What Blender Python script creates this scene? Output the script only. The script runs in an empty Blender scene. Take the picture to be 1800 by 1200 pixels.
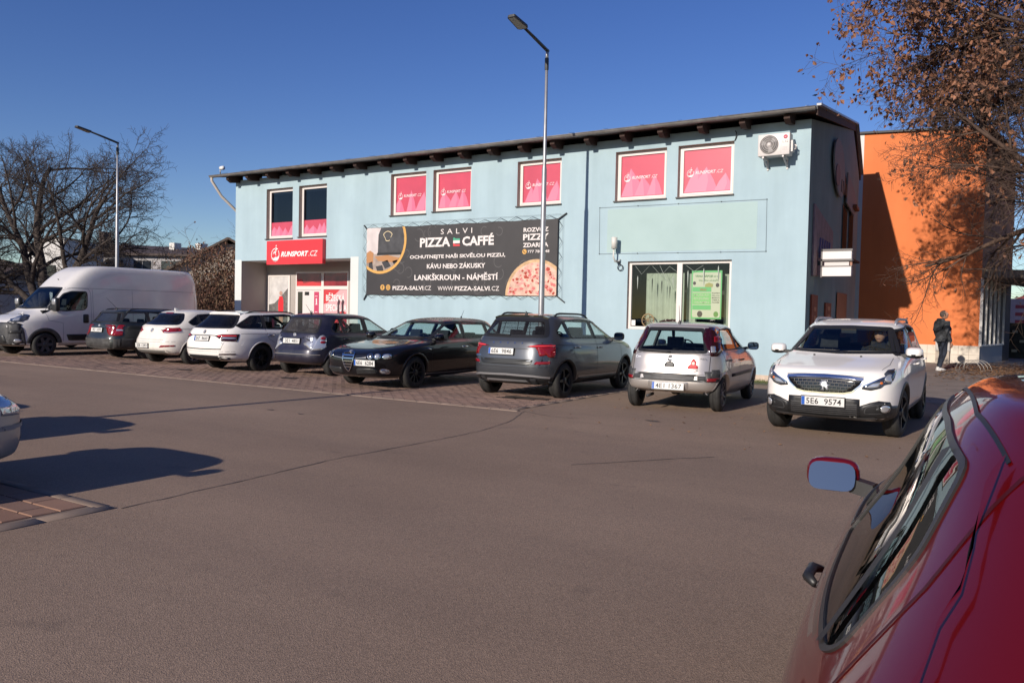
import bpy, bmesh, math, random
import numpy as np
from mathutils import Vector, Matrix
from mathutils.bvhtree import BVHTree

rad = math.radians
PI = math.pi
scene = bpy.context.scene
COL = scene.collection

# ------------------------------------------------------------------ camera
cam_d = bpy.data.cameras.new('camera')
cam_d.sensor_width = 36.0
cam_d.lens = 36.0 * 1404.84 / 1800.0
cam_d.clip_start = 0.02
cam_d.clip_end = 3000.0
cam_o = bpy.data.objects.new('camera', cam_d)
COL.objects.link(cam_o)
_p, _r, _y = rad(-1.9036), rad(1.2128), rad(-32.1243)
_fw = Vector((math.sin(_y) * math.cos(_p), math.cos(_y) * math.cos(_p), math.sin(_p)))
_ri = Vector((math.cos(_y), -math.sin(_y), 0))
_up = _ri.cross(_fw)
_r2 = _ri * math.cos(_r) + _up * math.sin(_r)
_u2 = _up * math.cos(_r) - _ri * math.sin(_r)
cam_o.matrix_world = Matrix(((_r2.x, _u2.x, -_fw.x, 0), (_r2.y, _u2.y, -_fw.y, 0), (_r2.z, _u2.z, -_fw.z, 1.4993), (0, 0, 0, 1)))
scene.camera = cam_o

# ------------------------------------------------------------------ sky and sun
SUN_AZ, SUN_EL = rad(5.0), rad(21.5)
world = bpy.data.worlds.new('World')
scene.world = world
world.use_nodes = True
nt = world.node_tree
bg = nt.nodes['Background']
sky = nt.nodes.new('ShaderNodeTexSky')
sky.sky_type = 'NISHITA'
sky.sun_disc = False
sky.sun_elevation = SUN_EL
sky.sun_rotation = PI + SUN_AZ
sky.altitude = 400
sky.air_density = 1.0
sky.dust_density = 0.25
sky.ozone_density = 3.2
hs = nt.nodes.new('ShaderNodeHueSaturation')
hs.inputs['Hue'].default_value = 0.522
hs.inputs['Saturation'].default_value = 1.22
hs.inputs['Value'].default_value = 1.04
nt.links.new(sky.outputs[0], hs.inputs['Color'])
nt.links.new(hs.outputs[0], bg.inputs[0])
bg.inputs[1].default_value = 0.10
sun_d = bpy.data.lights.new('sun', 'SUN')
sun_d.energy = 5.0
sun_d.angle = rad(0.53)
sun_d.color = (1.0, 0.90, 0.78)
sun_o = bpy.data.objects.new('sun', sun_d)
COL.objects.link(sun_o)
_sd = Vector((math.sin(SUN_AZ) * math.cos(SUN_EL), math.cos(SUN_AZ) * math.cos(SUN_EL), -math.sin(SUN_EL)))
sun_o.rotation_euler = _sd.to_track_quat('-Z', 'Y').to_euler()
sun_o.location = (-5, -20, 20)
scene.view_settings.view_transform = 'Standard'
scene.view_settings.look = 'None'
scene.view_settings.exposure = 0.0
scene.view_settings.gamma = 1.0
scene.view_settings.use_curve_mapping = False
scene.cycles.max_bounces = 8
scene.cycles.transparent_max_bounces = 24
scene.cycles.caustics_reflective = False
scene.cycles.caustics_refractive = False

# ------------------------------------------------------------------ materials
MATS = {}
def _new(name):
    m = bpy.data.materials.new(name)
    m.use_nodes = True
    n = m.node_tree
    return m, n, n.nodes['Principled BSDF'], n.nodes['Material Output']

def _noise(n, scale, detail=3, rough=0.55, coord='Object', stretch=None):
    tc = n.nodes.new('ShaderNodeTexCoord')
    t = n.nodes.new('ShaderNodeTexNoise')
    t.inputs['Scale'].default_value = scale
    t.inputs['Detail'].default_value = detail
    t.inputs['Roughness'].default_value = rough
    if stretch:
        mp = n.nodes.new('ShaderNodeMapping')
        mp.inputs['Scale'].default_value = stretch
        n.links.new(tc.outputs[coord], mp.inputs[0])
        n.links.new(mp.outputs[0], t.inputs['Vector'])
    else:
        n.links.new(tc.outputs[coord], t.inputs['Vector'])
    return t

def _ramp(n, src, p0, p1, c0=(0, 0, 0, 1), c1=(1, 1, 1, 1)):
    r = n.nodes.new('ShaderNodeValToRGB')
    r.color_ramp.elements[0].position = p0
    r.color_ramp.elements[1].position = p1
    r.color_ramp.elements[0].color = c0
    r.color_ramp.elements[1].color = c1
    n.links.new(src, r.inputs[0])
    return r

def _mix(n, fac, a, b, mode='MIX'):
    m = n.nodes.new('ShaderNodeMix')
    m.data_type = 'RGBA'
    m.blend_type = mode
    if isinstance(fac, (int, float)):
        m.inputs[0].default_value = fac
    else:
        n.links.new(fac, m.inputs[0])
    for v, k in ((a, 6), (b, 7)):
        if isinstance(v, tuple):
            m.inputs[k].default_value = v if len(v) == 4 else (*v, 1)
        else:
            n.links.new(v, m.inputs[k])
    return m.outputs[2]

def _bump(n, b, src, strength, dist):
    u = n.nodes.new('ShaderNodeBump')
    u.inputs['Strength'].default_value = strength
    u.inputs['Distance'].default_value = dist
    n.links.new(src, u.inputs['Height'])
    n.links.new(u.outputs[0], b.inputs['Normal'])

def mat(name, col, rough=0.6, metal=0.0, var=0.0, vscale=6.0, bump=0.0, bscale=40.0, bdist=0.01, coat=0.0, spec=0.5, stretch=None, col2=None):
    if name in MATS:
        return MATS[name]
    m, n, b, o = _new(name)
    b.inputs['Roughness'].default_value = rough
    b.inputs['Metallic'].default_value = metal
    b.inputs['Coat Weight'].default_value = coat
    b.inputs['Coat Roughness'].default_value = 0.05
    b.inputs['Specular IOR Level'].default_value = spec
    if var > 0:
        t = _noise(n, vscale, 4, stretch=stretch)
        c2 = col2 or tuple(min(1, c * (1 + var)) for c in col)
        c1 = tuple(c * (1 - var) for c in col)
        r = _ramp(n, t.outputs[0], 0.3, 0.7, (*c1, 1), (*c2, 1))
        n.links.new(r.outputs[0], b.inputs['Base Color'])
    else:
        b.inputs['Base Color'].default_value = (*col, 1)
    if bump > 0:
        t2 = _noise(n, bscale, 3)
        _bump(n, b, t2.outputs[0], bump, bdist)
    MATS[name] = m
    return m

def car_paint(name, col, metal=0.0, rough=0.38, dust=0.15, dcol=(0.30, 0.26, 0.22)):
    """Clear-coated paint with road dust; the inside of the shell is dark trim."""
    m, n, b, o = _new(name)
    t = _noise(n, 3.5, 5, 0.65)
    r = _ramp(n, t.outputs[0], 0.35, 0.75, (0, 0, 0, 1), (dust, dust, dust, 1))
    c = _mix(n, r.outputs[0], (*col, 1), (*dcol, 1))
    n.links.new(c, b.inputs['Base Color'])
    b.inputs['Metallic'].default_value = metal
    b.inputs['Roughness'].default_value = rough
    b.inputs['Specular IOR Level'].default_value = 0.5 if metal else 0.15
    b.inputs['Coat Weight'].default_value = max(0.35, 1.0 - 1.2 * dust)
    cr = _ramp(n, t.outputs[0], 0.3, 0.8, (0.03, 0.03, 0.03, 1), (0.05 + dust * 0.8, 0.05 + dust * 0.8, 0.05 + dust * 0.8, 1))
    n.links.new(cr.outputs[0], b.inputs['Coat Roughness'])
    d = n.nodes.new('ShaderNodeBsdfDiffuse')
    d.inputs[0].default_value = (0.018, 0.018, 0.02, 1)
    g = n.nodes.new('ShaderNodeNewGeometry')
    mx = n.nodes.new('ShaderNodeMixShader')
    n.links.new(g.outputs['Backfacing'], mx.inputs[0])
    n.links.new(b.outputs[0], mx.inputs[1])
    n.links.new(d.outputs[0], mx.inputs[2])
    n.links.new(mx.outputs[0], o.inputs[0])
    return m

def glass(name, tint=(0.75, 0.82, 0.80), rough=0.0, ior=1.5, dirt=0.0):
    if name in MATS:
        return MATS[name]
    m = bpy.data.materials.new(name)
    m.use_nodes = True
    n = m.node_tree
    n.nodes.clear()
    o = n.nodes.new('ShaderNodeOutputMaterial')
    tr = n.nodes.new('ShaderNodeBsdfTransparent')
    tr.inputs[0].default_value = (*tint, 1)
    gl = n.nodes.new('ShaderNodeBsdfGlossy')
    gl.inputs['Roughness'].default_value = rough
    fr = n.nodes.new('ShaderNodeFresnel')
    # same reflectance on both faces of a thin pane (no total internal reflection)
    ge = n.nodes.new('ShaderNodeNewGeometry')
    mp = n.nodes.new('ShaderNodeMapRange')
    mp.inputs['To Min'].default_value = ior
    mp.inputs['To Max'].default_value = 1 / ior
    n.links.new(ge.outputs['Backfacing'], mp.inputs['Value'])
    n.links.new(mp.outputs[0], fr.inputs[0])
    mx = n.nodes.new('ShaderNodeMixShader')
    n.links.new(fr.outputs[0], mx.inputs[0])
    n.links.new(tr.outputs[0], mx.inputs[1])
    n.links.new(gl.outputs[0], mx.inputs[2])
    last = mx.outputs[0]
    if dirt > 0:
        df = n.nodes.new('ShaderNodeBsdfDiffuse')
        df.inputs[0].default_value = (0.42, 0.38, 0.34, 1)
        t = _noise(n, 5.0, 5, 0.65)
        r = _ramp(n, t.outputs[0], 0.3, 0.8, (dirt * .3,) * 3 + (1,), (dirt,) * 3 + (1,))
        m2 = n.nodes.new('ShaderNodeMixShader')
        n.links.new(r.outputs[0], m2.inputs[0])
        n.links.new(last, m2.inputs[1])
        n.links.new(df.outputs[0], m2.inputs[2])
        last = m2.outputs[0]
    n.links.new(last, o.inputs[0])
    MATS[name] = m
    return m

M_black = mat('black_plastic', (0.018, 0.018, 0.019), 0.45)
M_grey_plastic = mat('grey_plastic', (0.05, 0.05, 0.052), 0.55, var=.3, vscale=9)
M_gloss_black = mat('gloss_black', (0.008, 0.008, 0.009), 0.08, coat=0.5)
M_rubber = mat('tyre_rubber', (0.022, 0.021, 0.020), 0.8, var=0.35, vscale=8, bump=0.3, bscale=60, bdist=0.004)
M_dark = mat('dark_cabin', (0.012, 0.012, 0.013), 0.8)
M_seat = mat('seat_fabric', (0.018, 0.018, 0.020), 0.9, var=0.3, vscale=20)
M_chrome = mat('chrome', (0.75, 0.75, 0.76), 0.12, 1.0)
M_silver = mat('silver_plastic', (0.42, 0.42, 0.43), 0.35, 0.6)
M_rim = mat('alloy_rim', (0.16, 0.16, 0.17), 0.4, 0.7, var=.2)
M_rimdark = mat('dark_rim', (0.02, 0.02, 0.022), 0.4, 0.3)
M_tail = mat('tail_lens_red', (0.22, 0.006, 0.009), 0.12, coat=0.6)
M_taildark = mat('tail_lens_dark_red', (0.030, 0.003, 0.004), 0.10, coat=0.6)
M_lens = mat('clear_lens', (0.55, 0.56, 0.58), 0.10, 0.55, coat=1.0)
M_lensdark = mat('headlight_housing', (0.10, 0.105, 0.115), 0.16, 0.6, coat=1.0, var=.5, vscale=14)
M_orange = mat('indicator_lens', (0.65, 0.16, 0.02), 0.2, coat=.5)
M_plate = mat('plate_white', (0.68, 0.67, 0.64), 0.4)
M_plateblue = mat('plate_blue', (0.01, 0.09, 0.42), 0.4)
M_ink = mat('plate_ink', (0.012, 0.012, 0.014), 0.5)
M_white = mat('white_paint', (0.78, 0.77, 0.75), 0.4)
M_glass = glass('car_glass', (0.80, 0.88, 0.86))
M_glassdirty = glass('car_glass_dirty', (0.55, 0.62, 0.60), dirt=0.10)
M_glassdark = glass('car_privacy_glass', (0.10, 0.11, 0.12), dirt=0.02)
M_mirror = mat('mirror_glass', (0.17, 0.20, 0.24), 0.02, 1.0)

# ------------------------------------------------------------------ objects
def tag(o, label=None, cat=None, group=None, kind=None):
    if label: o['label'] = label
    if cat: o['category'] = cat
    if group: o['group'] = group
    if kind: o['kind'] = kind
    return o

def thing(name, label, cat, loc=(0, 0, 0), rz=0.0, group=None):
    o = bpy.data.objects.new(name, None)
    o.empty_display_size = 0.2
    COL.objects.link(o)
    o.location = loc
    o.rotation_euler = (0, 0, rz)
    return tag(o, label, cat, group)

def copy_tree(o, parent=None):
    c = o.copy()
    COL.objects.link(c)
    c.parent = parent
    for ch in list(o.children):
        copy_tree(ch, c)
    return c

def link_mesh(name, me, parent=None):
    o = bpy.data.objects.new(name, me)
    COL.objects.link(o)
    o.parent = parent
    return o

class MB:
    """Collects vertices and faces, several materials; build() links ONE mesh object."""
    def __init__(s):
        s.v, s.f, s.mi, s.mats, s.sm = [], [], [], [], []
    def m(s, material):
        if material not in s.mats: s.mats.append(material)
        return s.mats.index(material)
    def add(s, vs, fs, material, smooth=False):
        k = len(s.v); i = s.m(material)
        s.v.extend([tuple(p) for p in vs])
        for f in fs:
            s.f.append([k + j for j in f]); s.mi.append(i); s.sm.append(smooth)
        return s
    def box(s, x0, x1, y0, y1, z0, z1, material):
        v = [(x0, y0, z0), (x1, y0, z0), (x1, y1, z0), (x0, y1, z0), (x0, y0, z1), (x1, y0, z1), (x1, y1, z1), (x0, y1, z1)]
        return s.add(v, [(3, 2, 1, 0), (4, 5, 6, 7), (0, 1, 5, 4), (1, 2, 6, 5), (2, 3, 7, 6), (3, 0, 4, 7)], material)
    def bar(s, a, b, w, h, material, up=(0, 0, 1)):
        a, b = Vector(a), Vector(b); d = (b - a).normalized(); up = Vector(up)
        if abs(d.dot(up)) > 0.98: up = Vector((1, 0, 0))
        r = d.cross(up).normalized(); u = r.cross(d)
        v = [p + r * i * w / 2 + u * j * h / 2 for p in (a, b) for i, j in ((-1, -1), (1, -1), (1, 1), (-1, 1))]
        return s.add(v, [(0, 1, 2, 3), (7, 6, 5, 4), (0, 4, 5, 1), (1, 5, 6, 2), (2, 6, 7, 3), (3, 7, 4, 0)], material)
    def tube(s, pts, r, material, n=8, caps=True, smooth=True):
        pts = [Vector(p) for p in pts]
        rs = r if isinstance(r, (list, tuple)) else [r] * len(pts)
        vs, fs = [], []
        ref = Vector((0, 0, 1))
        for i, p in enumerate(pts):
            d = (pts[min(i + 1, len(pts) - 1)] - pts[max(i - 1, 0)]).normalized()
            if abs(d.dot(ref)) > 0.95: ref = Vector((1, 0, 0)) if abs(d.x) < .9 else Vector((0, 1, 0))
            a = d.cross(ref).normalized(); b = d.cross(a)
            for k in range(n):
                t = 2 * PI * k / n
                vs.append(p + (a * math.cos(t) + b * math.sin(t)) * rs[i])
        for i in range(len(pts) - 1):
            for k in range(n):
                fs.append((i * n + k, i * n + (k + 1) % n, (i + 1) * n + (k + 1) % n, (i + 1) * n + k))
        if caps:
            fs.append(tuple(range(n))[::-1]); fs.append(tuple(range((len(pts) - 1) * n, len(pts) * n)))
        return s.add(vs, fs, material, smooth)
    def lathe(s, prof, c, axis, material, n=24, smooth=True):
        """prof = (h, r) along axis through c."""
        ax = Vector(axis).normalized(); ref = Vector((0, 0, 1)) if abs(ax.z) < .9 else Vector((1, 0, 0))
        a = ax.cross(ref).normalized(); b = ax.cross(a); c = Vector(c)
        vs, fs = [], []
        for h, r in prof:
            for k in range(n):
                t = 2 * PI * k / n
                vs.append(c + ax * h + (a * math.cos(t) + b * math.sin(t)) * r)
        for i in range(len(prof) - 1):
            for k in range(n):
                fs.append((i * n + k, i * n + (k + 1) % n, (i + 1) * n + (k + 1) % n, (i + 1) * n + k))
        return s.add(vs, fs, material, smooth)
    def prism(s, poly, y0, y1, material, plane='xz'):
        n = len(poly)
        def P(p, d):
            return (p[0], d, p[1]) if plane == 'xz' else ((d, p[0], p[1]) if plane == 'yz' else (p[0], p[1], d))
        vs = [P(p, y0) for p in poly] + [P(p, y1) for p in poly]
        fs = [tuple(range(n)), tuple(range(2 * n - 1, n - 1, -1))] + [(i, i + n, (i + 1) % n + n, (i + 1) % n) for i in range(n)]
        return s.add(vs, fs, material)
    def mesh(s, name):
        me = bpy.data.meshes.new(name)
        me.from_pydata(s.v, [], s.f)
        for m in s.mats: me.materials.append(m)
        me.polygons.foreach_set('material_index', s.mi)
        me.polygons.foreach_set('use_smooth', s.sm)
        me.update()
        return me
    def fix(s, me):
        bm = bmesh.new(); bm.from_mesh(me); bmesh.ops.recalc_face_normals(bm, faces=bm.faces[:]); bm.to_mesh(me); bm.free(); return me
    def build(s, name, parent=None, fix=True):
        me = s.mesh(name)
        if fix: s.fix(me)
        return link_mesh(name, me, parent)

def box_part(name, parent, material, *b):
    return MB().box(*b, material).build(name, parent)

def bevel_box(name, parent, material, c, size, bev=0.01, seg=2, rot=None):
    bm = bmesh.new()
    bmesh.ops.create_cube(bm, size=1.0)
    bmesh.ops.scale(bm, vec=size, verts=bm.verts)
    bmesh.ops.bevel(bm, geom=bm.edges[:], offset=bev, segments=seg, profile=0.5, affect='EDGES')
    if rot is not None: bmesh.ops.rotate(bm, cent=(0, 0, 0), matrix=rot, verts=bm.verts)
    bmesh.ops.translate(bm, vec=c, verts=bm.verts)
    me = bpy.data.meshes.new(name); bm.to_mesh(me); bm.free()
    me.materials.append(material)
    for p in me.polygons: p.use_smooth = True
    return link_mesh(name, me, parent)

# ------------------------------------------------------------------ lettering
_TXT = {}
def text_geo(body, shear=0.0, bold=0.0, spacing=1.0):
    k = (body, shear, bold, spacing)
    if k in _TXT: return _TXT[k]
    cu = bpy.data.curves.new('lettering', 'FONT')
    cu.body = body; cu.shear = shear; cu.offset = bold; cu.resolution_u = 2; cu.space_character = spacing
    ob = bpy.data.objects.new('lettering', cu)
    me = ob.to_mesh()
    v = np.array([p.co[:2] for p in me.vertices]) if len(me.vertices) else np.zeros((1, 2))
    f = [tuple(p.vertices) for p in me.polygons]
    ob.to_mesh_clear()
    bpy.data.objects.remove(ob); bpy.data.curves.remove(cu)
    lo, hi = v.min(0), v.max(0)
    _TXT[k] = ((v - lo) / np.maximum(hi - lo, 1e-6), f)
    return _TXT[k]

def lettering(body, o, du, dv, material, parent=None, shear=0.0, bold=0.0, spacing=1.0, name='lettering', mb=None):
    """Text that fills the parallelogram at corner o with edges du (along the line) and dv (up)."""
    v, f = text_geo(body, shear, bold, spacing)
    o, du, dv = Vector(o), Vector(du), Vector(dv)
    vs = [o + du * float(a) + dv * float(b) for a, b in v]
    if mb is not None:
        mb.add(vs, f, material); return mb
    b = MB().add(vs, f, material)
    return b.build(name, parent, fix=False)

# ------------------------------------------------------------------ 2-D outlines
def area2(p):
    return sum(p[i][0] * p[(i + 1) % len(p)][1] - p[(i + 1) % len(p)][0] * p[i][1] for i in range(len(p)))
def rounded(poly, r, seg=4):
    n = len(poly); out = []
    rr = r if isinstance(r, (list, tuple)) else [r] * n
    for i in range(n):
        p, a, b = Vector(poly[i]), Vector(poly[i - 1]), Vector(poly[(i + 1) % n])
        da, db = (a - p), (b - p)
        q = min(rr[i], da.length * .48, db.length * .48)
        if q < 1e-4: out.append(tuple(p)); continue
        s, e = p + da.normalized() * q, p + db.normalized() * q
        for k in range(seg + 1):
            t = k / seg
            out.append(tuple(s * (1 - t) ** 2 + p * 2 * t * (1 - t) + e * t * t))
    return out
def inset(poly, d):
    n = len(poly); sgn = 1 if area2(poly) > 0 else -1; out = []
    for i in range(n):
        p = Vector(poly[i]); a = (p - Vector(poly[i - 1])); b = (Vector(poly[(i + 1) % n]) - p)
        if a.length < 1e-7 or b.length < 1e-7: out.append(tuple(p)); continue
        a.normalize(); b.normalize()
        na, nb = Vector((-a.y, a.x)) * sgn, Vector((-b.y, b.x)) * sgn
        m = na + nb
        if m.length < 1e-5: m = na
        m.normalize()
        out.append(tuple(p + m * d / max(0.45, m.dot(na))))
    return out
def clip(poly, a, b, c):
    """keeps a*x + b*y <= c"""
    out = []
    for i in range(len(poly)):
        p, q = poly[i], poly[(i + 1) % len(poly)]
        fp, fq = a * p[0] + b * p[1] - c, a * q[0] + b * q[1] - c
        if fp <= 0: out.append(p)
        if fp * fq < 0:
            t = fp / (fp - fq); out.append((p[0] + (q[0] - p[0]) * t, p[1] + (q[1] - p[1]) * t))
    return out
def split_line(poly, xb, zb, xt, zt, rear=True):
    """part of poly on the rear (smaller x) or front side of the line (xb,zb)-(xt,zt), zt > zb."""
    a, b = (zt - zb), -(xt - xb); c = a * xb + b * zb
    return clip(poly, a, b, c) if rear else clip(poly, -a, -b, -c)
def densify(poly, L, closed=True):
    out = []; n = len(poly)
    for i in range(n if closed else n - 1):
        p, q = Vector(poly[i]), Vector(poly[(i + 1) % n]); k = max(1, int(math.ceil((q - p).length / L)))
        for j in range(k): out.append(tuple(p.lerp(q, j / k)))
    if not closed: out.append(tuple(poly[-1]))
    return out
def inside(p, poly):
    x, y = p; c = False; n = len(poly)
    for i in range(n):
        (x0, y0), (x1, y1) = poly[i], poly[i - 1]
        if (y0 > y) != (y1 > y) and x < (x1 - x0) * (y - y0) / (y1 - y0) + x0: c = not c
    return c
def circle(cx, cz, r, n=16, rz=None):
    return [(cx + r * math.cos(2 * PI * k / n), cz + (rz or r) * math.sin(2 * PI * k / n)) for k in range(n)]

def pchip(xs, ys, q):
    xs, ys, q = np.array(xs, float), np.array(ys, float), np.array(q, float)
    h = np.diff(xs); d = np.diff(ys) / h; m = np.zeros(len(xs))
    for i in range(1, len(xs) - 1):
        if d[i - 1] * d[i] > 0:
            w1, w2 = 2 * h[i] + h[i - 1], h[i] + 2 * h[i - 1]
            m[i] = (w1 + w2) / (w1 / d[i - 1] + w2 / d[i])
    m[0], m[-1] = d[0], d[-1]
    k = np.clip(np.searchsorted(xs, q, side='right') - 1, 0, len(xs) - 2)
    t = (q - xs[k]) / h[k]
    return ((1 + 2 * t) * (1 - t) ** 2 * ys[k] + t * (1 - t) ** 2 * h[k] * m[k] + t * t * (3 - 2 * t) * ys[k + 1] + t * t * (t - 1) * h[k] * m[k + 1])

# ------------------------------------------------------------------ vehicles
_WHEEL = {}
def wheel_meshes(r, w, spokes, rim_mat, steel=False):
    k = (r, w, spokes, rim_mat.name, steel)
    if k in _WHEEL: return _WHEEL[k]
    t = MB()
    h = w / 2
    t.lathe([(-h, .62 * r), (-h, .80 * r), (-h + .012, .93 * r), (-h + .035, .99 * r), (-.02, r), (-.018, .985 * r), (.018, .985 * r), (.02, r), (h - .035, .99 * r), (h - .012, .93 * r), (h + .003, .80 * r), (h, .68 * r), (h - .02, .62 * r)], (0, 0, 0), (0, 1, 0), M_rubber, 40)
    m = MB()
    m.lathe([(-h, .62 * r), (h - .075, .60 * r), (h - .01, .66 * r), (h + .004, .675 * r), (h - .006, .63 * r)], (0, 0, 0), (0, 1, 0), rim_mat, 40)
    m.lathe([(h - .085, .61 * r), (h - .085, .001)], (0, 0, 0), (0, 1, 0), M_dark, 40)
    ang = 2 * PI / spokes
    for i in range(spokes):
        a = i * ang
        c, s = math.cos(a), math.sin(a)
        wa, wb = (.055, .04) if spokes <= 6 else (.03, .026)
        if steel: wa, wb = .10, .08
        vs = []
        for rr, ww, yy in ((.13 * r, wa, h - .02), (.655 * r, wb, h - .004)):
            for e in (-1, 1):
                for dy in (0, -.03):
                    vs.append((c * rr - s * e * ww / 2, yy + dy, s * rr + c * e * ww / 2))
        m.add(vs, [(0, 2, 6, 4), (0, 4, 5, 1), (2, 3, 7, 6), (1, 5, 7, 3)], rim_mat)
    m.lathe([(h - .05, .19 * r), (h - .016, .19 * r), (h - .010, .15 * r), (h - .010, .001)], (0, 0, 0), (0, 1, 0), rim_mat, 20)
    me1, me2 = t.mesh('wheel'), m.mesh('rim')
    t.fix(me1); m.fix(me2)
    _WHEEL[k] = (me1, me2)
    return _WHEEL[k]

class Car:
    def __init__(s, name, label, keys, paint, axles, wr, ww, track, cat='car', group=None, sub=4, mq=22, arch=0.035, zpow=1.3, archgap=.045):
        s.root = thing(name, label, cat, group=group)
        s.paint, s.axles, s.wr, s.ww, s.track, s.arch = paint, axles, wr, ww, track - .05, arch
        K = np.array(keys, float); K[:-5, 6] *= 1.28; q = np.arange(len(K))
        qs = np.linspace(0, len(K) - 1, (len(K) - 1) * sub + 1)
        C = [pchip(q, K[:, j], qs) for j in range(7)]
        s.K = K
        verts = []; rings = len(qs); M = 2 * mq + 1
        for i in range(rings):
            xf, zf, xr, zr, w, zs, n = [c[i] for c in C]
            w = max(w, 0.012); xm = (xf + xr) / 2
            row = []
            for (xe, ze) in ((xf, zf), (xr, zr)):
                th = np.linspace(0, PI / 2, 240)
                px = np.abs(np.cos(th)) ** (2 / n); py = np.abs(np.sin(th)) ** (2 / n)
                X, Y = px * abs(xe - xm), py * w
                L = np.concatenate(([0], np.cumsum(np.hypot(np.diff(X), np.diff(Y)))))
                tt = np.linspace(0, L[-1], mq + 1)
                X, Y, P = np.interp(tt, L, X), np.interp(tt, L, Y), np.interp(tt, L, px)
                Z = zs + (ze - zs) * P ** zpow
                sg = 1 if xe >= xm else -1
                row.append([(xm + sg * a, b, c) for a, b, c in zip(X, Y, Z)])
            pts = row[0] + row[1][::-1][1:]
            pts[0] = (pts[0][0], 0, pts[0][2]); pts[-1] = (pts[-1][0], 0, pts[-1][2])
            verts.extend(pts)
        faces = []
        for i in range(rings - 1):
            for j in range(M - 1):
                faces.append((i * M + j, (i + 1) * M + j, (i + 1) * M + j + 1, i * M + j + 1))
        s.half = bmesh.new()
        bv = [s.half.verts.new(v) for v in verts]
        for f in faces: s.half.faces.new([bv[i] for i in f])
        bmesh.ops.remove_doubles(s.half, verts=s.half.verts[:], dist=1e-4)
        bmesh.ops.recalc_face_normals(s.half, faces=s.half.faces[:])
        s.half.faces.ensure_lookup_table()
        top = max(s.half.faces, key=lambda f: f.calc_center_median().z)
        if top.normal.z < 0: bmesh.ops.reverse_faces(s.half, faces=s.half.faces[:])
        full = s.half.copy()
        s._mirror(full)
        full.normal_update()
        s.bvh = BVHTree.FromBMesh(full)
        full.free()
        s.holes = []
        s.zb = K[0][5]
        # wheels and arches
        for ax in axles:
            R = wr + archgap
            a = [(ax + R * math.cos(rad(t)), wr + R * math.sin(rad(t))) for t in range(-20, 201, 11)]
            poly = [(ax + R * .97, -.3)] + a + [(ax - R * .97, -.3)]
            s.holes.append(('L', poly))
    @staticmethod
    def _mirror(bm):
        g = bmesh.ops.duplicate(bm, geom=bm.verts[:] + bm.edges[:] + bm.faces[:])['geom']
        nv = [e for e in g if isinstance(e, bmesh.types.BMVert)]
        nf = [e for e in g if isinstance(e, bmesh.types.BMFace)]
        for v in nv: v.co.y = -v.co.y
        bmesh.ops.reverse_faces(bm, faces=nf)
        bmesh.ops.remove_doubles(bm, verts=[v for v in bm.verts if abs(v.co.y) < 1e-4], dist=2e-4)
    # ---- projection
    lim = True
    nxmin = .34
    def hit(s, ax, a, b):
        if ax in 'LR':
            sg = 1 if ax == 'L' else -1
            o, d = Vector((a, 3 * sg, b)), Vector((0, -sg, 0))
        elif ax == 'F': o, d = Vector((6, a, b)), Vector((-1, 0, 0))
        elif ax == 'B': o, d = Vector((-6, a, b)), Vector((1, 0, 0))
        else: o, d = Vector((a, b, 6)), Vector((0, 0, -1))
        p, n, i, dist = s.bvh.ray_cast(o, d)
        if p is None:
            q = {'L': Vector((a, .6, b)), 'R': Vector((a, -.6, b)), 'F': Vector((1.9, a, b)), 'B': Vector((-1.9, a, b)), 'T': Vector((a, b, 1.2))}[ax]
            p, n, i, dist = s.bvh.find_nearest(q)
        if n.dot(d) > 0: n = -n
        if ax in 'FB' and s.lim:
            k = 0
            while abs(n.x) < s.nxmin and k < 24:      # keep off the faces that turn away from this view
                if abs(n.y) > abs(n.z): a *= .985
                else: b -= .008 if n.z > 0 else -.008
                o = Vector((o.x, a, b)); q = s.bvh.ray_cast(o, d)
                if q[0] is None: b -= .01; k += 1; continue
                p, n = q[0], q[1]
                if n.dot(d) > 0: n = -n
                k += 1
        return p, n
    def P(s, ax, pt, off):
        p, n = s.hit(ax, *pt); return p + n * off
    def fill(s, mb, ax, poly, material, off=.004, skirt=.02, rings=4, L=.06, lim=True):
        s.lim = lim
        poly = densify(poly, L); n = len(poly)
        cx = sum(p[0] for p in poly) / n; cz = sum(p[1] for p in poly) / n
        vs, fs = [], []
        if skirt:
            for p in poly:
                h, nn = s.hit(ax, *p); vs.append(h + nn * (off - skirt))
        b0 = len(vs)
        for k in range(rings):
            t = 1 - k / rings
            for p in poly: vs.append(s.P(ax, (cx + (p[0] - cx) * t, cz + (p[1] - cz) * t), off))
        vs.append(s.P(ax, (cx, cz), off)); c = len(vs) - 1
        if skirt:
            for i in range(n): fs.append((i, (i + 1) % n, b0 + (i + 1) % n, b0 + i))
        for k in range(rings - 1):
            for i in range(n): fs.append((b0 + k * n + i, b0 + k * n + (i + 1) % n, b0 + (k + 1) * n + (i + 1) % n, b0 + (k + 1) * n + i))
        for i in range(n): fs.append((b0 + (rings - 1) * n + i, b0 + (rings - 1) * n + (i + 1) % n, c))
        mb.add(vs, fs, material, True)
        return mb
    def ring(s, mb, ax, outer, inner, material, off=.005, L=.05, lim=False):
        s.lim = lim
        k = max(1, 1)
        o2, i2 = [], []
        n = len(outer)
        for i in range(n):
            p, q, r_, t_ = outer[i], outer[(i + 1) % n], inner[i], inner[(i + 1) % n]
            m = max(1, int(math.hypot(q[0] - p[0], q[1] - p[1]) / L + .999))
            for j in range(m):
                f = j / m
                o2.append((p[0] + (q[0] - p[0]) * f, p[1] + (q[1] - p[1]) * f)); i2.append((r_[0] + (t_[0] - r_[0]) * f, r_[1] + (t_[1] - r_[1]) * f))
        n = len(o2)
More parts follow.
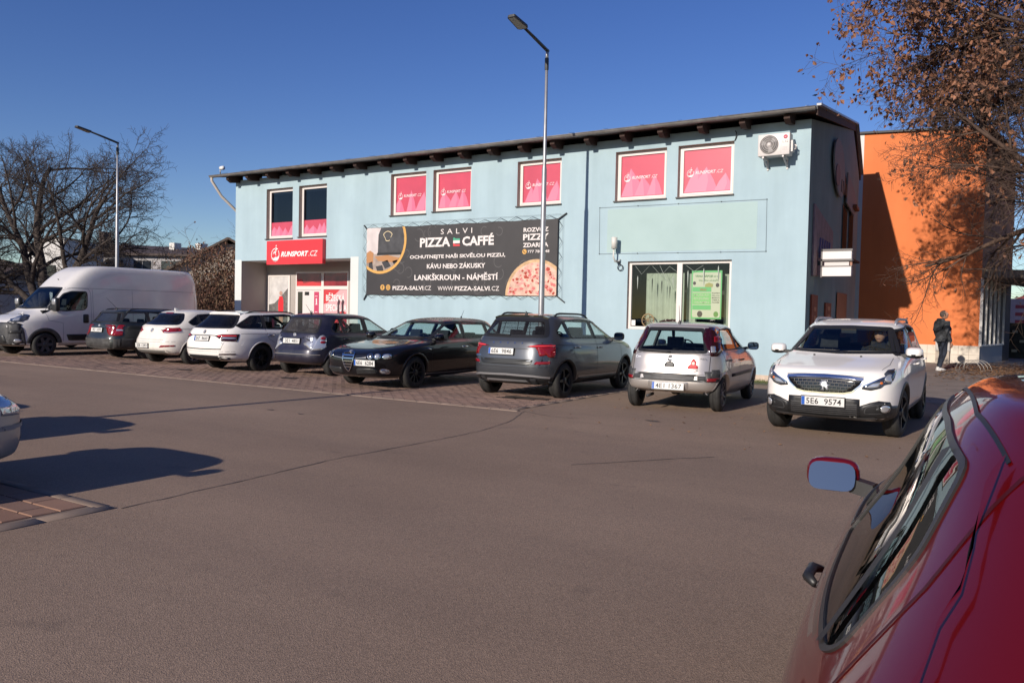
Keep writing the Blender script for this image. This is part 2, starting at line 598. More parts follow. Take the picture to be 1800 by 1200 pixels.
        vs = [s.P(ax, p, off) for p in o2] + [s.P(ax, p, off) for p in i2] + [s.P(ax, p, off - .02) for p in o2] + [s.P(ax, p, off - .03) for p in i2]
        fs = []
        for i in range(n):
            j = (i + 1) % n
            fs += [(i, j, n + j, n + i), (2 * n + i, 2 * n + j, j, i), (n + i, n + j, 3 * n + j, 3 * n + i)]
        mb.add(vs, fs, material, False)
        return mb
    def _emit(s, name, mbs, parent=None):
        return [mb.build(name, parent or s.root) for mb in mbs if mb.f]
    def axes(s, ax, both):
        """mirrored pair: sides L/R, or +y/-y seen from front or rear"""
        if not both: return [(ax, 1)]
        return [('L', 1), ('R', 1)] if ax in 'LR' else [(ax, 1), (ax, -1)]
    def decal(s, name, ax, poly, material, off=.004, both=False, skirt=.02, rings=3, parent=None, L=.06):
        out = []
        for a, m in s.axes(ax, both):
            pl = poly if m == 1 else [((p[0], -p[1]) if ax == 'T' else (-p[0], p[1])) for p in poly]
            out += s._emit(name, [s.fill(MB(), a, pl, material, off, skirt, rings, L)], parent)
        return out
    def strip(s, name, ax, line, width, material, off=.0025, both=False, closed=False, parent=None, L=.05, mb=None):
        out = []
        for a, m in s.axes(ax, both):
            ln = line if m == 1 else [((p[0], -p[1]) if ax == 'T' else (-p[0], p[1])) for p in line]
            ln = densify(ln, L, closed)
            if closed: ln = ln + [ln[0]]
            b = mb if mb is not None else MB(); vs, fs = [], []
            for i, p in enumerate(ln):
                d = Vector(ln[min(i + 1, len(ln) - 1)]) - Vector(ln[max(i - 1, 0)])
                if d.length < 1e-6: d = Vector((1, 0))
                d.normalize(); nn = Vector((-d.y, d.x)) * width / 2
                for sg in (-1, 1): vs.append(s.P(a, (p[0] + nn.x * sg, p[1] + nn.y * sg), off))
            for i in range(len(ln) - 1): fs.append((2 * i, 2 * i + 1, 2 * i + 3, 2 * i + 2))
            b.add(vs, fs, material, True)
            if mb is None: out += s._emit(name, [b], parent)
        return out
    def window(s, ax, poly, glass_mat=None, trim=None, bw=.022, name='window', r=.04, both=None, trim_off=.005):
        both = (ax in 'LR') if both is None else both
        glass_mat = glass_mat or M_glass
        poly = rounded(poly, r)
        s.holes.append((ax, inset(poly, bw * .5)))
        out = []
        for a, m in s.axes(ax, both):
            pl = poly if m == 1 else [(-p[0], p[1]) for p in poly]
            g = s.fill(MB(), a, pl, glass_mat, .001, 0, 5, .09, False).build(name, s.root)
            if trim is not False:
                s.ring(MB(), a, pl, inset(pl, bw), trim or M_black, trim_off).build('window_trim', g)
            out.append(g)
        s.lim = True
        return out
    def _cut(s):
        bm = s.half
        bm.normal_update()
        def pr(ax, c):
            return (c.x, c.z) if ax in 'LR' else (c.y, c.z)
        def ok(ax, f, c):
            if ax in 'LR': return f.normal.y > .12 and c.y > .2
            return (f.normal.x > .08 and c.x > 0) if ax == 'F' else (f.normal.x < -.08 and c.x < 0)
        for ax, poly in s.holes:
            poly = [p for i, p in enumerate(poly) if math.hypot(p[0] - poly[i - 1][0], p[1] - poly[i - 1][1]) > .004]
            if ax in 'FB':
                poly = clip(poly, -1, 0, 0.0)     # keep y >= 0
            if len(poly) < 3: continue
            x0, x1 = min(p[0] for p in poly) - .01, max(p[0] for p in poly) + .01
            z0, z1 = min(p[1] for p in poly) - .01, max(p[1] for p in poly) + .01
            def cand():
                out = []
                for f in bm.faces:
                    c = f.calc_center_median()
                    if not ok(ax, f, c): continue
                    q = [pr(ax, v.co) for v in f.verts]
                    if max(a for a, _ in q) < x0 or min(a for a, _ in q) > x1 or max(b for _, b in q) < z0 or min(b for _, b in q) > z1: continue
                    out.append(f)
                return out
            fs = set(cand())
            n = len(poly)
            for i in range(n):
                p, q = Vector(poly[i]), Vector(poly[(i + 1) % n])
                d = q - p
                if d.length < 1e-5: continue
                if ax in 'FB' and abs(p.x) < 1e-6 and abs(q.x) < 1e-6: continue
                no = Vector((-d.y, d.x)).normalized()
                # only faces the edge itself runs through
                ex0, ex1, ez0, ez1 = min(p.x, q.x) - .002, max(p.x, q.x) + .002, min(p.y, q.y) - .002, max(p.y, q.y) + .002
                sel = []
                for f in fs:
                    if not f.is_valid: continue
                    w = [pr(ax, v.co) for v in f.verts]
                    if max(a for a, _ in w) < ex0 or min(a for a, _ in w) > ex1 or max(b for _, b in w) < ez0 or min(b for _, b in w) > ez1: continue
                    sel.append(f)
                if not sel: continue
                co = Vector((p.x, 0, p.y)) if ax in 'LR' else Vector((0, p.x, p.y))
                nn = Vector((no.x, 0, no.y)) if ax in 'LR' else Vector((0, no.x, no.y))
                geom = set(sel)
                for f in sel: geom.update(f.edges); geom.update(f.verts)
                r = bmesh.ops.bisect_plane(bm, geom=list(geom), plane_co=co, plane_no=nn, dist=1e-5)
                fs.update(e for e in r['geom'] if isinstance(e, bmesh.types.BMFace))
                fs = {f for f in fs if f.is_valid}
            kill = []
            for f in bm.faces:
                c = f.calc_center_median()
                if ok(ax, f, c) and inside(pr(ax, c), poly): kill.append(f)
            bmesh.ops.delete(bm, geom=kill, context='FACES')
    def finish(s, loc, rz, spokes=5, rim_mat=None, steel=False, steer=0.0, arch_mat=None, lip=True, lipw=None):
        s._cut()
        bm = s.half
        s._mirror(bm)
        me = bpy.data.meshes.new('body')
        for f in bm.faces: f.smooth = True
        bm.to_mesh(me); bm.free()
        me.materials.append(s.paint)
        link_mesh('body', me, s.root)
        tm, rm = wheel_meshes(s.wr, s.ww, spokes, rim_mat or M_rim, steel)
        for i, ax in enumerate(s.axles):
            for sg in (1, -1):
                w = link_mesh('wheel', tm, s.root)
                w.location = (ax, sg * s.track / 2, s.wr)
                w.rotation_euler = (0, 0, (0 if sg == 1 else PI) + (steer if i == 0 else 0))
                link_mesh('rim', rm, w)
            if lip:
                R0, R1 = s.wr + .038, s.wr + .045 + (lipw or s.arch)
                ts = [t for t in range(-30, 211, 6) if s.wr + R1 * math.sin(rad(t)) > s.zb + .05]
                for a in 'LR':
                    vs, fs = [], []
                    for t in ts:
                        for R, off in ((R1, .0), (R1 - .008, .007), (R0, .010), (R0, -.06)):
                            p = s.P(a, (ax + R * math.cos(rad(t)), s.wr + R * math.sin(rad(t))), 0.0)
                            p = Vector((ax + R * math.cos(rad(t)), p.y + (off if a == 'L' else -off), s.wr + R * math.sin(rad(t))))
                            vs.append(p)
                    for k in range(len(ts) - 1):
                        for j in range(3): fs.append((k * 4 + j, k * 4 + j + 1, k * 4 + 4 + j + 1, k * 4 + 4 + j))
                    MB().add(vs, fs, arch_mat or s.paint, True).build('wheel_arch', s.root)
        s.root.location = loc
        s.root.rotation_euler = (0, 0, rz)
        return s.root
    # ---- fittings
    def frame(s, ax, y, z, tilt=None):
        p, n = s.hit(ax, y, z)
        n = Vector((n.x, 0, n.z)).normalized()
        if tilt is not None:
            sg = 1 if ax == 'F' else -1
            n = Vector((sg * math.cos(tilt), 0, math.sin(tilt)))
        r = Vector((0, 1, 0)) if ax == 'F' else Vector((0, -1, 0))
        return p, n, r, n.cross(r)
    def plate(s, ax, y, z, txt=None, tilt=None, off=.02, blue=True, frame=True):
        p, n, r, u = s.frame(ax, y, z, tilt)
        c = p + n * off
        def q(a, b, w): return c + r * a + u * b + n * w
        b = MB()
        def slab(a0, a1, b0, b1, w0, w1, m):
            v = [q(a, bb, w) for w in (w0, w1) for a, bb in ((a0, b0), (a1, b0), (a1, b1), (a0, b1))]
            b.add(v, [(0, 1, 2, 3), (4, 5, 6, 7), (0, 1, 5, 4), (1, 2, 6, 5), (2, 3, 7, 6), (3, 0, 4, 7)], m)
        if frame: slab(-.268, .268, -.066, .063, -.03, .002, M_black)
        slab(-.26, .26, -.055, .055, -.02, .005, M_plate)
        o = b.build('number_plate', s.root)
        if blue:
            b2 = MB(); v = [q(a, bb, .0065) for a, bb in ((-.258, -.053), (-.218, -.053), (-.218, .053), (-.258, .053))]
            b2.add(v, [(0, 1, 2, 3)], M_plateblue); b2.build('country_band', o, fix=False)
        if txt:
            k = txt.split(' ')
            b3 = MB()
            lettering(k[0], q(-.200, -.038, .0065), r * .150, u * .076, M_ink, mb=b3, bold=.012)
            lettering(k[1], q(.020, -.038, .0065), r * .205, u * .076, M_ink, mb=b3, bold=.012)
            b3.build('lettering', o, fix=False)
        return o
    def letters(s, ax, txt, y, z, w, h, m, off=.006, name='lettering', shear=0, bold=0):
        p, n, r, u = s.frame(ax, y, z)
        return lettering(txt, p + n * off - r * w / 2 - u * h / 2, r * w, u * h, m, s.root, shear, bold, name=name)
    def badge(s, ax, y, z, rr, m, off=.012, ring=None):
        p, n, r, u = s.frame(ax, y, z)
        b = MB()
        b.lathe([(-.02, rr), (off, rr), (off + .004, rr * .85), (off + .002, rr * .78)], p, n, m, 20)
        b.lathe([(off + .002, rr * .78), (off + .004, .001)], p, n, ring or m, 20)
        return b.build('badge', s.root)
    def mirror(s, x, z, m, size=(.10, .22, .15), reach=.13, stalk=M_black, zoff=.06, lower=None, tilt=0.0):
        for a, sg in (('L', 1), ('R', -1)):
            p, n = s.hit(a, x, z)
            c = Vector((x, p.y + sg * (reach), z + zoff))
            bm = bmesh.new()
            bmesh.ops.create_cube(bm, size=1.0)
            bmesh.ops.subdivide_edges(bm, edges=bm.edges[:], cuts=5, use_grid_fill=True)
            for v in bm.verts:
                d = v.co * 2
                e = 3.2
                k = (abs(d.x) ** e + abs(d.y) ** e + abs(d.z) ** e) ** (1 / e)
                d = d / max(k, .01)
                if d.x < 0: d.x *= .35
                else:
                    f = 1 - .25 * d.x; d.y *= f; d.z *= f
                v.co = Vector((d.x * size[0], d.y * size[1] / 2 * sg, d.z * size[2] / 2)) + c
            me = bpy.data.meshes.new('wing_mirror')
            for f in bm.faces: f.smooth = True
            bmesh.ops.recalc_face_normals(bm, faces=bm.faces[:])
            bm.to_mesh(me); bm.free()
            me.materials.append(m)
            if lower is not None:
                me.materials.append(lower)
                for f in me.polygons:
                    if f.center.z < c.z - size[2] * .18: f.material_index = 1
            o = link_mesh('wing_mirror', me, s.root)
            gx = c.x - size[0] * .35 - .004
            pl = rounded([(-size[1] / 2 * .86, -size[2] / 2 * .82), (size[1] / 2 * .86, -size[2] / 2 * .82), (size[1] / 2 * .86, size[2] / 2 * .82), (-size[1] / 2 * .86, size[2] / 2 * .82)], .04)
            g = MB(); g.add([(gx + b0 * math.sin(tilt) - .012 * (tilt > 0), c.y + a0, c.z + b0 * math.cos(tilt)) for a0, b0 in pl], [tuple(range(len(pl)))], M_mirror); g.build('mirror_glass', o)
            MB().bar((x, p.y - sg * .03, z + .01), (c.x, c.y - sg * size[1] * .35, c.z - size[2] * .25), .07, .05, stalk).build('mirror_stalk', o)
    def handle(s, x, z, m, both=True, L=.2):
        for a, sg in (('L', 1), ('R', -1)):
            pts = [s.P(a, (x - L / 2, z), .006), s.P(a, (x - L / 2 + .03, z + .004), .03), s.P(a, (x + L / 2 - .03, z + .004), .03), s.P(a, (x + L / 2, z), .006)]
            MB().tube(pts, [.010, .015, .015, .010], m, 8).build('door_handle', s.root)
    def spoiler(s, x, w, m, back=.12, th=.035):
        p, n = s.hit('T', x, 0)
        b = MB(); vs = []; N = 12
        for i in range(N + 1):
            y = w * (2 * i / N - 1); e = 1 - .25 * abs(y / w) ** 3
            q, _ = s.hit('T', x, y)
            vs += [(x + .05, y, q.z + .004), (x - back * e, y, q.z - .004), (x - back * e, y, q.z - th), (x + .0, y, q.z - th - .03)]
        fs = []
        for i in range(N):
            for j in range(4): fs.append((4 * i + j, 4 * i + (j + 1) % 4, 4 * i + 4 + (j + 1) % 4, 4 * i + 4 + j))
        fs += [(0, 1, 2, 3), (4 * N + 3, 4 * N + 2, 4 * N + 1, 4 * N)]
        b.add(vs, fs, m); return b.build('roof_spoiler', s.root)
    def rails(s, x0, x1, y, m, h=.05, r=.014, name='roof_rail'):
        for sg in (1, -1):
            pts = []
            for i in range(13):
                t = i / 12; x = x0 + (x1 - x0) * t
                e = min(1, t / .12, (1 - t) / .12); e = e ** .6
                p, n = s.hit('T', x, y * sg); pts.append(p + Vector((0, 0, -.01 + e * h)))
            MB().tube(pts, r, m, 8).build(name, s.root)
    def antenna(s, x, y=0, L=.35, lean=-.5, m=M_black):
        p, n = s.hit('T', x, y)
        b = MB(); b.lathe([(-.01, .03), (.02, .025), (.05, .008)], p, (lean * .3, 0, 1), m, 10)
        d = Vector((lean, 0, 1)).normalized()
        b.tube([p + Vector((0, 0, .02)), p + d * L], [.006, .003], m, 6); b.build('antenna', s.root)
    def wiper(s, ax, pts, m=M_black):
        s.lim = False
        P = [s.P(ax, p, .025) for p in densify(pts, .08, False)]
        s.lim = True
        MB().tube(P, .009, m, 6).build('wiper', s.root)
    def cabin(s, x_front, x_rear, zfloor=.3, zseat=.62, wy=.36, htop=1.12, dash=None, wheel=True, rear=True, steer_side=1, head=True, deck=None, heads_rear=True):
        """seats, dashboard and steering wheel seen through the glass."""
        b = None
        for sg in (1, -1):
            b = MB()
            x = x_front
            w = .25
            b.prism(rounded([(x - .02, zfloor), (x + .48, zfloor), (x + .50, zseat - .05), (x + .46, zseat), (x + .06, zseat - .04), (x - .14, htop - .18), (x - .24, htop - .18), (x - .06, zseat - .10)], .03), sg * wy - w, sg * wy + w, M_seat)
            if head:
                b.prism(rounded([(x - .27, htop - .12), (x - .16, htop - .12), (x - .18, htop + .09), (x - .27, htop + .09)], .04), sg * wy - .14, sg * wy + .14, M_seat)
                for e in (-.06, .06): b.tube([(x - .19, sg * wy + e, htop - .2), (x - .215, sg * wy + e, htop - .1)], .008, M_dark, 6)
            b.build('seat', s.root)
        if rear:
            b = MB(); x = x_rear; w = wy + .22
            b.prism([(x, zfloor), (x + .45, zfloor), (x + .47, zseat), (x + .10, zseat - .04), (x - .1, htop - .17), (x - .2, htop - .17), (x - .05, zseat - .1)], -w, w, M_seat)
            if head and heads_rear:
                for yy in (-wy, wy): b.prism(rounded([(x - .22, htop - .13), (x - .12, htop - .13), (x - .14, htop + .03), (x - .21, htop + .03)], .03), yy - .12, yy + .12, M_seat)
            b.build('rear_bench', s.root)
        if dash:
            b = MB(); xd, zd, wd = dash
            b.prism(rounded([(xd, zd - .35), (xd + .5, zd - .35), (xd + .5, zd - .02), (xd + .15, zd), (xd, zd - .08)], .04), -wd, wd, M_dark)
            b.build('dashboard', s.root)
            if wheel:
                b = MB(); c = Vector((xd - .12, steer_side * wy, zd - .02)); axd = Vector((-.9, 0, .45)).normalized()
                a1 = Vector((0, 1, 0)); a2 = axd.cross(a1)
                b.tube([c + (a1 * math.cos(2 * PI * i / 24) + a2 * math.sin(2 * PI * i / 24)) * .185 for i in range(25)], .014, M_dark, 6, caps=False)
                b.bar(c - a1 * .18, c + a1 * .18, .03, .03, M_dark, axd); b.bar(c, c - a2 * .18, .03, .03, M_dark, axd)
                b.build('steering_wheel', s.root)
        if deck:
            xd0, xd1, zd, wd = deck
            MB().box(xd0, xd1, -wd, wd, zd - .02, zd, M_dark).build('parcel_shelf', s.root)
    def line_set(s, lines, ax='L', w=.008, both=True, m=M_black, name='shut_line'):
        for a, mm in s.axes(ax, both):
            for ln in lines:
                ll = ln if mm == 1 else [(-p[0], p[1]) for p in ln]
                b = MB(); s.strip(name, a, ll, w, m, .002, mb=b)
                b.build(name, s.root)

# ------------------------------------------------------------------ materials of the place
def plaster(name, col, col2, streak=True, bump=.25):
    m, n, b, o = _new(name)
    t = _noise(n, 0.9, 5, .6)
    r = _ramp(n, t.outputs[0], .3, .7, (*col, 1), (*col2, 1))
    c = r.outputs[0]
    if streak:
        t2 = _noise(n, 1.6, 4, .6, stretch=(1, 1, .12))
        r2 = _ramp(n, t2.outputs[0], .38, .78, (1.02, 1.02, 1.02, 1), (.87, .88, .875, 1))
        c = _mix(n, 1.0, c, r2.outputs[0], 'MULTIPLY')
    n.links.new(c, b.inputs['Base Color'])
    b.inputs['Roughness'].default_value = .9
    t3 = _noise(n, 90, 3)
    _bump(n, b, t3.outputs[0], bump, .006)
    return m

def asphalt_mat():
    m, n, b, o = _new('asphalt')
    big = _noise(n, .22, 5, .6)
    r1 = _ramp(n, big.outputs[0], .3, .72, (.250, .178, .132, 1), (.318, .231, .173, 1))
    st = _noise(n, .5, 4, .6, stretch=(.25, 1.4, 1))
    r2 = _ramp(n, st.outputs[0], .3, .75, (.84, .84, .85, 1), (1.08, 1.07, 1.05, 1))
    c = _mix(n, 1.0, r1.outputs[0], r2.outputs[0], 'MULTIPLY')
    fine = n.nodes.new('ShaderNodeTexVoronoi'); fine.inputs['Scale'].default_value = 150
    tc = n.nodes.new('ShaderNodeTexCoord'); n.links.new(tc.outputs['Object'], fine.inputs['Vector'])
    r3 = _ramp(n, fine.outputs['Color'], .0, 1.0, (.55, .55, .55, 1), (1.5, 1.46, 1.42, 1))
    c = _mix(n, .75, c, r3.outputs[0], 'MULTIPLY')
    spots = _noise(n, 2.2, 2, .5)
    r4 = _ramp(n, spots.outputs[0], .68, .76, (0, 0, 0, 1), (.22, .22, .22, 1))
    c = _mix(n, r4.outputs[0], c, (.07, .055, .05, 1))
    n.links.new(c, b.inputs['Base Color'])
    b.inputs['Roughness'].default_value = .85
    b.inputs['Specular IOR Level'].default_value = .25
    fb = _noise(n, 170, 3, .7)
    ad = n.nodes.new('ShaderNodeMath'); ad.operation = 'ADD'
    n.links.new(fb.outputs[0], ad.inputs[0]); n.links.new(fine.outputs['Distance'], ad.inputs[1])
    _bump(n, b, ad.outputs[0], .4, .006)
    return m

def brick_mat(name, c0, c1, c2):
    m, n, b, o = _new(name)
    oi = n.nodes.new('ShaderNodeObjectInfo'); g = n.nodes.new('ShaderNodeNewGeometry')
    a = n.nodes.new('ShaderNodeMath'); a.operation = 'ADD'; n.links.new(oi.outputs['Random'], a.inputs[0]); n.links.new(g.outputs['Random Per Island'], a.inputs[1])
    f = n.nodes.new('ShaderNodeMath'); f.operation = 'FRACT'; n.links.new(a.outputs[0], f.inputs[0])
    r = _ramp(n, f.outputs[0], 0, 1, (*c0, 1), (*c2, 1)); e = r.color_ramp.elements.new(.5); e.color = (*c1, 1)
    tc = n.nodes.new('ShaderNodeNewGeometry')
    t = n.nodes.new('ShaderNodeTexNoise'); t.inputs['Scale'].default_value = .8; t.inputs['Detail'].default_value = 5
    n.links.new(tc.outputs['Position'], t.inputs['Vector'])
    r2 = _ramp(n, t.outputs[0], .35, .7, (.72, .72, .72, 1), (1.12, 1.1, 1.08, 1))
    c = _mix(n, 1, r.outputs[0], r2.outputs[0], 'MULTIPLY')
    n.links.new(c, b.inputs['Base Color']); b.inputs['Roughness'].default_value = .9
    t3 = _noise(n, 70, 3); _bump(n, b, t3.outputs[0], .3, .006)
    return m

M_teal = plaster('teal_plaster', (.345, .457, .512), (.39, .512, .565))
M_teal_shade = plaster('teal_shade_plaster', (.20, .27, .27), (.25, .33, .33))  # darker copy of the teal for unlit walls, shade put into the colour
M_patch = plaster('faded_paint_patch', (.35, .465, .462), (.39, .512, .51), False)
M_recess = plaster('recess_plaster', (.36, .32, .29), (.40, .36, .33), False)
M_jamb = plaster('white_plaster', (.60, .62, .60), (.66, .67, .65), False)
M_reveal = mat('window_reveal', (.40, .34, .31), .85)
M_orange_wall = plaster('orange_plaster', (.66, .182, .058), (.71, .205, .070))
M_pvc = mat('white_window_frame', (.70, .65, .62), .35)
M_filmtop = mat('pink_window_film', (.54, .060, .10), .35, var=.10, vscale=1.2, coat=.6)
M_filmmt = mat('pale_pink_film', (.62, .20, .30), .4)
M_filmmt2 = mat('mid_pink_film', (.68, .15, .25), .4)
M_filmtxt = mat('white_film', (.82, .66, .68), .5)
M_roofdark = mat('dark_roof_sheet', (.030, .030, .032), .6, var=.2)
M_gutter = mat('zinc_gutter', (.22, .205, .195), .5, .3, var=.25, vscale=3)
M_zinc = mat('zinc_flashing', (.42, .43, .45), .45, .5)
M_rafter = mat('stained_timber', (.035, .014, .009), .75, var=.4, vscale=5)
M_soffit = mat('soffit_boards', (.050, .028, .022), .8, var=.3)
M_galv = mat('galvanised_steel', (.36, .36, .37), .45, .6, var=.15, vscale=4)
M_lampdark = mat('lamp_grey', (.045, .047, .05), .5)
M_shopglass = glass('shop_glass', (.80, .84, .82), ior=1.55)
M_darkglass = glass('upper_window_glass', (.10, .12, .14), ior=1.7)
M_red_sign = mat('red_sign', (.78, .035, .045), .35, coat=.2)
M_signwhite = mat('sign_white', (.80, .78, .76), .5)
M_bannerblack = mat('banner_black', (.035, .032, .034), .55, var=.12, vscale=2)
M_bannerink = mat('banner_white', (.72, .66, .64), .55)
M_gold = mat('banner_gold', (.62, .34, .09), .5)
M_cord = mat('cord_black', (.02, .02, .022), .7)
M_asphalt = asphalt_mat()
M_brick = brick_mat('red_paver', (.240, .152, .116), (.265, .170, .132), (.218, .145, .114))
M_brick2 = brick_mat('red_brown_slab', (.30, .165, .115), (.34, .20, .14), (.27, .16, .12))
M_edging = mat('concrete_edging', (.225, .165, .13), .9, var=.2, vscale=3)
M_joint = mat('joint_sand', (.20, .145, .115), .95, var=.3, vscale=9)
M_concrete = mat('pavement_concrete', (.22, .18, .155), .9, var=.18, vscale=2.5, bump=.3, bscale=60)
M_soil = mat('winter_soil', (.14, .105, .075), .95, var=.35, vscale=1.5, col2=(.10, .11, .045))
M_bark = mat('dark_bark', (.055, .042, .036), .9, var=.4, vscale=6)
M_bark2 = mat('brown_twigs', (.085, .052, .038), .9, var=.35, vscale=5)
M_leaf = mat('dry_leaf', (.235, .105, .058), .75, var=.5, vscale=2.5)
M_leaf2 = mat('dark_dry_leaf', (.13, .060, .038), .8, var=.45, vscale=3)
M_litter = mat('leaf_litter', (.22, .12, .06), .9, var=.5, vscale=8)

# ------------------------------------------------------------------ ground
def sheet(name, pts, z, m, kind='structure'):
    zs = z if isinstance(z, (list, tuple)) else [z] * len(pts)
    b = MB().add([(p[0], p[1], zz) for p, zz in zip(pts, zs)], [tuple(range(len(pts)))], m)
    o = b.build(name, fix=False)
    o['kind'] = kind
    return o

sheet('ground', [(-900, -900), (900, -900), (900, 900), (-900, 900)], -.06, M_soil)
sheet('car_park', [(-75, -60), (16, -60), (16, 40), (-75, 40)], 0.0, M_asphalt)

def pavement_z(x, y):
    return .006 + .194 * max(0.0, min(1.0, (y - 17.0) / 13.0))
def pavement():
    b = MB(); ys = [17.0 + i for i in range(0, 24)]; xs = [-4.15, -2.5, -.8, 1.2, 4, 12]
    vs = [(x, y, pavement_z(x, y)) for y in ys for x in xs]
    n = len(xs)
    b.add(vs, [(j * n + i, j * n + i + 1, (j + 1) * n + i + 1, (j + 1) * n + i) for j in range(len(ys) - 1) for i in range(n - 1)], M_concrete)
    o = b.build('pavement'); o['kind'] = 'structure'
pavement()

def ribbon(name, pts, w, m, z=.004, wob=.012, seed=1, dash=None):
    rnd = random.Random(seed); b = MB(); vs = []; fs = []
    P = []
    for i in range(len(pts) - 1):
        p, q = Vector(pts[i]), Vector(pts[i + 1]); k = max(2, int((q - p).length / .12))
        for j in range(k): P.append(p.lerp(q, j / k))
    P.append(Vector(pts[-1]))
    for i, p in enumerate(P):
        d = (P[min(i + 1, len(P) - 1)] - P[max(i - 1, 0)]).normalized(); nn = Vector((-d.y, d.x))
        o = nn * rnd.uniform(-wob, wob); ww = w * rnd.uniform(.45, 1.25)
        vs += [(*(p + o - nn * ww / 2), z), (*(p + o + nn * ww / 2), z)]
    for i in range(len(P) - 1): fs.append((2 * i, 2 * i + 1, 2 * i + 3, 2 * i + 2))
    ob = b.add(vs, fs, m).build(name, fix=False); ob['kind'] = 'structure'
    return ob
M_tar = mat('tar_seam', (.125, .095, .08), .8, var=.4, vscale=4)
ribbon('asphalt_seam', [(-5.58, 3.46), (-5.66, 4.6), (-5.79, 5.9), (-5.74, 7.2), (-5.76, 8.5), (-6.0, 9.6), (-6.42, 10.62)], .016, M_tar, seed=3)
ribbon('asphalt_seam', [(-6.42, 10.62), (-5.8, 10.35), (-5.35, 10.42)], .02, M_tar, seed=5)
ribbon('asphalt_seam', [(-3.74, 7.12), (-3.3, 7.75), (-2.72, 8.52)], .022, M_tar, seed=7)

BRICK = {}
def paver_mesh(lx, ly, h, m, seed):
    k = (lx, ly, seed, m.name)
    if k in BRICK: return BRICK[k]
    rnd = random.Random(seed); b = MB(); c = .006
    x, y = lx / 2, ly / 2
    t = [rnd.uniform(-.0015, .0015) for _ in range(4)]
    v = [(-x, -y, -.02), (x, -y, -.02), (x, y, -.02), (-x, y, -.02), (-x, -y, h - c), (x, -y, h - c), (x, y, h - c), (-x, y, h - c),
         (-x + c, -y + c, h + t[0]), (x - c, -y + c, h + t[1]), (x - c, y - c, h + t[2]), (-x + c, y - c, h + t[3])]
    f = [(8, 9, 10, 11)] + [(i, (i + 1) % 4, 4 + (i + 1) % 4, 4 + i) for i in range(4)] + [(4 + i, 4 + (i + 1) % 4, 8 + (i + 1) % 4, 8 + i) for i in range(4)]
    b.add(v, f, m)
    BRICK[k] = b.mesh('brick')
    return BRICK[k]

def brick_bay():
    x0, x1, y0, y1 = -24.3, -6.72, 10.66, 16.6
    lx, ly = .245, .125
    bay = sheet('brick_paving', [(x0 - .3, y0 - .1), (x1 + .12, y0 - .1), (x1 + .12, y1), (x0 - .3, y1)], .004, M_joint)
    rnd = random.Random(11)
    cells = []
    j = 0; y = y0 + ly / 2
    while y < y1:
        x = x0 + (lx / 2 if j % 2 else 0)
        while x < x1 - .02:
            xe = min(x + lx, x1)
            if xe - x > .06: cells.append(((x + xe) / 2, y, xe - x - .010))
            x += lx
        y += ly; j += 1
    cells.sort(key=lambda c: c[0] ** 2 + c[1] ** 2)
    big, rest = cells[:290], cells[290:]
    for i, (x, y, w) in enumerate(big):
        me = paver_mesh(round(w, 3), ly - .010, .010, M_brick, i % 4)
        o = link_mesh('brick', me, bay); o.location = (x, y, .004 + rnd.uniform(-.001, .0015))
    b = MB()
    for (x, y, w) in rest:
        h = .012 + rnd.uniform(-.0015, .0015); u, v = w / 2, (ly - .010) / 2
        b.add([(x - u, y - v, .0), (x + u, y - v, 0), (x + u, y + v, 0), (x - u, y + v, 0), (x - u, y - v, h), (x + u, y - v, h + .0008), (x + u, y + v, h), (x - u, y + v, h - .0008)],
              [(4, 5, 6, 7), (0, 1, 5, 4), (1, 2, 6, 5), (2, 3, 7, 6), (3, 0, 4, 7)], M_brick)
    o = b.build('brick', bay, fix=False); o['kind'] = 'stuff'
    # flush edging stones
    x = x0 - .2
    while x < x1 + .1:
        bevel_box('edging_stone', bay, M_edging, (x + .25, y0 - .07, -.02), (.49, .10, .066), .006, 1)
        x += .5
    y = y0 - .02
    while y < y1:
        bevel_box('edging_stone', bay, M_edging, (x1 + .06, y + .25, -.02), (.10, .49, .066), .006, 1)
        y += .5
brick_bay()

def oil_stains():
    m = mat('oil_stain', (.075, .055, .045), .6, var=.4, vscale=6)
    rnd = random.Random(12); b = MB()
    for x, y, r in ((-7.35, 12.25, .34), (-7.6, 12.05, .16), (-10.1, 11.6, .14), (-13.4, 12.2, .22), (-16.9, 12.1, .2), (-19.6, 12.3, .18), (-9.4, 8.2, .05), (-8.7, 8.15, .04), (-4.4, 10.9, .09)):
        n = 18; vs = [(x, y, .021 if y > 10.7 and x < -6.7 else .004)]
        for k in range(n):
            a = 2 * PI * k / n; q = r * rnd.uniform(.55, 1.15); vs.append((x + q * math.cos(a) * 1.5, y + q * math.sin(a) * .8, vs[0][2]))
        b.add(vs, [(0, k + 1, (k + 1) % n + 1) for k in range(n)], m)
    o = b.build('oil_stains', fix=False); o['kind'] = 'stuff'
oil_stains()

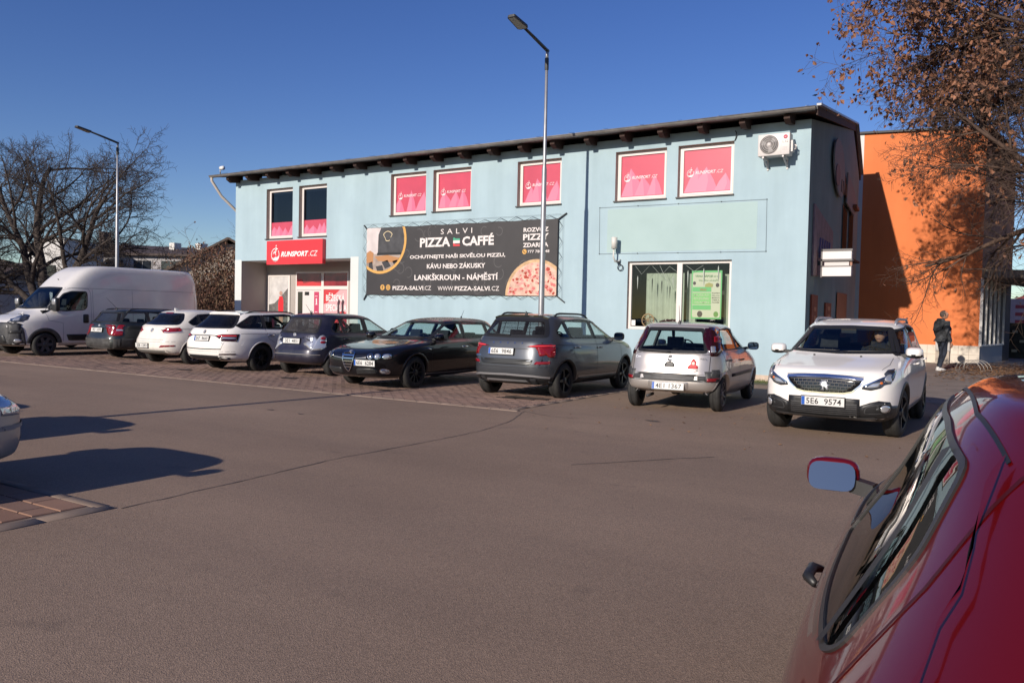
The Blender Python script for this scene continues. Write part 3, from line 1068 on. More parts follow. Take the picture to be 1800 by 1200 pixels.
def near_paving():
    bay = sheet('slab_paving', [(-10.5, .3), (-5.62, .3), (-5.62, 3.46), (-10.5, 3.46)], .004, M_joint)
    lx, ly = .40, .20
    rnd = random.Random(4); j = 0; y = 3.335 - ly / 2
    while y > .6:
        x = -5.80 - (lx / 2 if j % 2 else 0)
        if j % 2:
            o = link_mesh('slab', paver_mesh(lx / 2 - .012, ly - .012, .010, M_brick2, 2), bay); o.location = (-5.80 - lx / 4, y, .004)
        while x - lx > -8.4:
            o = link_mesh('slab', paver_mesh(lx - .012, ly - .012, .010, M_brick2, rnd.randrange(4)), bay)
            o.location = (x - lx / 2, y, .004 + rnd.uniform(-.001, .002))
            x -= lx
        y -= ly; j += 1
    x = -5.70
    while x > -10.4:
        bevel_box('edging_stone', bay, M_edging, (x - .25, 3.40, -.023), (.49, .10, .066), .006, 1); x -= .5
    y = 3.45
    while y > .5:
        bevel_box('edging_stone', bay, M_edging, (-5.68, y - .26, -.025), (.15, .5, .068), .006, 1); y -= .505
near_paving()

# ------------------------------------------------------------------ blue-green shop building
WY = 19.798
XL, XR = -24.70, -4.22
def wall_cells(b, x0, x1, z0, z1, holes, y, m, depth=.16, reveal=None, plane=None):
    """flat wall with real openings; each opening gets its four reveals."""
    P = plane or (lambda x, d, z: (x, y + d, z))
    xs = sorted({x0, x1} | {h[0] for h in holes} | {h[1] for h in holes})
    zs = sorted({z0, z1} | {h[2] for h in holes} | {h[3] for h in holes})
    xs = [x for x in xs if x0 <= x <= x1]; zs = [z for z in zs if z0 <= z <= z1]
    for i in range(len(xs) - 1):
        for j in range(len(zs) - 1):
            cx, cz = (xs[i] + xs[i + 1]) / 2, (zs[j] + zs[j + 1]) / 2
            if any(h[0] < cx < h[1] and h[2] < cz < h[3] for h in holes): continue
            b.add([P(xs[i], 0, zs[j]), P(xs[i + 1], 0, zs[j]), P(xs[i + 1], 0, zs[j + 1]), P(xs[i], 0, zs[j + 1])], [(0, 1, 2, 3)], m)
    for h in holes:
        a, c, d, e = h[:4]; dp = h[4] if len(h) > 4 else depth; r = reveal or m
        b.add([P(a, 0, d), P(a, dp, d), P(a, dp, e), P(a, 0, e)], [(0, 1, 2, 3)], r)
        b.add([P(c, 0, d), P(c, 0, e), P(c, dp, e), P(c, dp, d)], [(0, 1, 2, 3)], r)
        b.add([P(a, 0, e), P(a, dp, e), P(c, dp, e), P(c, 0, e)], [(0, 1, 2, 3)], r)
        b.add([P(a, 0, d), P(c, 0, d), P(c, dp, d), P(a, dp, d)], [(0, 1, 2, 3)], r)

def frame_mesh(b, x0, x1, z0, z1, y, fw, m, depth=.07):
    b.box(x0, x1, y, y + depth, z1 - fw, z1, m); b.box(x0, x1, y, y + depth, z0, z0 + fw, m)
    b.box(x0, x0 + fw, y, y + depth, z0 + fw, z1 - fw, m); b.box(x1 - fw, x1, y, y + depth, z0 + fw, z1 - fw, m)

def runner_logo(o, du, dv, m, parent, name='logo'):
    """ring with a peaked mountain and a small running figure above."""
    o, du, dv = Vector(o), Vector(du), Vector(dv); b = MB()
    def q(a, c): return o + du * a + dv * c
    n = 28; vs = []
    for k in range(n + 1):
        t = rad(78) + (2 * PI - rad(36)) * k / n
        for r in (.46, .405): vs.append(q(.5 + r * math.cos(t), .40 + r * .86 * math.sin(t)))
    b.add(vs, [(2 * k, 2 * k + 1, 2 * k + 3, 2 * k + 2) for k in range(n)], m)
    b.add([q(*p) for p in ((.10, .26), (.35, .20), (.5, .28), (.72, .26), (.90, .36), (.82, .16), (.62, .03), (.40, .02), (.22, .10))], [tuple(range(9))], m)
    b.add([q(*p) for p in ((.20, .42), (.40, .64), (.46, .56), (.36, .50))], [(0, 1, 2, 3)], m)
    b.add([q(*p) for p in ((.40, .46), (.55, .66), (.62, .60), (.56, .52), (.60, .36), (.54, .36), (.52, .50))], [tuple(range(7))], m)
    b.add([q(*p) for p in ((.52, .62), (.50, .80), (.58, .88), (.66, .80), (.80, .76), (.78, .72), (.66, .74), (.62, .62))], [tuple(range(8))], m)
    b.add([q(.60 + .05 * math.cos(t), .94 + .045 * math.sin(t)) for t in [2 * PI * k / 10 for k in range(10)]], [tuple(range(10))], m)
    return b.build(name, parent, fix=False)

def shop_window(bld, x0, x1, z0, z1, seed, full=True, glass_only=.0):
    y = WY + .14
    rnd = random.Random(seed)
    b = MB(); frame_mesh(b, x0 + .002, x1 - .002, z0 + .002, z1 - .002, y, .055, M_pvc); frame_mesh(b, x0 + .058, x1 - .058, z0 + .058, z1 - .058, y - .012, .05, M_pvc, .06)
    w = b.build('window', bld)
    px0, px1, pz0, pz1 = x0 + .108, x1 - .108, z0 + .108, z1 - .108
    zt = pz1 if full else pz0 + (pz1 - pz0) * .31
    gy = y + .030
    if not full:
        g = MB().add([(px0, gy, pz0), (px1, gy, pz0), (px1, gy, pz1), (px0, gy, pz1)], [(0, 1, 2, 3)], M_darkglass); g.build('pane', w, fix=False)
        MB().box(px0, px1, gy + .03, gy + .06, pz1 - .07, pz1, mat('blind_roll', (.55, .55, .56), .7)).build('blind', w)
        MB().box(px0 + .02, px0 + .16, gy + .1, gy + .12, pz0, pz1 - .1, mat('blind_side', (.16, .18, .20), .8)).build('blind_cloth', w)
        MB().box(px0 - .05, px1 + .05, gy + .5, gy + .52, pz0 - .1, pz1, mat('dim_room', (.06, .07, .085), .9)).build('room_back', w)
    film = MB().add([(px0, gy - .004, pz0), (px1, gy - .004, pz0), (px1, gy - .004, zt), (px0, gy - .004, zt)], [(0, 1, 2, 3)], M_filmtop).build('film', w, fix=False)
    b = MB(); W, H = px1 - px0, zt - pz0
    k = 3 if full else 4
    base = .02
    for i in range(k):
        cx = (i + .5 + rnd.uniform(-.3, .3)) / k; hh = rnd.uniform(.36, .72) * (1.0 if full else 1.25); hw = rnd.uniform(.14, .27)
        def q(a, c): return (px0 + W * min(1, max(0, a)), gy - .008 - i * .001, pz0 + H * min(.98, max(0, c)))
        pk = cx + rnd.uniform(-.04, .04)
        b.add([q(cx - hw, base), q(cx - hw * .5, hh * .55), q(pk, hh), q(pk + hw * .15, hh * .45), q(cx + hw * .1, base)], [(0, 1, 2, 3, 4)], M_filmmt)
        b.add([q(pk, hh), q(cx + hw * .7, hh * .5), q(cx + hw * 1.1, base), q(cx + hw * .1, base), q(pk + hw * .15, hh * .45)], [(0, 1, 2, 3, 4)], M_filmmt2)
    b.build('film_mountain', w, fix=False)
    if full:
        lx = px0 + W * .06
        runner_logo((lx, gy - .014, pz0 + H * .36), (W * .16, 0, 0), (0, 0, H * .24), M_filmtxt, w)
        lettering('RUNSPORT', (lx + W * .19, gy - .014, pz0 + H * .43), (W * .43, 0, 0), (0, 0, H * .075), M_filmtxt, w, shear=.25, bold=.02)
        lettering('.CZ', (lx + W * .63, gy - .014, pz0 + H * .43), (W * .15, 0, 0), (0, 0, H * .075), M_filmtxt, w, shear=.25)
    # dark metal sill
    MB().box(x0 - .03, x1 + .03, WY - .05, WY + .135, z0 - .035, z0 - .003, mat('sill_metal', (.05, .045, .045), .5)).build('window_sill', w)
    return w

WIN = [(-7.49, -6.04, 4.62, 5.93), (-9.25, -7.80, 4.62, 5.93), (-12.36, -10.91, 4.65, 5.93), (-15.44, -14.00, 4.65, 5.93), (-17.16, -15.72, 4.61, 5.93)]
WIN2 = [(-21.36, -20.01, 4.07, 5.84), (-23.02, -21.67, 4.05, 5.83)]
BIGW = (-8.82, -6.02, 1.19, 2.99)
REC = (-24.34, -18.87, .02, 3.28)
RY = WY + 1.17
SIDE0, SIDE1 = Vector((-4.22, WY)), Vector((-4.50, 28.4))

def blue_building():
    bld = thing('shop_building', 'pale blue-green two-storey shop building with pink-filmed upper windows', 'building', (0, 0, 0))
    b = MB()
    holes = WIN + WIN2 + [BIGW, (*REC, 1.17)]
    wall_cells(b, XL, XR, 0, 6.26, [(*h, .15) if len(h) == 4 else h for h in holes], WY, M_teal, .15, M_reveal)
    b.build('front_wall', bld, fix=False)
    # plinth plaster left bare at the foot of the wall
    MB().box(-18.6, XR + .02, WY - .012, WY + .01, 0, .16, mat('bare_plaster', (.50, .40, .32), .9, var=.3, vscale=3)).build('plinth', bld)
    # recess: back wall with openings, ceiling paint
    b = MB()
    P0, P1, Q0, Q1 = -24.22, -23.02, -22.76, -20.08
    rh = [(P0, P1, .3, 2.80, .06), (Q0, Q1, .05, 2.93, .08)]
    wall_cells(b, REC[0], REC[1], 0, 3.28, rh, RY, M_recess, .08, M_recess)
    b.add([(REC[1] - .004, WY + .002, 0), (REC[1] - .004, RY, 0), (REC[1] - .004, RY, 3.279), (REC[1] - .004, WY + .002, 3.279)], [(0, 1, 2, 3)], M_jamb)
    b.add([(REC[0] + .004, WY + .002, 0), (REC[0] + .004, RY, 0), (REC[0] + .004, RY, 3.279), (REC[0] + .004, WY + .002, 3.279)], [(0, 1, 2, 3)], M_recess)
    b.add([(REC[0], WY + .002, 3.276), (REC[1], WY + .002, 3.276), (REC[1], RY, 3.276), (REC[0], RY, 3.276)], [(0, 1, 2, 3)], M_jamb)
    b.build('entrance_recess', bld, fix=False)
    MB().box(XR - 14.62, REC[1] + .38, WY - .006, WY + .004, 0, 3.30, M_jamb).build('white_pilaster', bld) if False else None
    MB().box(REC[1], REC[1] + .36, WY - .005, WY + .002, .165, 3.32, M_jamb).build('pilaster', bld)
    MB().box(XL - .002, REC[0], WY - .005, WY + .002, 0, 3.32, M_jamb).build('pilaster', bld)
    # side walls and back
    def SP(d, t, z):      # along the east wall
        p = SIDE0.lerp(SIDE1, d / 8.605); n = Vector((SIDE1.y - SIDE0.y, -(SIDE1.x - SIDE0.x))).normalized()
        return (p.x - n.x * t, p.y - n.y * t, z)
    b = MB()
    b.add([SP(0, 0, 0), SP(8.605, 0, 0), SP(8.605, 0, 6.30), SP(7.0, 0, 7.45), SP(0, 0, 6.26)], [(0, 1, 2, 3, 4)], M_teal_shade)
    b.add([(XL, WY, 0), (XL, 28.4, 0), (XL, 28.4, 6.3), (XL, 26.8, 7.45), (XL, WY, 6.26)], [(0, 1, 2, 3, 4)], M_teal)
    b.add([(XL, 28.4, 0), (SIDE1.x, 28.4, 0), (SIDE1.x, 28.4, 6.3), (XL, 28.4, 6.3)], [(0, 1, 2, 3)], M_teal_shade)
    b.build('side_wall', bld, fix=False)
    # door, windows and a ledge on the shaded east wall
    for d0, d1, z0, z1, m, nm in ((5.2, 6.1, 3.5, 4.95, M_darkglass, 'side_window'), (6.5, 7.4, 3.5, 4.95, M_darkglass, 'side_window'), (4.6, 6.6, .15, 2.35, mat('dim_door', (.05, .045, .045), .5), 'side_door')):
        MB().add([SP(d0, -.03, z0), SP(d1, -.03, z0), SP(d1, -.03, z1), SP(d0, -.03, z1)], [(0, 1, 2, 3)], m).build(nm, bld, fix=False)
    MB().bar(SP(4.8, -.12, 3.40), SP(7.8, -.12, 3.40), .18, .06, M_soffit).build('ledge', bld)
    MB().bar(SP(6.6, -.15, 5.05), SP(7.2, -.15, 5.0), .14, .10, mat('rusty_bracket', (.22, .07, .03), .7)).build('ledge', bld)
    # roof
    ez, ey = 6.42, 19.22
    rz, ry = 7.72, 27.2
    bz, by = 6.42, 28.9
    xl, xr0, xr1, xr2 = XL - .32, -3.97, -4.44, -4.52
    b = MB(); th = .09
    top = [(xl, ey, ez), (xr0, ey, ez), (xr1, ry, rz), (xl, ry, rz)]
    b.add(top + [(x, y, z - th) for x, y, z in top], [(0, 1, 2, 3), (7, 6, 5, 4), (0, 4, 5, 1), (1, 5, 6, 2), (3, 7, 4, 0)], M_roofdark)
    top = [(xl, ry, rz), (xr1, ry, rz), (xr2, by, bz), (xl, by, bz)]
    b.add(top + [(x, y, z - th) for x, y, z in top], [(0, 1, 2, 3), (7, 6, 5, 4), (1, 5, 6, 2), (2, 6, 7, 3), (3, 7, 4, 0)], M_roofdark)
    roof = b.build('roof', bld)
    b = MB(); k = (rz - ez) / (ry - ey)
    b.add([(xl, ey + .02, ez - th - .012), (xr0, ey + .02, ez - th - .012), (xr0 - .05, WY + .3, ez - th - .012 + k * .88), (xl, WY + .3, ez - th - .012 + k * .88)], [(0, 1, 2, 3)], M_soffit)
    b.build('soffit', bld, fix=False)
    b = MB()
    b.bar((xr0 + .03, ey - .03, ez + .01), (xr1 + .03, ry, rz + .01), .10, .05, M_zinc); b.bar((xr1 + .03, ry, rz + .01), (xr2 + .03, by, bz + .01), .10, .05, M_zinc)
    b.bar((xr0 - .02, ey + .03, ez - .12), (xr1 - .02, ry, rz - .12), .04, .18, M_soffit); b.bar((xr1 - .02, ry, rz - .12), (xr2 - .02, by, bz - .12), .04, .2, M_soffit)
    b.bar((xr1 - .2, ry - .1, rz - .3), (xr2 - .2, by - .1, bz - .3), .3, .05, M_soffit)
    b.build('verge_flashing', roof)
    # gutter: half round
    b = MB(); n = 9; vs = []
    for x in (XL - .62, xr0 - .03):
        for i in range(n):
            t = PI + PI * i / (n - 1); vs.append((x, ey - .07 + .075 * math.cos(t), ez - .045 + .075 * math.sin(t)))
    b.add(vs, [(i, i + 1, n + i + 1, n + i) for i in range(n - 1)], M_gutter, True)
    vs = []
    for x in (XL - .62, xr0 - .03):
        for i in range(n):
            t = PI + PI * i / (n - 1); vs.append((x, ey - .07 + .068 * math.cos(t), ez - .045 + .068 * math.sin(t)))
    b.add(vs, [(n + i, n + i + 1, i + 1, i) for i in range(n - 1)], M_gutter, True)
    b.tube([(XL - .62, ey - .147, ez - .043), (xr0 - .03, ey - .147, ez - .043)], .012, M_gutter, 8)
    for x in (XL - .62, xr0 - .03):
        b.add([(x, ey - .07 + .075 * math.cos(PI + PI * i / 8), ez - .045 + .075 * math.sin(PI + PI * i / 8)) for i in range(9)], [tuple(range(9))], M_gutter)
    gut = b.build('gutter', bld, fix=False)
    x = XL + .1
    while x < xr0 - .2:
        MB().bar((x, ey - .15, ez - .02), (x, ey + .12, ez + .05), .03, .008, M_galv).build('gutter_bracket', gut)
        x += 1.02
    b = MB()
    b.tube([(XL - .54, ey - .07, ez - .10), (XL - .54, ey - .07, ez - .22), (XL - .40, ey + .25, ez - .75), (XL - .10, WY + .1, ez - 1.25), (XL - .07, WY + .25, ez - 1.5), (XL - .07, WY + .25, .1)], .05, mat('downpipe', (.48, .43, .38), .6), 10)
    b.build('downpipe', bld)
    # rafters
    r = MB(); r.prism([(ey + .05, ez - .10), (ey + .05, ez - .20), (ey + .22, ez - .29), (WY + .12, ez - .22), (WY + .12, ez - .05 + k * .6)], -.07, .07, M_rafter, 'yz')
    me = r.mesh('rafter'); r.fix(me)
    x = XL + .18
    while x < XR + .05:
        o = link_mesh('rafter', me, bld); o.location = (x, 0, -.015); x += 1.045
    for i, wdw in enumerate(WIN): shop_window(bld, *wdw, 20 + i * 3)
    for i, wdw in enumerate(WIN2): shop_window(bld, *wdw, 60 + i, full=False)
    # entrance: poster window, glazed door, side light
    b = MB(); frame_mesh(b, P0, P1, .3, 2.80, RY - .02, .05, M_pvc); b.box(P1 - .10, P1, RY - .03, RY + .05, .3, 2.80, M_pvc); pw = b.build('poster_window', bld)
    y = RY - .004
    def quad(name, pts, m, par, dy=0): return MB().add([(p[0], y - dy, p[1]) for p in pts], [tuple(range(len(pts)))], m).build(name, par, fix=False)
    quad('poster', [(P0 + .05, .35), (P1 - .10, .35), (P1 - .10, 2.75), (P0 + .05, 2.75)], mat('poster_sky', (.55, .53, .52), .5, var=.2, vscale=3), pw)
    quad('poster_hill', [(P0 + .05, .35), (P1 - .10, .35), (P1 - .10, 2.35), (P0 + .75, 2.05), (P0 + .35, 1.75), (P0 + .05, 1.7)], mat('poster_hill', (.13, .12, .115), .6, var=.4, vscale=9), pw, .004)
    sk = mat('poster_skin', (.45, .26, .20), .6)
    quad('poster_runner', [(P0 + .58, 1.35), (P0 + .84, 1.35), (P0 + .84, 1.85), (P0 + .78, 2.02), (P0 + .62, 2.02), (P0 + .56, 1.75)], M_red_sign, pw, .008)
    quad('poster_runner', [(P0 + .62, .45), (P0 + .72, .45), (P0 + .80, 1.0), (P0 + .84, 1.36), (P0 + .58, 1.36), (P0 + .66, .95)], sk, pw, .009)
    quad('poster_runner', circle(P0 + .70, 2.13, .085, 10), sk, pw, .008)
    quad('poster_runner', [(P0 + .20, .7), (P0 + .34, .7), (P0 + .36, 1.05), (P0 + .28, 1.2), (P0 + .20, 1.05)], mat('poster_pink', (.55, .12, .16), .6), pw, .008)
    b = MB(); frame_mesh(b, Q0, Q1, .05, 2.93, RY + .01, .06, M_pvc)
    b.box(-21.42, -21.30, RY + .005, RY + .08, .11, 2.87, M_pvc); b.box(Q0 + .06, -21.42, RY + .008, RY + .075, 2.26, 2.40, M_pvc); b.box(-21.30, Q1 - .06, RY + .008, RY + .075, 2.28, 2.40, M_pvc)
    ds = b.build('shop_door', bld)
    quad('transom_film', [(Q0 + .06, 2.40), (-21.42, 2.40), (-21.42, 2.87), (Q0 + .06, 2.87)], mat('red_film_dark', (.22, .025, .03), .25, var=.6, vscale=1.6, coat=.5), ds, -.035)
    quad('transom_film', [(-21.30, 2.40), (Q1 - .06, 2.40), (Q1 - .06, 2.87), (-21.30, 2.87)], mat('red_film_dark', (.22, .025, .03), .25), ds, -.035)
    quad('transom_film', [(Q0 + .06, 2.40), (-21.42, 2.40), (-21.42, 2.50), (-21.9, 2.56), (Q0 + .4, 2.50), (Q0 + .3, 2.66), (Q0 + .06, 2.66)], mat('red_film', (.55, .05, .055), .4), ds, -.03)
    quad('side_film', [(-21.30, .2), (Q1 - .06, .2), (Q1 - .06, 2.27), (-21.30, 2.27)], mat('red_film', (.55, .05, .055), .4), ds, -.03)
    quad('side_film', [(-21.30, .8), (-21.0, 1.1), (-20.7, 1.22), (-20.4, 1.55), (-20.2, 1.45), (Q1 - .06, 1.3), (Q1 - .06, 2.27), (-20.5, 2.27), (-20.8, 2.05), (-21.1, 1.8), (-21.30, 1.75)], mat('pale_rose_film', (.62, .36, .38), .5), ds, -.025)
    quad('side_film', [(-21.30, .2), (Q1 - .06, .2), (Q1 - .06, 1.25), (-20.35, 1.35), (-20.75, 1.05), (-21.05, .8), (-21.30, .72)], mat('deep_red_film', (.30, .015, .035), .5), ds, -.022)
    lettering('BĚŽECKÁ', (-21.18, y - .0 + .018, 1.86), (.92, 0, 0), (0, 0, .30), M_signwhite, ds, bold=.02)
    lettering('SPECIALKA', (-21.18, y + .018, 1.50), (1.02, 0, 0), (0, 0, .24), M_signwhite, ds, bold=.02)
    for px in (-20.55, -20.35): quad('runner_print', [(px - .05, 1.42), (px + .05, 1.40), (px + .03, 1.7), (px + .07, 1.85), (px, 1.95), (px - .06, 1.8)], mat('print_black', (.05, .02, .03), .6), ds, -.012)
    # door leaf
    b = MB()
    b.box(Q0 + .06, -21.43, RY + .012, RY + .06, .1, 2.25, mat('door_white', (.66, .62, .60), .4)); b.build('door_leaf', ds)
    for x0, x1, z0, z1 in ((-22.63, -22.38, .3, 2.19), (-22.27, -22.04, 2.06, 2.19), (-22.27, -22.04, .5, 1.35)):
        quad('door_pane', [(x0, z0), (x1, z0), (x1, z1), (x0, z1)], mat('dark_pane', (.025, .022, .022), .08, coat=.5), ds, -.012)
    quad('door_film', [(-21.78, .35), (-21.53, .35), (-21.53, 2.19), (-21.78, 2.19)], mat('pink_door_film', (.50, .06, .13), .4), ds, -.012)
    for z in (2.02, 1.72, 1.45, 1.15): quad('door_film', [(-21.73, z), (-21.60, z), (-21.60, z + .02), (-21.73, z + .02)], M_filmtxt, ds, -.008)
    quad('door_film', [(-21.68, 1.74), (-21.62, 1.74), (-21.63, 1.95), (-21.69, 1.95)], M_filmtxt, ds, -.008)
    MB().tube([(-21.86, RY - .05, .9), (-21.86, RY - .05, 1.5)], .016, M_galv, 8).build('door_handle', ds)
    # display window of the ground floor
    x0, x1, z0, z1 = BIGW; y = WY + .10
    b = MB(); frame_mesh(b, x0 + .002, x1 - .002, z0 + .002, z1 - .002, y, .075, M_pvc); b.box(-7.47, -7.33, y - .005, y + .08, z0 + .07, z1 - .07, M_pvc)
    dw = b.build('display_window', bld)
    for a, c in ((x0 + .075, -7.47), (-7.33, x1 - .075)):
        MB().add([(a, y + .035, z0 + .075), (c, y + .035, z0 + .075), (c, y + .035, z1 - .075), (a, y + .035, z1 - .075)], [(0, 1, 2, 3)], M_shopglass).build('pane', dw, fix=False)
    b = MB(); rm = mat('shop_room', (.16, .15, .14), .9)
    b.add([(x0 - .6, y + 1.6, .3), (x1 + .6, y + 1.6, .3), (x1 + .6, y + 1.6, 3.2), (x0 - .6, y + 1.6, 3.2)], [(0, 1, 2, 3)], mat('shop_room_back', (.05, .055, .05), .9))
    b.add([(x0 - .6, y + .08, 3.2), (x1 + .6, y + .08, 3.2), (x1 + .6, y + 1.6, 3.2), (x0 - .6, y + 1.6, 3.2)], [(0, 1, 2, 3)], rm)
    b.add([(x0 - .6, y + .08, z0 + .03), (x1 + .6, y + .08, z0 + .03), (x1 + .6, y + 1.6, z0 + .03), (x0 - .6, y + 1.6, z0 + .03)], [(0, 1, 2, 3)], mat('window_shelf', (.45, .42, .38), .7))
    for xx in (x0 - .6, x1 + .6): b.add([(xx, y + .08, .3), (xx, y + 1.6, .3), (xx, y + 1.6, 3.2), (xx, y + .08, 3.2)], [(0, 1, 2, 3)], rm)
    b.build('display_recess', dw, fix=False)
    # green pleated cloth behind the glass
    cl = mat('green_cloth', (.42, .47, .38), .85, var=.12, vscale=3); b = MB()
    for a, c, zt in ((-8.50, -7.42, 2.70), (-7.36, -7.06, 2.68), (-6.35, -6.20, 2.66)):
        n = max(6, int((c - a) / .03)); vs = []
        for i in range(n + 1):
            xx = a + (c - a) * i / n; dd = .03 * math.sin(i * 1.15) + .012 * math.sin(i * .41)
            vs += [(xx, y + .45 + dd, z0 + .05), (xx, y + .45 + dd * .6, zt)]
        b.add(vs, [(2 * i, 2 * i + 2, 2 * i + 3, 2 * i + 1) for i in range(n)], cl, True)
    b.build('curtain', dw, fix=False)
    # white decorations strung across the glass
    b = MB(); wl = mat('string_white', (.7, .7, .68), .6)
    for p in ([(-8.72, 2.92), (-8.5, 2.66), (-8.25, 2.92), (-7.95, 2.62), (-7.72, 2.86), (-7.5, 2.70)], [(-8.0, 2.9), (-7.75, 2.4), (-7.6, 2.55)], [(-7.3, 2.9), (-7.05, 2.72), (-6.8, 2.88)]):
        b.tube([(q[0], y + .10, q[1]) for q in p], .004, wl, 4)
    b.build('string_decoration', dw)
    b = MB()
    for xx, zt, L, m in ((-8.62, 2.62, .36, wl), (-8.2, 2.56, .38, M_cord), (-7.93, 2.50, .36, M_cord), (-7.70, 2.36, .34, M_cord), (-7.62, 2.60, .25, wl), (-7.22, 2.75, .45, wl), (-6.80, 2.80, .45, wl), (-6.42, 2.86, .40, wl), (-6.12, 2.84, .35, wl)):
        b.lathe([(0, .003), (.06, .016), (L * .6, .010), (L, .002)], (xx, y + .12, zt), (0, 0, -1), m, 6)
    b.build('icicle_decoration', dw)
    # poster in the right half
    P = lambda u, v, d=0: (-7.13 + .80 * u, y + .16 - d, 1.50 + 1.24 * v)
    b = MB(); gm = mat('poster_green', (.16, .55, .20), .5); pm = mat('poster_cream', (.66, .66, .50), .5)
    b.add([P(0, 0), P(1, 0), P(1, 1), P(0, 1)], [(0, 1, 2, 3)], gm)
    po = b.build('shop_poster', dw, fix=False)
    def pq(name, pts, m, d): return MB().add([P(u, v, d) for u, v in pts], [tuple(range(len(pts)))], m).build(name, po, fix=False)
    pq('poster_panel', rounded([(.04, .03), (.96, .03), (.96, .96), (.04, .96)], .05), pm, .004)
    for v0, v1, m in ((.56, .66, gm), (.30, .54, mat('poster_light_green', (.26, .62, .22), .5)), (.19, .285, gm)): pq('poster_block', [(.05, v0), (.66, v0), (.66, v1), (.05, v1)], m, .008)
    lettering('VÁNO NÁPOJE s.r.o.', P(.12, .85, .008), Vector((.62, 0, 0)), (0, 0, .085), mat('poster_ink', (.05, .22, .07), .6), po, bold=.02)
    lettering('Vína přímo od vinařů', P(.24, .765, .008), Vector((.50, 0, 0)), (0, 0, .075), mat('poster_ink', (.05, .22, .07), .6), po)
    lettering('VÍNO', P(.28, .585, .012), Vector((.18, 0, 0)), (0, 0, .06), mat('poster_redink', (.55, .12, .08), .6), po, bold=.02)
    for i, t in enumerate(('MUŠKÁT', 'RYZLINK', 'TRAMÍN')): lettering(t, P(.10, .475 - i * .075, .012), Vector((.40, 0, 0)), (0, 0, .055), pm, po, bold=.01)
    for i, t in enumerate(('RULANDA', 'PÁLAVA', 'MORAVA', 'VERA', 'OLIVER')): lettering(t, P(.69, .52 - i * .048, .008), Vector((.20, 0, 0)), (0, 0, .036), M_ink, po, bold=.01)
    gr = mat('poster_grapes', (.07, .05, .06), .6); lf = mat('poster_leaf', (.14, .32, .08), .6)
    for u, v, s_ in ((.10, .74, .05), (.86, .70, .06), (.83, .10, .08), (.30, .10, .09)):
        pq('poster_picture', [(u + s_ * math.cos(t), v + s_ * .75 * math.sin(t)) for t in [2 * PI * k / 9 for k in range(9)]], lf if u > .8 and v < .2 else gr, .010)
    pq('poster_picture', [(.45, .66), (.70, .66), (.72, .72), (.58, .75), (.46, .72)], mat('poster_ochre', (.45, .40, .14), .6), .010)
    # display goods at the foot of the window: wheel and dark bottles
    b = MB(); wood = mat('wicker', (.42, .26, .15), .7, var=.3)
    b.tube([(-8.35 + .17 * math.cos(t), y + .25, z0 + .24 + .17 * math.sin(t)) for t in [2 * PI * k / 20 for k in range(21)]], .018, wood, 6, caps=False)
    for k in range(5):
        t = PI * k / 5; b.tube([(-8.35 - .17 * math.cos(t), y + .25, z0 + .24 - .17 * math.sin(t)), (-8.35 + .17 * math.cos(t), y + .25, z0 + .24 + .17 * math.sin(t))], .008, wood, 5)
    b.build('display_wheel', dw)
    bot = mat('dark_bottle', (.05, .012, .012), .12, coat=.5)
    for i in range(4):
        b = MB(); b.lathe([(0, .001), (0, .045), (.22, .045), (.28, .016), (.36, .016), (.36, .001)], (-8.14 + i * .10, y + .3 + .03 * (i % 2), z0 + .13 + .06 * (i % 2)), (.9, .1, .25), bot, 10); b.build('bottle', dw)
    MB().box(x0 + .09, x0 + .20, y + .03, y + .034, z0 + .10, z0 + .24, M_signwhite).build('sticker', dw)
    # faded rectangle where a banner used to hang
    MB().box(-9.45, -5.42, WY - .003, WY + .001, 3.24, 4.40, M_patch).build('faded_patch', bld)
    # camera on the roof corner
    b = MB(); b.tube([(XL - .28, ey + .1, ez + .02), (XL - .28, ey + .1, ez + .24)], .02, M_galv, 8); b.lathe([(-.10, .001), (-.10, .07), (.10, .075), (.12, .001)], (XL - .16, ey + .08, ez + .24), (1, -.2, -.05), M_white, 12); b.build('roof_camera', bld)
    b = MB(); b.tube([(-6.02, WY - .02, 6.16), (-5.97, WY - .08, 6.10), (-6.0, WY - .03, 5.98), (-6.03, WY - .01, 5.92)], .012, M_cord, 6); b.build('cable', bld)
    return SP
SP = blue_building()

# things fixed to the building
def shop_sign():
    y0 = WY - .16
    t = thing('shop_sign', 'red sign box reading RUNSPORT.CZ over the shop entrance', 'sign', (-21.41, WY, 3.53))
    x, z = -21.41, 3.53
    def L(px, py, pz): return (px - x, py - WY, pz - z)
    b = MB(); b.box(-1.39, 1.385, -.16, -.004, -.42, .42, M_red_sign); b.build('sign_box', t)
    runner_logo(L(-22.58, y0 - .004, 3.21), (.46, 0, 0), (0, 0, .60), M_signwhite, t)
    lettering('RUNSPORT', L(-22.06, y0 - .004, 3.375), (1.37, 0, 0), (0, 0, .185), M_signwhite, t, shear=.28, bold=.04)
    lettering('.CZ', L(-20.68, y0 - .004, 3.375), (.44, 0, 0), (0, 0, .185), M_signwhite, t, shear=.28)
shop_sign()

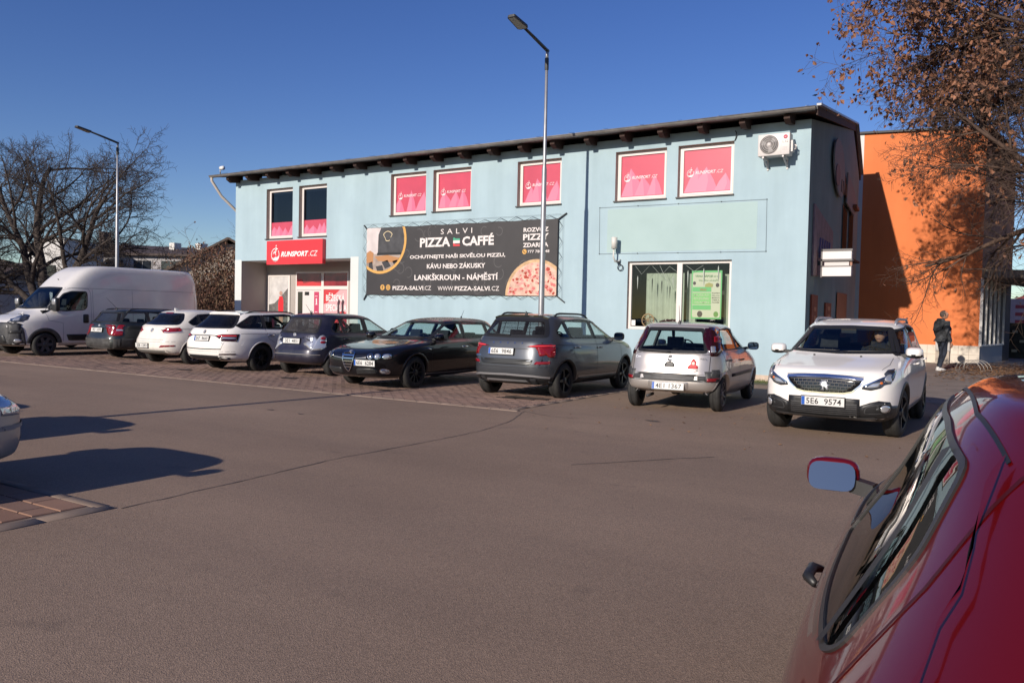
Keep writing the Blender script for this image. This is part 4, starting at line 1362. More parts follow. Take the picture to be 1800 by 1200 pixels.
def pizza_banner():
    y = WY - .05
    x0, x1, z0, z1 = -18.11, -10.955, 2.06, 4.23
    t = thing('banner', 'large black pizza and caffe banner laced to the blue wall', 'banner', (-14.53, WY, 3.145))
    ox, oy, oz = -14.53, WY, 3.145
    def L(px, pz, d=0): return (px - ox, y - d - oy, pz - oz)
    n = 40; b = MB(); vs = []
    for i in range(n + 1):
        f = i / n; px = x0 + (x1 - x0) * f
        sag = .012 * math.sin(f * PI * 12)
        vs += [L(px, z0 + .02 * f * 0 + sag), L(px, z1 + sag * .8)]
    b.add(vs, [(2 * i, 2 * i + 2, 2 * i + 3, 2 * i + 1) for i in range(n)], M_bannerblack)
    cloth = b.build('cloth', t, fix=False)
    rnd = random.Random(9); b = MB(); cm = mat('banner_doodle', (.085, .08, .082), .6)
    for i in range(34):
        cx, cz = rnd.uniform(x0 + 1.2, x1 - .3), rnd.uniform(z0 + .2, z1 - .2); r = rnd.uniform(.10, .19); a0 = rnd.uniform(0, 6)
        vs = []
        for k in range(13):
            tt = a0 + 4.6 * k / 12
            for rr in (r, r - .022): vs.append(L(min(max(cx + rr * math.cos(tt), x0 + .02), x1 - .02), min(max(cz + rr * 1.1 * math.sin(tt), z0 + .03), z1 - .03), .003))
        b.add(vs, [(2 * k, 2 * k + 1, 2 * k + 3, 2 * k + 2) for k in range(12)], cm)
    o = b.build('doodle_print', t, fix=False); o['kind'] = 'stuff'
    def tx(s_, a, c, zz0, zz1, m=M_bannerink, **k): lettering(s_, L(a, zz0, .009), (c - a, 0, 0), (0, 0, zz1 - zz0), m, t, **k)
    tx('SALVI', -15.07, -13.89, 3.93, 4.09, spacing=1.7)
    tx('PIZZA', -15.88, -14.70, 3.55, 3.84, bold=.035)
    tx('CAFFÉ', -14.25, -13.10, 3.55, 3.905, bold=.035)
    for i, m in enumerate((mat('flag_green', (.05, .34, .20), .5), M_bannerink, mat('flag_red', (.60, .05, .06), .5))):
        b = MB(); zz = 3.55 + (2 - i) * .087
        pts = [(-14.59, zz), (-14.34, zz), (-14.34, zz + .06 if i != 1 else zz + .087), (-14.52, zz + .06 if i != 1 else zz + .087), (-14.52, zz + .087), (-14.59, zz + .087)]
        b.add([L(px, pz, .009) for px, pz in pts], [tuple(range(6))], m); b.build('flag_letter', t, fix=False)
    tx('OCHUTNEJTE NAŠI SKVĚLOU PIZZU,', -16.28, -12.69, 3.165, 3.345, bold=.028)
    tx('KÁVU NEBO ZÁKUSKY', -15.59, -13.39, 2.88, 3.06, bold=.028)
    tx('LANKŠKROUN - NÁMĚSTÍ', -16.08, -12.93, 2.52, 2.75, bold=.026)
    tx('PIZZA-SALVI', -16.97, -15.72, 2.215, 2.345, bold=.022); tx('.CZ', -15.70, -15.41, 2.215, 2.345)
    tx('WWW.', -15.15, -14.53, 2.20, 2.335); tx('PIZZA-SALVI', -14.50, -13.22, 2.20, 2.335, bold=.022); tx('.CZ', -13.19, -12.88, 2.20, 2.335)
    tx('ROZVOZ', -12.08, -11.25, 3.885, 4.01, bold=.03); tx('PIZZY', -12.09, -11.24, 3.65, 3.83, bold=.03); tx('ZDARMA', -12.09, -11.25, 3.45, 3.575, bold=.03)
    tx('777 780 448', -11.93, -11.21, 3.285, 3.365, bold=.016)
    def disc(name, cx, cz, r, m, d, clipbox=True, n=48, parent=None):
        p = circle(cx, cz, r, n)
        if clipbox: p = clip(clip(clip(clip(p, 1, 0, x1), -1, 0, -x0), 0, 1, z1), 0, -1, -z0)
        return MB().add([L(px, pz, d) for px, pz in p], [tuple(range(len(p)))], m).build(name, parent or t, fix=False)
    # round cafe picture in the corner with its gold rim
    cx, cz, R = -17.52, 3.83, 1.09
    disc('gold_rim', cx, cz, R, M_gold, .005)
    pic = disc('cafe_picture', cx, cz, R - .09, mat('cafe_wall', (.60, .53, .52), .6, var=.15, vscale=2), .009)
    def shape(pts, m, d, name='cafe_print'):
        p = pts
        for k in range(28):
            a = 2 * PI * k / 28; p = clip(p, math.cos(a), math.sin(a), cx * math.cos(a) + cz * math.sin(a) + R - .095)
        p = clip(clip(p, -1, 0, -x0), 0, 1, z1)
        if len(p) > 2: MB().add([L(px, pz, d) for px, pz in p], [tuple(range(len(p)))], m).build(name, pic, fix=False)
    shape([(-17.62, 3.42), (-16.3, 3.42), (-16.3, 4.3), (-17.45, 4.3), (-17.60, 4.0)], mat('cafe_board', (.05, .05, .055), .6, var=.3, vscale=5), .012)
    shape([(-17.65, 3.34), (-16.3, 3.34), (-16.3, 3.42), (-17.65, 3.42)], M_black, .014)
    shape([(-18.2, 2.7), (-16.4, 2.7), (-16.4, 3.34), (-18.2, 3.40)], mat('cafe_floor', (.34, .27, .23), .6, var=.3, vscale=4), .012)
    rw = mat('cafe_wood', (.42, .20, .08), .6); rk = mat('cafe_chair', (.035, .035, .04), .6)
    for pts, m in (([(-18.1, 3.42), (-17.95, 3.50), (-17.8, 3.42), (-17.82, 3.1), (-18.1, 3.1)], rw), ([(-17.75, 3.30), (-17.2, 3.34), (-16.6, 3.22), (-16.9, 3.10), (-17.6, 3.16)], rw), ([(-17.45, 3.12), (-17.2, 3.18), (-17.05, 2.98), (-17.3, 2.90)], rk), ([(-17.0, 3.14), (-16.8, 3.18), (-16.66, 3.05), (-16.9, 2.98)], rk), ([(-17.7, 2.98), (-17.42, 3.02), (-17.36, 2.84), (-17.62, 2.80)], rk), ([(-18.0, 3.1), (-17.85, 3.14), (-17.8, 2.8), (-17.98, 2.8)], rk)):
        shape(pts, m, .015)
    b = MB()
    for k in range(26):
        a = -.3 + 5.6 * k / 25
        for rr in (.165, .145): b.v.append(L(-17.2 + rr * math.cos(a) * (1 + .25 * math.sin(3 * a)), 3.95 + rr * math.sin(a), .016))
    i_ = b.m(mat('cafe_script', (.75, .62, .38), .5))
    for k in range(25): b.f.append([2 * k, 2 * k + 1, 2 * k + 3, 2 * k + 2]); b.mi.append(i_); b.sm.append(False)
    b.build('script_print', pic, fix=False)
    # pizza
    pz = disc('pizza', -11.62, 2.06, 1.045, mat('pizza_crust', (.56, .36, .20), .7, var=.25, vscale=6), .008)
    disc('pizza_cheese', -11.62, 2.06, .955, mat('pizza_cheese', (.66, .42, .33), .7, var=.25, vscale=7), .011, parent=pz)
    rnd = random.Random(5); hm = [mat('pizza_ham', (.58, .16, .15), .7), mat('pizza_ham_pale', (.64, .30, .27), .7), mat('pizza_sauce', (.38, .05, .03), .7)]
    bs = MB()
    for i in range(150):
        a, rr = rnd.uniform(0, PI), .92 * math.sqrt(rnd.random()); c0, c1 = -11.62 + rr * math.cos(a), 2.06 + rr * math.sin(a)
        if c0 > x1 - .06 or c1 < z0 + .06 or c0 < x0: continue
        s_ = rnd.uniform(.03, .075); aa = rnd.uniform(0, 3)
        p = [(c0 + s_ * math.cos(aa + k * 1.26) * rnd.uniform(.5, 1.2), c1 + s_ * math.sin(aa + k * 1.26) * rnd.uniform(.4, 1.0)) for k in range(5)]
        bs.add([L(min(px, x1 - .01), max(pp, z0 + .01), .014 + i * .00003) for px, pp in p], [(0, 1, 2, 3, 4)], hm[i % 3])
    o = bs.build('topping', pz, fix=False); o['kind'] = 'stuff'
    for px, sgn in ((-17.40, 'f'), (-17.16, 'o')):
        d = disc('social_icon', px, 2.30, .092, M_gold, .009, n=20)
        if sgn == 'f': lettering('f', L(px - .03, 2.245, .013), (.06, 0, 0), (0, 0, .11), M_bannerblack, d, bold=.02)
        else:
            b = MB(); frame_mesh(b, px - .045 - ox, px + .045 - ox, 2.255 - oz, 2.345 - oz, y - .014 - oy, .012, M_bannerblack, .002); b.build('icon_print', d)
    d = disc('phone_icon', -12.035, 3.325, .075, M_gold, .009, n=18)
    MB().tube([(-12.07 - ox, y - .013 - oy, 3.355 - oz), (-12.045 - ox, y - .013 - oy, 3.315 - oz), (-12.005 - ox, y - .013 - oy, 3.295 - oz)], .010, M_bannerblack, 6).build('icon_print', d)
    # hem, zig-zag lacing and corner hooks
    b = MB()
    b.bar(L(x1 + .005, z0), L(x1 + .005, z1), .03, .02, M_cord); b.build('hem', cloth)
    b = MB(); k = 26
    pts = []
    for i in range(k + 1):
        f = i / k; pts.append(L(x0 + (x1 - x0) * f, z1 + (-.02 if i % 2 == 0 else .10 + .02 * math.sin(i)), .01))
    b.tube(pts, .006, M_cord, 4)
    pts = [L(x0 + (x1 - x0) * i / 30, z0 + (.02 if i % 2 == 0 else -.10), .01) for i in range(31)]; b.tube(pts, .006, M_cord, 4)
    for xx, sg in ((x0, -1), (x1, 1)):
        pts = [L(xx + (-.02 * sg if i % 2 == 0 else .14 * sg), z0 + (z1 - z0) * i / 10, .01) for i in range(11)]; b.tube(pts, .006, M_cord, 4)
        b.tube([L(xx + .17 * sg, z0 - .1, .005), L(xx + .16 * sg, z1 + .1, .005)], .003, M_cord, 4)
    b.tube([L(x0 - .1, z1 + .13, .005), L(x1 + .1, z1 + .12, .005)], .003, M_cord, 4)
    b.build('cord', t)
    for a, c in (((x0, z1 - .03), (x0 - .15, z1 + .11)), ((x1, z1 - .02), (x1 + .26, z1 + .14)), ((x0, z0), (x0 - .12, z0 - .17)), ((x1, z0), (x1 + .25, z0 - .18))):
        MB().bar(L(*a), L(c[0], c[1], -.02), .035, .03, M_cord).build('hook', t)
pizza_banner()

def air_conditioner():
    x0, x1, z0, z1 = -5.33, -4.595, 5.385, 5.895; yf, yb = WY - .48, WY - .18
    ox, oz = -4.96, 5.385
    t = thing('air_conditioner', 'white outdoor air conditioner unit with a round fan high on the wall', 'air conditioner', (ox, WY, oz))
    w = mat('ac_white', (.62, .58, .56), .45)
    bevel_box('casing', t, w, (0, (yf + yb) / 2 - WY, (z1 - z0) / 2), (x1 - x0, yb - yf, z1 - z0), .015, 2)
    cx, cz = -5.065 - ox, 5.645 - oz; R = .215; yy = yf - WY
    b = MB(); b.lathe([(-.004, R), (.004, R), (.004, .001)], (cx, yy, cz), (0, -1, 0), mat('ac_dark', (.09, .085, .085), .6), 32); b.build('fan_opening', t)
    b = MB()
    for k in range(40):
        a = 2 * PI * k / 40; b.tube([(cx + .05 * math.cos(a), yy - .012, cz + .05 * math.sin(a)), (cx + R * math.cos(a + .35), yy - .012, cz + R * math.sin(a + .35))], .0028, w, 4)
    for r in (.05, .10, .15, .19, R): b.tube([(cx + r * math.cos(2 * PI * k / 28), yy - .013, cz + r * math.sin(2 * PI * k / 28)) for k in range(29)], .004, w, 4, caps=False)
    o = b.build('fan_grille', t); o['kind'] = 'stuff'
    b = MB()
    for k in range(3):
        a = 2 * PI * k / 3 + .4; b.add([(cx, yy - .006, cz), (cx + .19 * math.cos(a), yy - .006, cz + .19 * math.sin(a)), (cx + .19 * math.cos(a + .7), yy - .006, cz + .19 * math.sin(a + .7))], [(0, 1, 2)], mat('fan_blade', (.22, .21, .21), .5))
    b.build('fan_blade', t, fix=False)
    MB().lathe([(0, .045), (.006, .045), (.008, .001)], (cx, yy - .012, cz), (0, -1, 0), w, 16).build('fan_hub', t)
    MB().add([(-4.79 - ox, yy - .003, z0 - oz + .04), (-4.785 - ox, yy - .003, z0 - oz + .04), (-4.785 - ox, yy - .003, z1 - oz - .04), (-4.79 - ox, yy - .003, z1 - oz - .04)], [(0, 1, 2, 3)], mat('ac_line', (.4, .38, .37), .6)).build('seam', t, fix=False)
    MB().lathe([(0, .048), (.004, .046), (.004, .001)], (-4.69 - ox, yy, 5.80 - oz), (0, -1, 0), mat('logo_red', (.50, .02, .07), .5), 20).build('logo', t)
    lettering('LG', (-4.712 - ox, yy - .006, 5.782 - oz), (.04, 0, 0), (0, 0, .034), M_signwhite, t, bold=.01)
    lettering('LG', (-4.755 - ox, yy - .003, 5.665 - oz), (.125, 0, 0), (0, 0, .055), mat('lg_grey', (.18, .17, .17), .5), t)
    b = MB()
    for k in range(3): b.box(-4.76 - ox, -4.64 - ox, yy - .003, yy, 5.50 + k * .03 - oz, 5.506 + k * .03 - oz, mat('ac_line', (.4, .38, .37), .6))
    o = b.build('small_print', t); o['kind'] = 'stuff'
    b = MB(); b.box(x1 - ox, x1 - ox + .05, yf - WY + .1, yb - WY - .02, .08, .34, w); b.build('valve_cover', t)
    b = MB(); b.tube([(x1 - ox + .03, -.25, .14), (x1 - ox + .09, -.22, .16), (x1 - ox + .09, -.22, .24), (x1 - ox + .04, -.22, .27)], .02, w, 8); b.build('pipe', t)
    for xx in (-.24, .22):
        b = MB(); b.box(xx - .02, xx + .02, yf - WY, -.004, -.05, -.008, w); b.bar((xx, yf - WY + .05, -.05), (xx, -.01, -.22), .03, .03, w); b.box(xx - .02, xx + .02, -.03, -.003, -.26, -.05, w); b.build('bracket', t)
air_conditioner()

def wall_horn():
    t = thing('wall_lamp', 'white cylindrical fitting with a bent tube and dark ring on the blue wall', 'wall fitting', (-9.08, WY, 3.2))
    w = mat('horn_white', (.62, .60, .56), .5)
    b = MB(); b.lathe([(0, .001), (0, .075), (.30, .08), (.31, .06), (.31, .001)], (-.05, -.22, .12), (0, 0, 1), w, 16); b.build('cylinder', t)
    b = MB(); b.tube([(-.06, -.22, .12), (-.07, -.22, -.10), (-.03, -.18, -.22), (.03, -.08, -.20), (.04, -.01, -.16)], .022, w, 8); b.build('bent_tube', t)
    b = MB(); b.tube([(.06 + .075 * math.cos(2 * PI * k / 20), -.05, -.37 + .075 * math.sin(2 * PI * k / 20)) for k in range(21)], .012, M_cord, 6, caps=False); b.build('ring', t)
    b = MB(); b.bar((-.05, -.15, .3), (-.05, -.005, .3), .04, .04, w); b.bar((-.02, -.15, -.2), (.03, -.005, -.25), .05, .05, M_grey_plastic); b.build('bracket', t)
wall_horn()

def cord_frame():
    t = thing('cord_frame', 'empty rectangle of thin cord and hooks stretched on the blue wall', 'cord', (-7.44, WY, 3.83))
    ox, oz = -7.44, 3.83; c = [(-9.69, 4.465), (-5.2, 4.435), (-5.185, 3.175), (-9.67, 3.21)]
    b = MB()
    for i in range(4):
        p, q = c[i], c[(i + 1) % 4]; b.tube([(p[0] - ox, -.02, p[1] - oz), (q[0] - ox, -.02, q[1] - oz)], .004, mat('grey_cord', (.26, .32, .34), .8), 5)
    b.build('cord', t)
    for i in range(4):
        p, q = Vector(c[i]), Vector(c[(i + 1) % 4])
        for f in ((0, .25, .5, .75) if i % 2 == 0 else (0,)):
            r = p.lerp(q, f); MB().lathe([(0, .016), (.025, .012)], (r.x - ox, -.003, r.y - oz), (0, -1, 0), M_grey_plastic, 8).build('hook', t)
cord_frame()

def projecting_sign():
    t = thing('projecting_sign', 'white three-row light box sign sticking out of the shaded side wall', 'sign', (-4.22, 21.0, 2.95))
    w = mat('lightbox_white', (.70, .66, .65), .5)
    b = MB()
    for z0, z1, y in ((.09, .28, 0), (-.33, -.10, 0)): b.box(.13, .80, -.09, .09, z0, z1, w)
    b.build('panel', t)
    MB().box(.17, .74, -.04, .06, -.10, .04, mat('lightbox_inner', (.60, .55, .54), .5)).build('inner_panel', t)
    b = MB(); fr = mat('lightbox_frame', (.12, .11, .11), .5)
    b.box(.10, .82, -.10, .10, .28, .335, fr); b.box(.10, .82, -.10, .10, .04, .09, fr); b.box(.10, .82, -.10, .10, -.10, -.075, fr); b.box(.09, .13, -.10, .10, -.36, .33, fr); b.box(.76, .81, -.03, .03, -.08, .06, mat('lightbox_brown', (.35, .16, .10), .6))
    b.build('frame', t); MB().box(.0, .10, -.06, .06, -.05, .05, M_black).build('bracket', t)
projecting_sign()

def side_boards():
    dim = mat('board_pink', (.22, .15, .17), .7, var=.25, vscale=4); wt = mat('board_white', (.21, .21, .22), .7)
    t = thing('wall_board', 'oval picture board with lettering high on the shaded side wall', 'board')
    def poly(name, pts, m, t_, par): return MB().add([SP(d, -t_, z) for d, z in pts] + [SP(d, -t_ + .04, z) for d, z in pts], [tuple(range(len(pts)))] + [(i, (i + 1) % len(pts), len(pts) + (i + 1) % len(pts), len(pts) + i) for i in range(len(pts))], m).build(name, par)
    pts = [(3.9 + .95 * math.cos(a) - .25 * math.sin(a), 5.75 + .75 * math.sin(a)) for a in [2 * PI * k / 24 for k in range(24)]]
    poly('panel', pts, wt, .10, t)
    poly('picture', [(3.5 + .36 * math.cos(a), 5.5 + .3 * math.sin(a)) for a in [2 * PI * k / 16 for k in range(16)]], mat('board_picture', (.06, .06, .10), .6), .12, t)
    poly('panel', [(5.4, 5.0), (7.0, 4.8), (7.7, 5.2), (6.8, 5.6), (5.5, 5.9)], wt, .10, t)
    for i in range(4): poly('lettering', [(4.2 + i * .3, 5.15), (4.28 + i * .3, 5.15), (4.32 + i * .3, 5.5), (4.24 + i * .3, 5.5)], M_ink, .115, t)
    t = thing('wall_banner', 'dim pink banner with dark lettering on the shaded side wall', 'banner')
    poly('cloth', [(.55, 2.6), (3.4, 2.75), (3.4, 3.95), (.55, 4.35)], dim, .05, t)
    for i in range(5): poly('lettering', [(1.3 + i * .35, 3.1), (1.42 + i * .35, 3.1), (1.48 + i * .35, 3.6), (1.36 + i * .35, 3.6)], mat('banner_violet', (.12, .09, .22), .7), .075, t)
    om = mat('poster_rust', (.26, .055, .02), .7, var=.3, vscale=6)
    for d0, d1, z0, z1, lb in ((.55, 1.35, .45, 2.15, 'rust-red poster panel on the side wall nearest the corner'), (2.6, 3.5, .5, 2.0, 'rust-red poster panel on the side wall beside the dark door')):
        t = thing('wall_poster', lb, 'poster', group='rust-red poster panels on the side wall')
        poly('panel', [(d0, z0), (d1, z0), (d1, z1), (d0, z1)], om, .05, t)
        for i in range(6): poly('lettering', [(d0 + .25, z0 + .2 + i * .22), (d1 - .25, z0 + .2 + i * .22), (d1 - .25, z0 + .3 + i * .22), (d0 + .25, z0 + .3 + i * .22)], mat('poster_pale', (.5, .2, .1), .7), .062, t)
side_boards()

# ------------------------------------------------------------------ orange building
def orange_building():
    Y = 30.0
    bld = thing('orange_building', 'tall orange building with cream tiled base and shaded shop front', 'building')
    x0, x1, z0, z1 = -5.2, -.95, .2, 8.0
    A, B = Vector((-.95, 30.0)), Vector((-.35, 34.0))
    u = (B - A).normalized(); nrm = Vector((u.y, -u.x))
    def EP(d, t, z): p = A + u * d + nrm * t; return (p.x, p.y, z)
    b = MB()
    b.add([(x0, Y, 0), (x1, Y, 0), (x1, Y, 7.87), (x0, Y, 8.06)], [(0, 1, 2, 3)], M_orange_wall)
    b.add([EP(0, 0, 3.1), EP(5.4, 0, 3.1), EP(5.4, 0, 7.8), EP(0, 0, 7.87)], [(0, 1, 2, 3)], mat('shaded_orange_plaster', (.30, .12, .06), .85, var=.3, vscale=3))  # orange side wall; its shade is put into this browner colour
    b.add([(x0, Y, 0), (x0, Y + 9, 0), (x0, Y + 9, 8), (x0, Y, 8.06)], [(0, 1, 2, 3)], M_jamb)
    b.add([(x0, Y + 9, 0), EP(5.4, 0, 0), EP(5.4, 0, 7.8), (x0, Y + 9, 8)], [(0, 1, 2, 3)], M_orange_wall)
    b.build('wall', bld, fix=False)
    MB().box(x0, -4.62, Y - .006, Y + .01, 0.2, 8.03, M_jamb).build('white_edge', bld)
    b = MB(); b.add([(x0 - .1, Y - .1, 8.09), (x1 + .1, Y - .1, 7.90), EP(5.4, .1, 7.83), (x0 - .1, Y + 9, 8.09)], [(0, 1, 2, 3)], M_roofdark)
    b.add([(x0 - .1, Y - .1, 8.02), (x1 + .1, Y - .1, 7.83), (x1 + .1, Y - .1, 7.90), (x0 - .1, Y - .1, 8.09)], [(0, 1, 2, 3)], M_roofdark)
    b.build('roof', bld, fix=False)
    cm = mat('cream_tile', (.62, .55, .47), .5, var=.10, vscale=2); gm = mat('tile_grout', (.30, .26, .22), .9)
    MB().box(x0, x1 + .012, Y - .012, Y + .02, .15, .80, gm).build('tile_backing', bld)
    me = MB().box(-.147, .147, -.012, .004, -.147, .147, cm).mesh('tile')
    x = x1 + .02 - .15
    while x > -4.6:
        for j in range(2):
            o = link_mesh('tile', me, bld); o.location = (x, Y - .013, .355 + j * .303 + (0 if j == 0 else 0))
        x -= .303
    # shop front
    b = MB()
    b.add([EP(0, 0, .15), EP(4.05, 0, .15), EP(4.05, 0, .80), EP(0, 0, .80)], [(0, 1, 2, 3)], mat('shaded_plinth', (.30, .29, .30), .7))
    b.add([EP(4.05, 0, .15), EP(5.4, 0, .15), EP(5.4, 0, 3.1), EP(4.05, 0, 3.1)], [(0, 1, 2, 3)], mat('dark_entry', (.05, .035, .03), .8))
    b.build('shop_front', bld, fix=False)
    b = MB(); b.add([EP(0, -.02, .80), EP(4.05, -.02, .80), EP(4.05, -.02, 3.0), EP(0, -.02, 3.0)], [(0, 1, 2, 3)], M_darkglass); b.build('shop_glass', bld, fix=False)
    MB().add([EP(.1, -1.2, .3), EP(4.0, -1.2, .3), EP(4.0, -1.2, 3.0), EP(.1, -1.2, 3.0)], [(0, 1, 2, 3)], mat('dark_interior', (.03, .03, .035), .9)).build('interior', bld, fix=False)
    for d in (.02, .75, 1.5, 2.25, 3.0, 3.95):
        MB().bar(EP(d, .02, .80), EP(d, .02, 3.0), .07, .08, mat('front_mullion', (.62, .60, .58), .5)).build('mullion', bld)
    MB().bar(EP(0, .02, .82), EP(4.0, .02, .82), .08, .05, M_pvc).build('front_sill', bld)
    b = MB()
    b.add([EP(0, 0, 3.02), EP(5.2, 0, 3.02), EP(5.2, 1.15, 2.75), EP(0, 1.15, 3.0), EP(0, 0, 3.30), EP(5.2, 0, 3.30), EP(5.2, 1.15, 2.95), EP(0, 1.15, 3.25)], [(0, 1, 2, 3), (7, 6, 5, 4), (0, 3, 7, 4), (3, 2, 6, 7), (2, 1, 5, 6)], mat('canopy_weathered', (.18, .15, .12), .8, var=.6, vscale=6))
    b.build('canopy', bld)
    b = MB(); b.add([EP(.5, 1.2, 3.35), EP(1.4, 1.2, 3.35), EP(1.4, 1.2, 3.75), EP(.5, 1.2, 3.75)], [(0, 1, 2, 3)], mat('teal_panel', (.03, .16, .20), .5)); frame = b.build('balcony_panel', bld, fix=False)
    # utility box behind the walking man
orange_building()

def utility_box():
    t = thing('utility_box', 'narrow white utility cabinet against the tiled base behind the walking man', 'utility box', (-1.98, 29.985, .2))
    bevel_box('cabinet', t, mat('cabinet_white', (.55, .52, .50), .5), (0, -.12, .82), (.42, .22, .82), .012, 1)
    MB().box(-.20, .20, -.22, -.02, 0, .405, mat('cabinet_base', (.42, .36, .30), .8)).build('base', t)
    MB().box(-.17, .17, -.236, -.231, .46, 1.18, mat('cabinet_door', (.50, .47, .46), .5)).build('door', t)
utility_box()

# ------------------------------------------------------------------ street lamps
def street_lamp():
    t = thing('street_lamp', 'tall grey street lamp standing behind the dark grey compact SUV', 'street lamp', group='street lamps of the car park')
    b = MB(); b.lathe([(0, .14), (.02, .14), (.03, .085), (.9, .080), (5.2, .062), (5.3, .046)], (0, 0, 0), (0, 0, 1), M_galv, 16); b.build('lower_pole', t)
    b = MB(); b.lathe([(5.28, .046), (8.0, .036), (8.02, .001)], (0, 0, 0), (0, 0, 1), M_galv, 14); b.build('upper_pole', t)
    b = MB(); b.lathe([(0, .048), (.02, .052), (.28, .052), (.30, .048)], (0, 0, 7.72), (0, 0, 1), M_lampdark, 14); b.build('collar', t)
    b = MB(); b.tube([(0, 0, 7.98), (.02, 0, 8.24)], .040, M_galv, 10); b.tube([(.05, 0, 8.20), (-.6, 0, 8.33), (-1.22, 0, 8.45)], [.044, .040, .034], M_lampdark, 10); b.build('arm', t)
    bm = MB(); out = rounded([(-.30, -.11), (.26, -.15), (.30, -.10), (.30, .10), (.26, .15), (-.30, .11)], .05)
    n = len(out); vs = [(x, y * .9, .06) for x, y in out] + [(x, y, 0) for x, y in out]
    bm.add(vs, [tuple(range(n)), tuple(range(2 * n - 1, n - 1, -1))] + [(i, i + n, (i + 1) % n + n, (i + 1) % n) for i in range(n)], M_lampdark)
    hd = bm.build('lamp_head', t); hd.location = (-1.44, 0, 8.44); hd.rotation_euler = (0, rad(10), 0)
    pl = inset(out, .03); MB().add([(x, y, -.006) for x, y in pl], [tuple(range(len(pl)))], mat('lamp_lens', (.30, .28, .22), .3)).build('lens', hd, fix=False)
    t.location = (-10.28, 17.75, 0)
    t.rotation_euler = (0, 0, rad(90))
    for loc, rz, lb in (((-31.45, 19.3, 0), rad(90), 'tall grey street lamp rising behind the white high-roof van'), ((-11.12, -1.5, 0), rad(-90), 'tall grey street lamp whose thin shadow crosses the asphalt by the black estate')):
        c = copy_tree(t); c.location = loc; c.rotation_euler = (0, 0, rz); c['label'] = lb
street_lamp()

# ------------------------------------------------------------------ the vehicles of this car park
def side_glass(c, dlo, cuts, mats=None, trim=None, bw=.022, r=.035, pillar=None):
    """daylight opening of the side split by pillars (xb, zb, xt, zt, half width)."""
    rest = dlo; pieces = []
    for (xb, zb, xt, zt, hw) in cuts:            # from front to rear
        pieces.append(split_line(rest, xb + hw, zb, xt + hw, zt, rear=False))
        if pillar is not False:
            p = split_line(split_line(rest, xb + hw, zb, xt + hw, zt), xb - hw, zb, xt - hw, zt, rear=False)
            if len(p) > 2: c.decal('door_pillar', 'L', p, pillar or M_black, .0035, True, .015, 3)
        rest = split_line(rest, xb - hw, zb, xt - hw, zt)
    pieces.append(rest)
    for i, p in enumerate(pieces):
        if len(p) < 3: continue
        c.window('L', p, (mats[i] if mats else M_glass), trim, bw, 'window', r)

def trap(yb, zb, yt, zt, cz=0.0):
    return [(-yb, zb), (0, zb - cz), (yb, zb), (yt, zt), (0, zt + cz * .6), (-yt, zt)]

def tail_pair(c, poly, m=None, side=None, off=.006):
    for o in c.decal('tail_light', 'B', poly, m or M_tail, off, True, .03, 3): pass
    if side: c.decal('tail_light', 'L', side, m or M_tail, off, True, .03, 3)

P_white_a = car_paint('white_car_paint', (0.72, 0.71, 0.69), 0, .35, .10)
P_white_b = car_paint('white_car_paint_dusty', (0.80, 0.755, 0.69), 0, .4, .25)
P_white_c = car_paint('white_car_paint_clean', (0.86, 0.82, 0.77), 0, .3, .04)
P_white_v = car_paint('white_van_paint', (0.70, 0.675, 0.65), 0, .45, .10)
P_silver = car_paint('silver_car_paint', (0.56, 0.52, 0.485), .55, .38, .12)
P_silver2 = car_paint('silver_car_paint_dull', (0.40, 0.40, 0.42), .6, .38, .10)
P_green = car_paint('dark_green_car_paint', (0.012, 0.018, 0.017), .2, .4, .16, (.16, .14, .13))
P_blue = car_paint('dark_blue_car_paint', (0.012, 0.012, 0.030), .3, .4, .24, (.16, .145, .16))
P_black = car_paint('black_car_paint', (0.006, 0.006, 0.008), .0, .3, .012)
P_grey = car_paint('grey_car_paint', (0.075, 0.083, 0.095), .55, .36, .10, (.2, .18, .17))
P_red = car_paint('dark_red_car_paint', (0.15, 0.003, 0.003), .35, .28, .0)

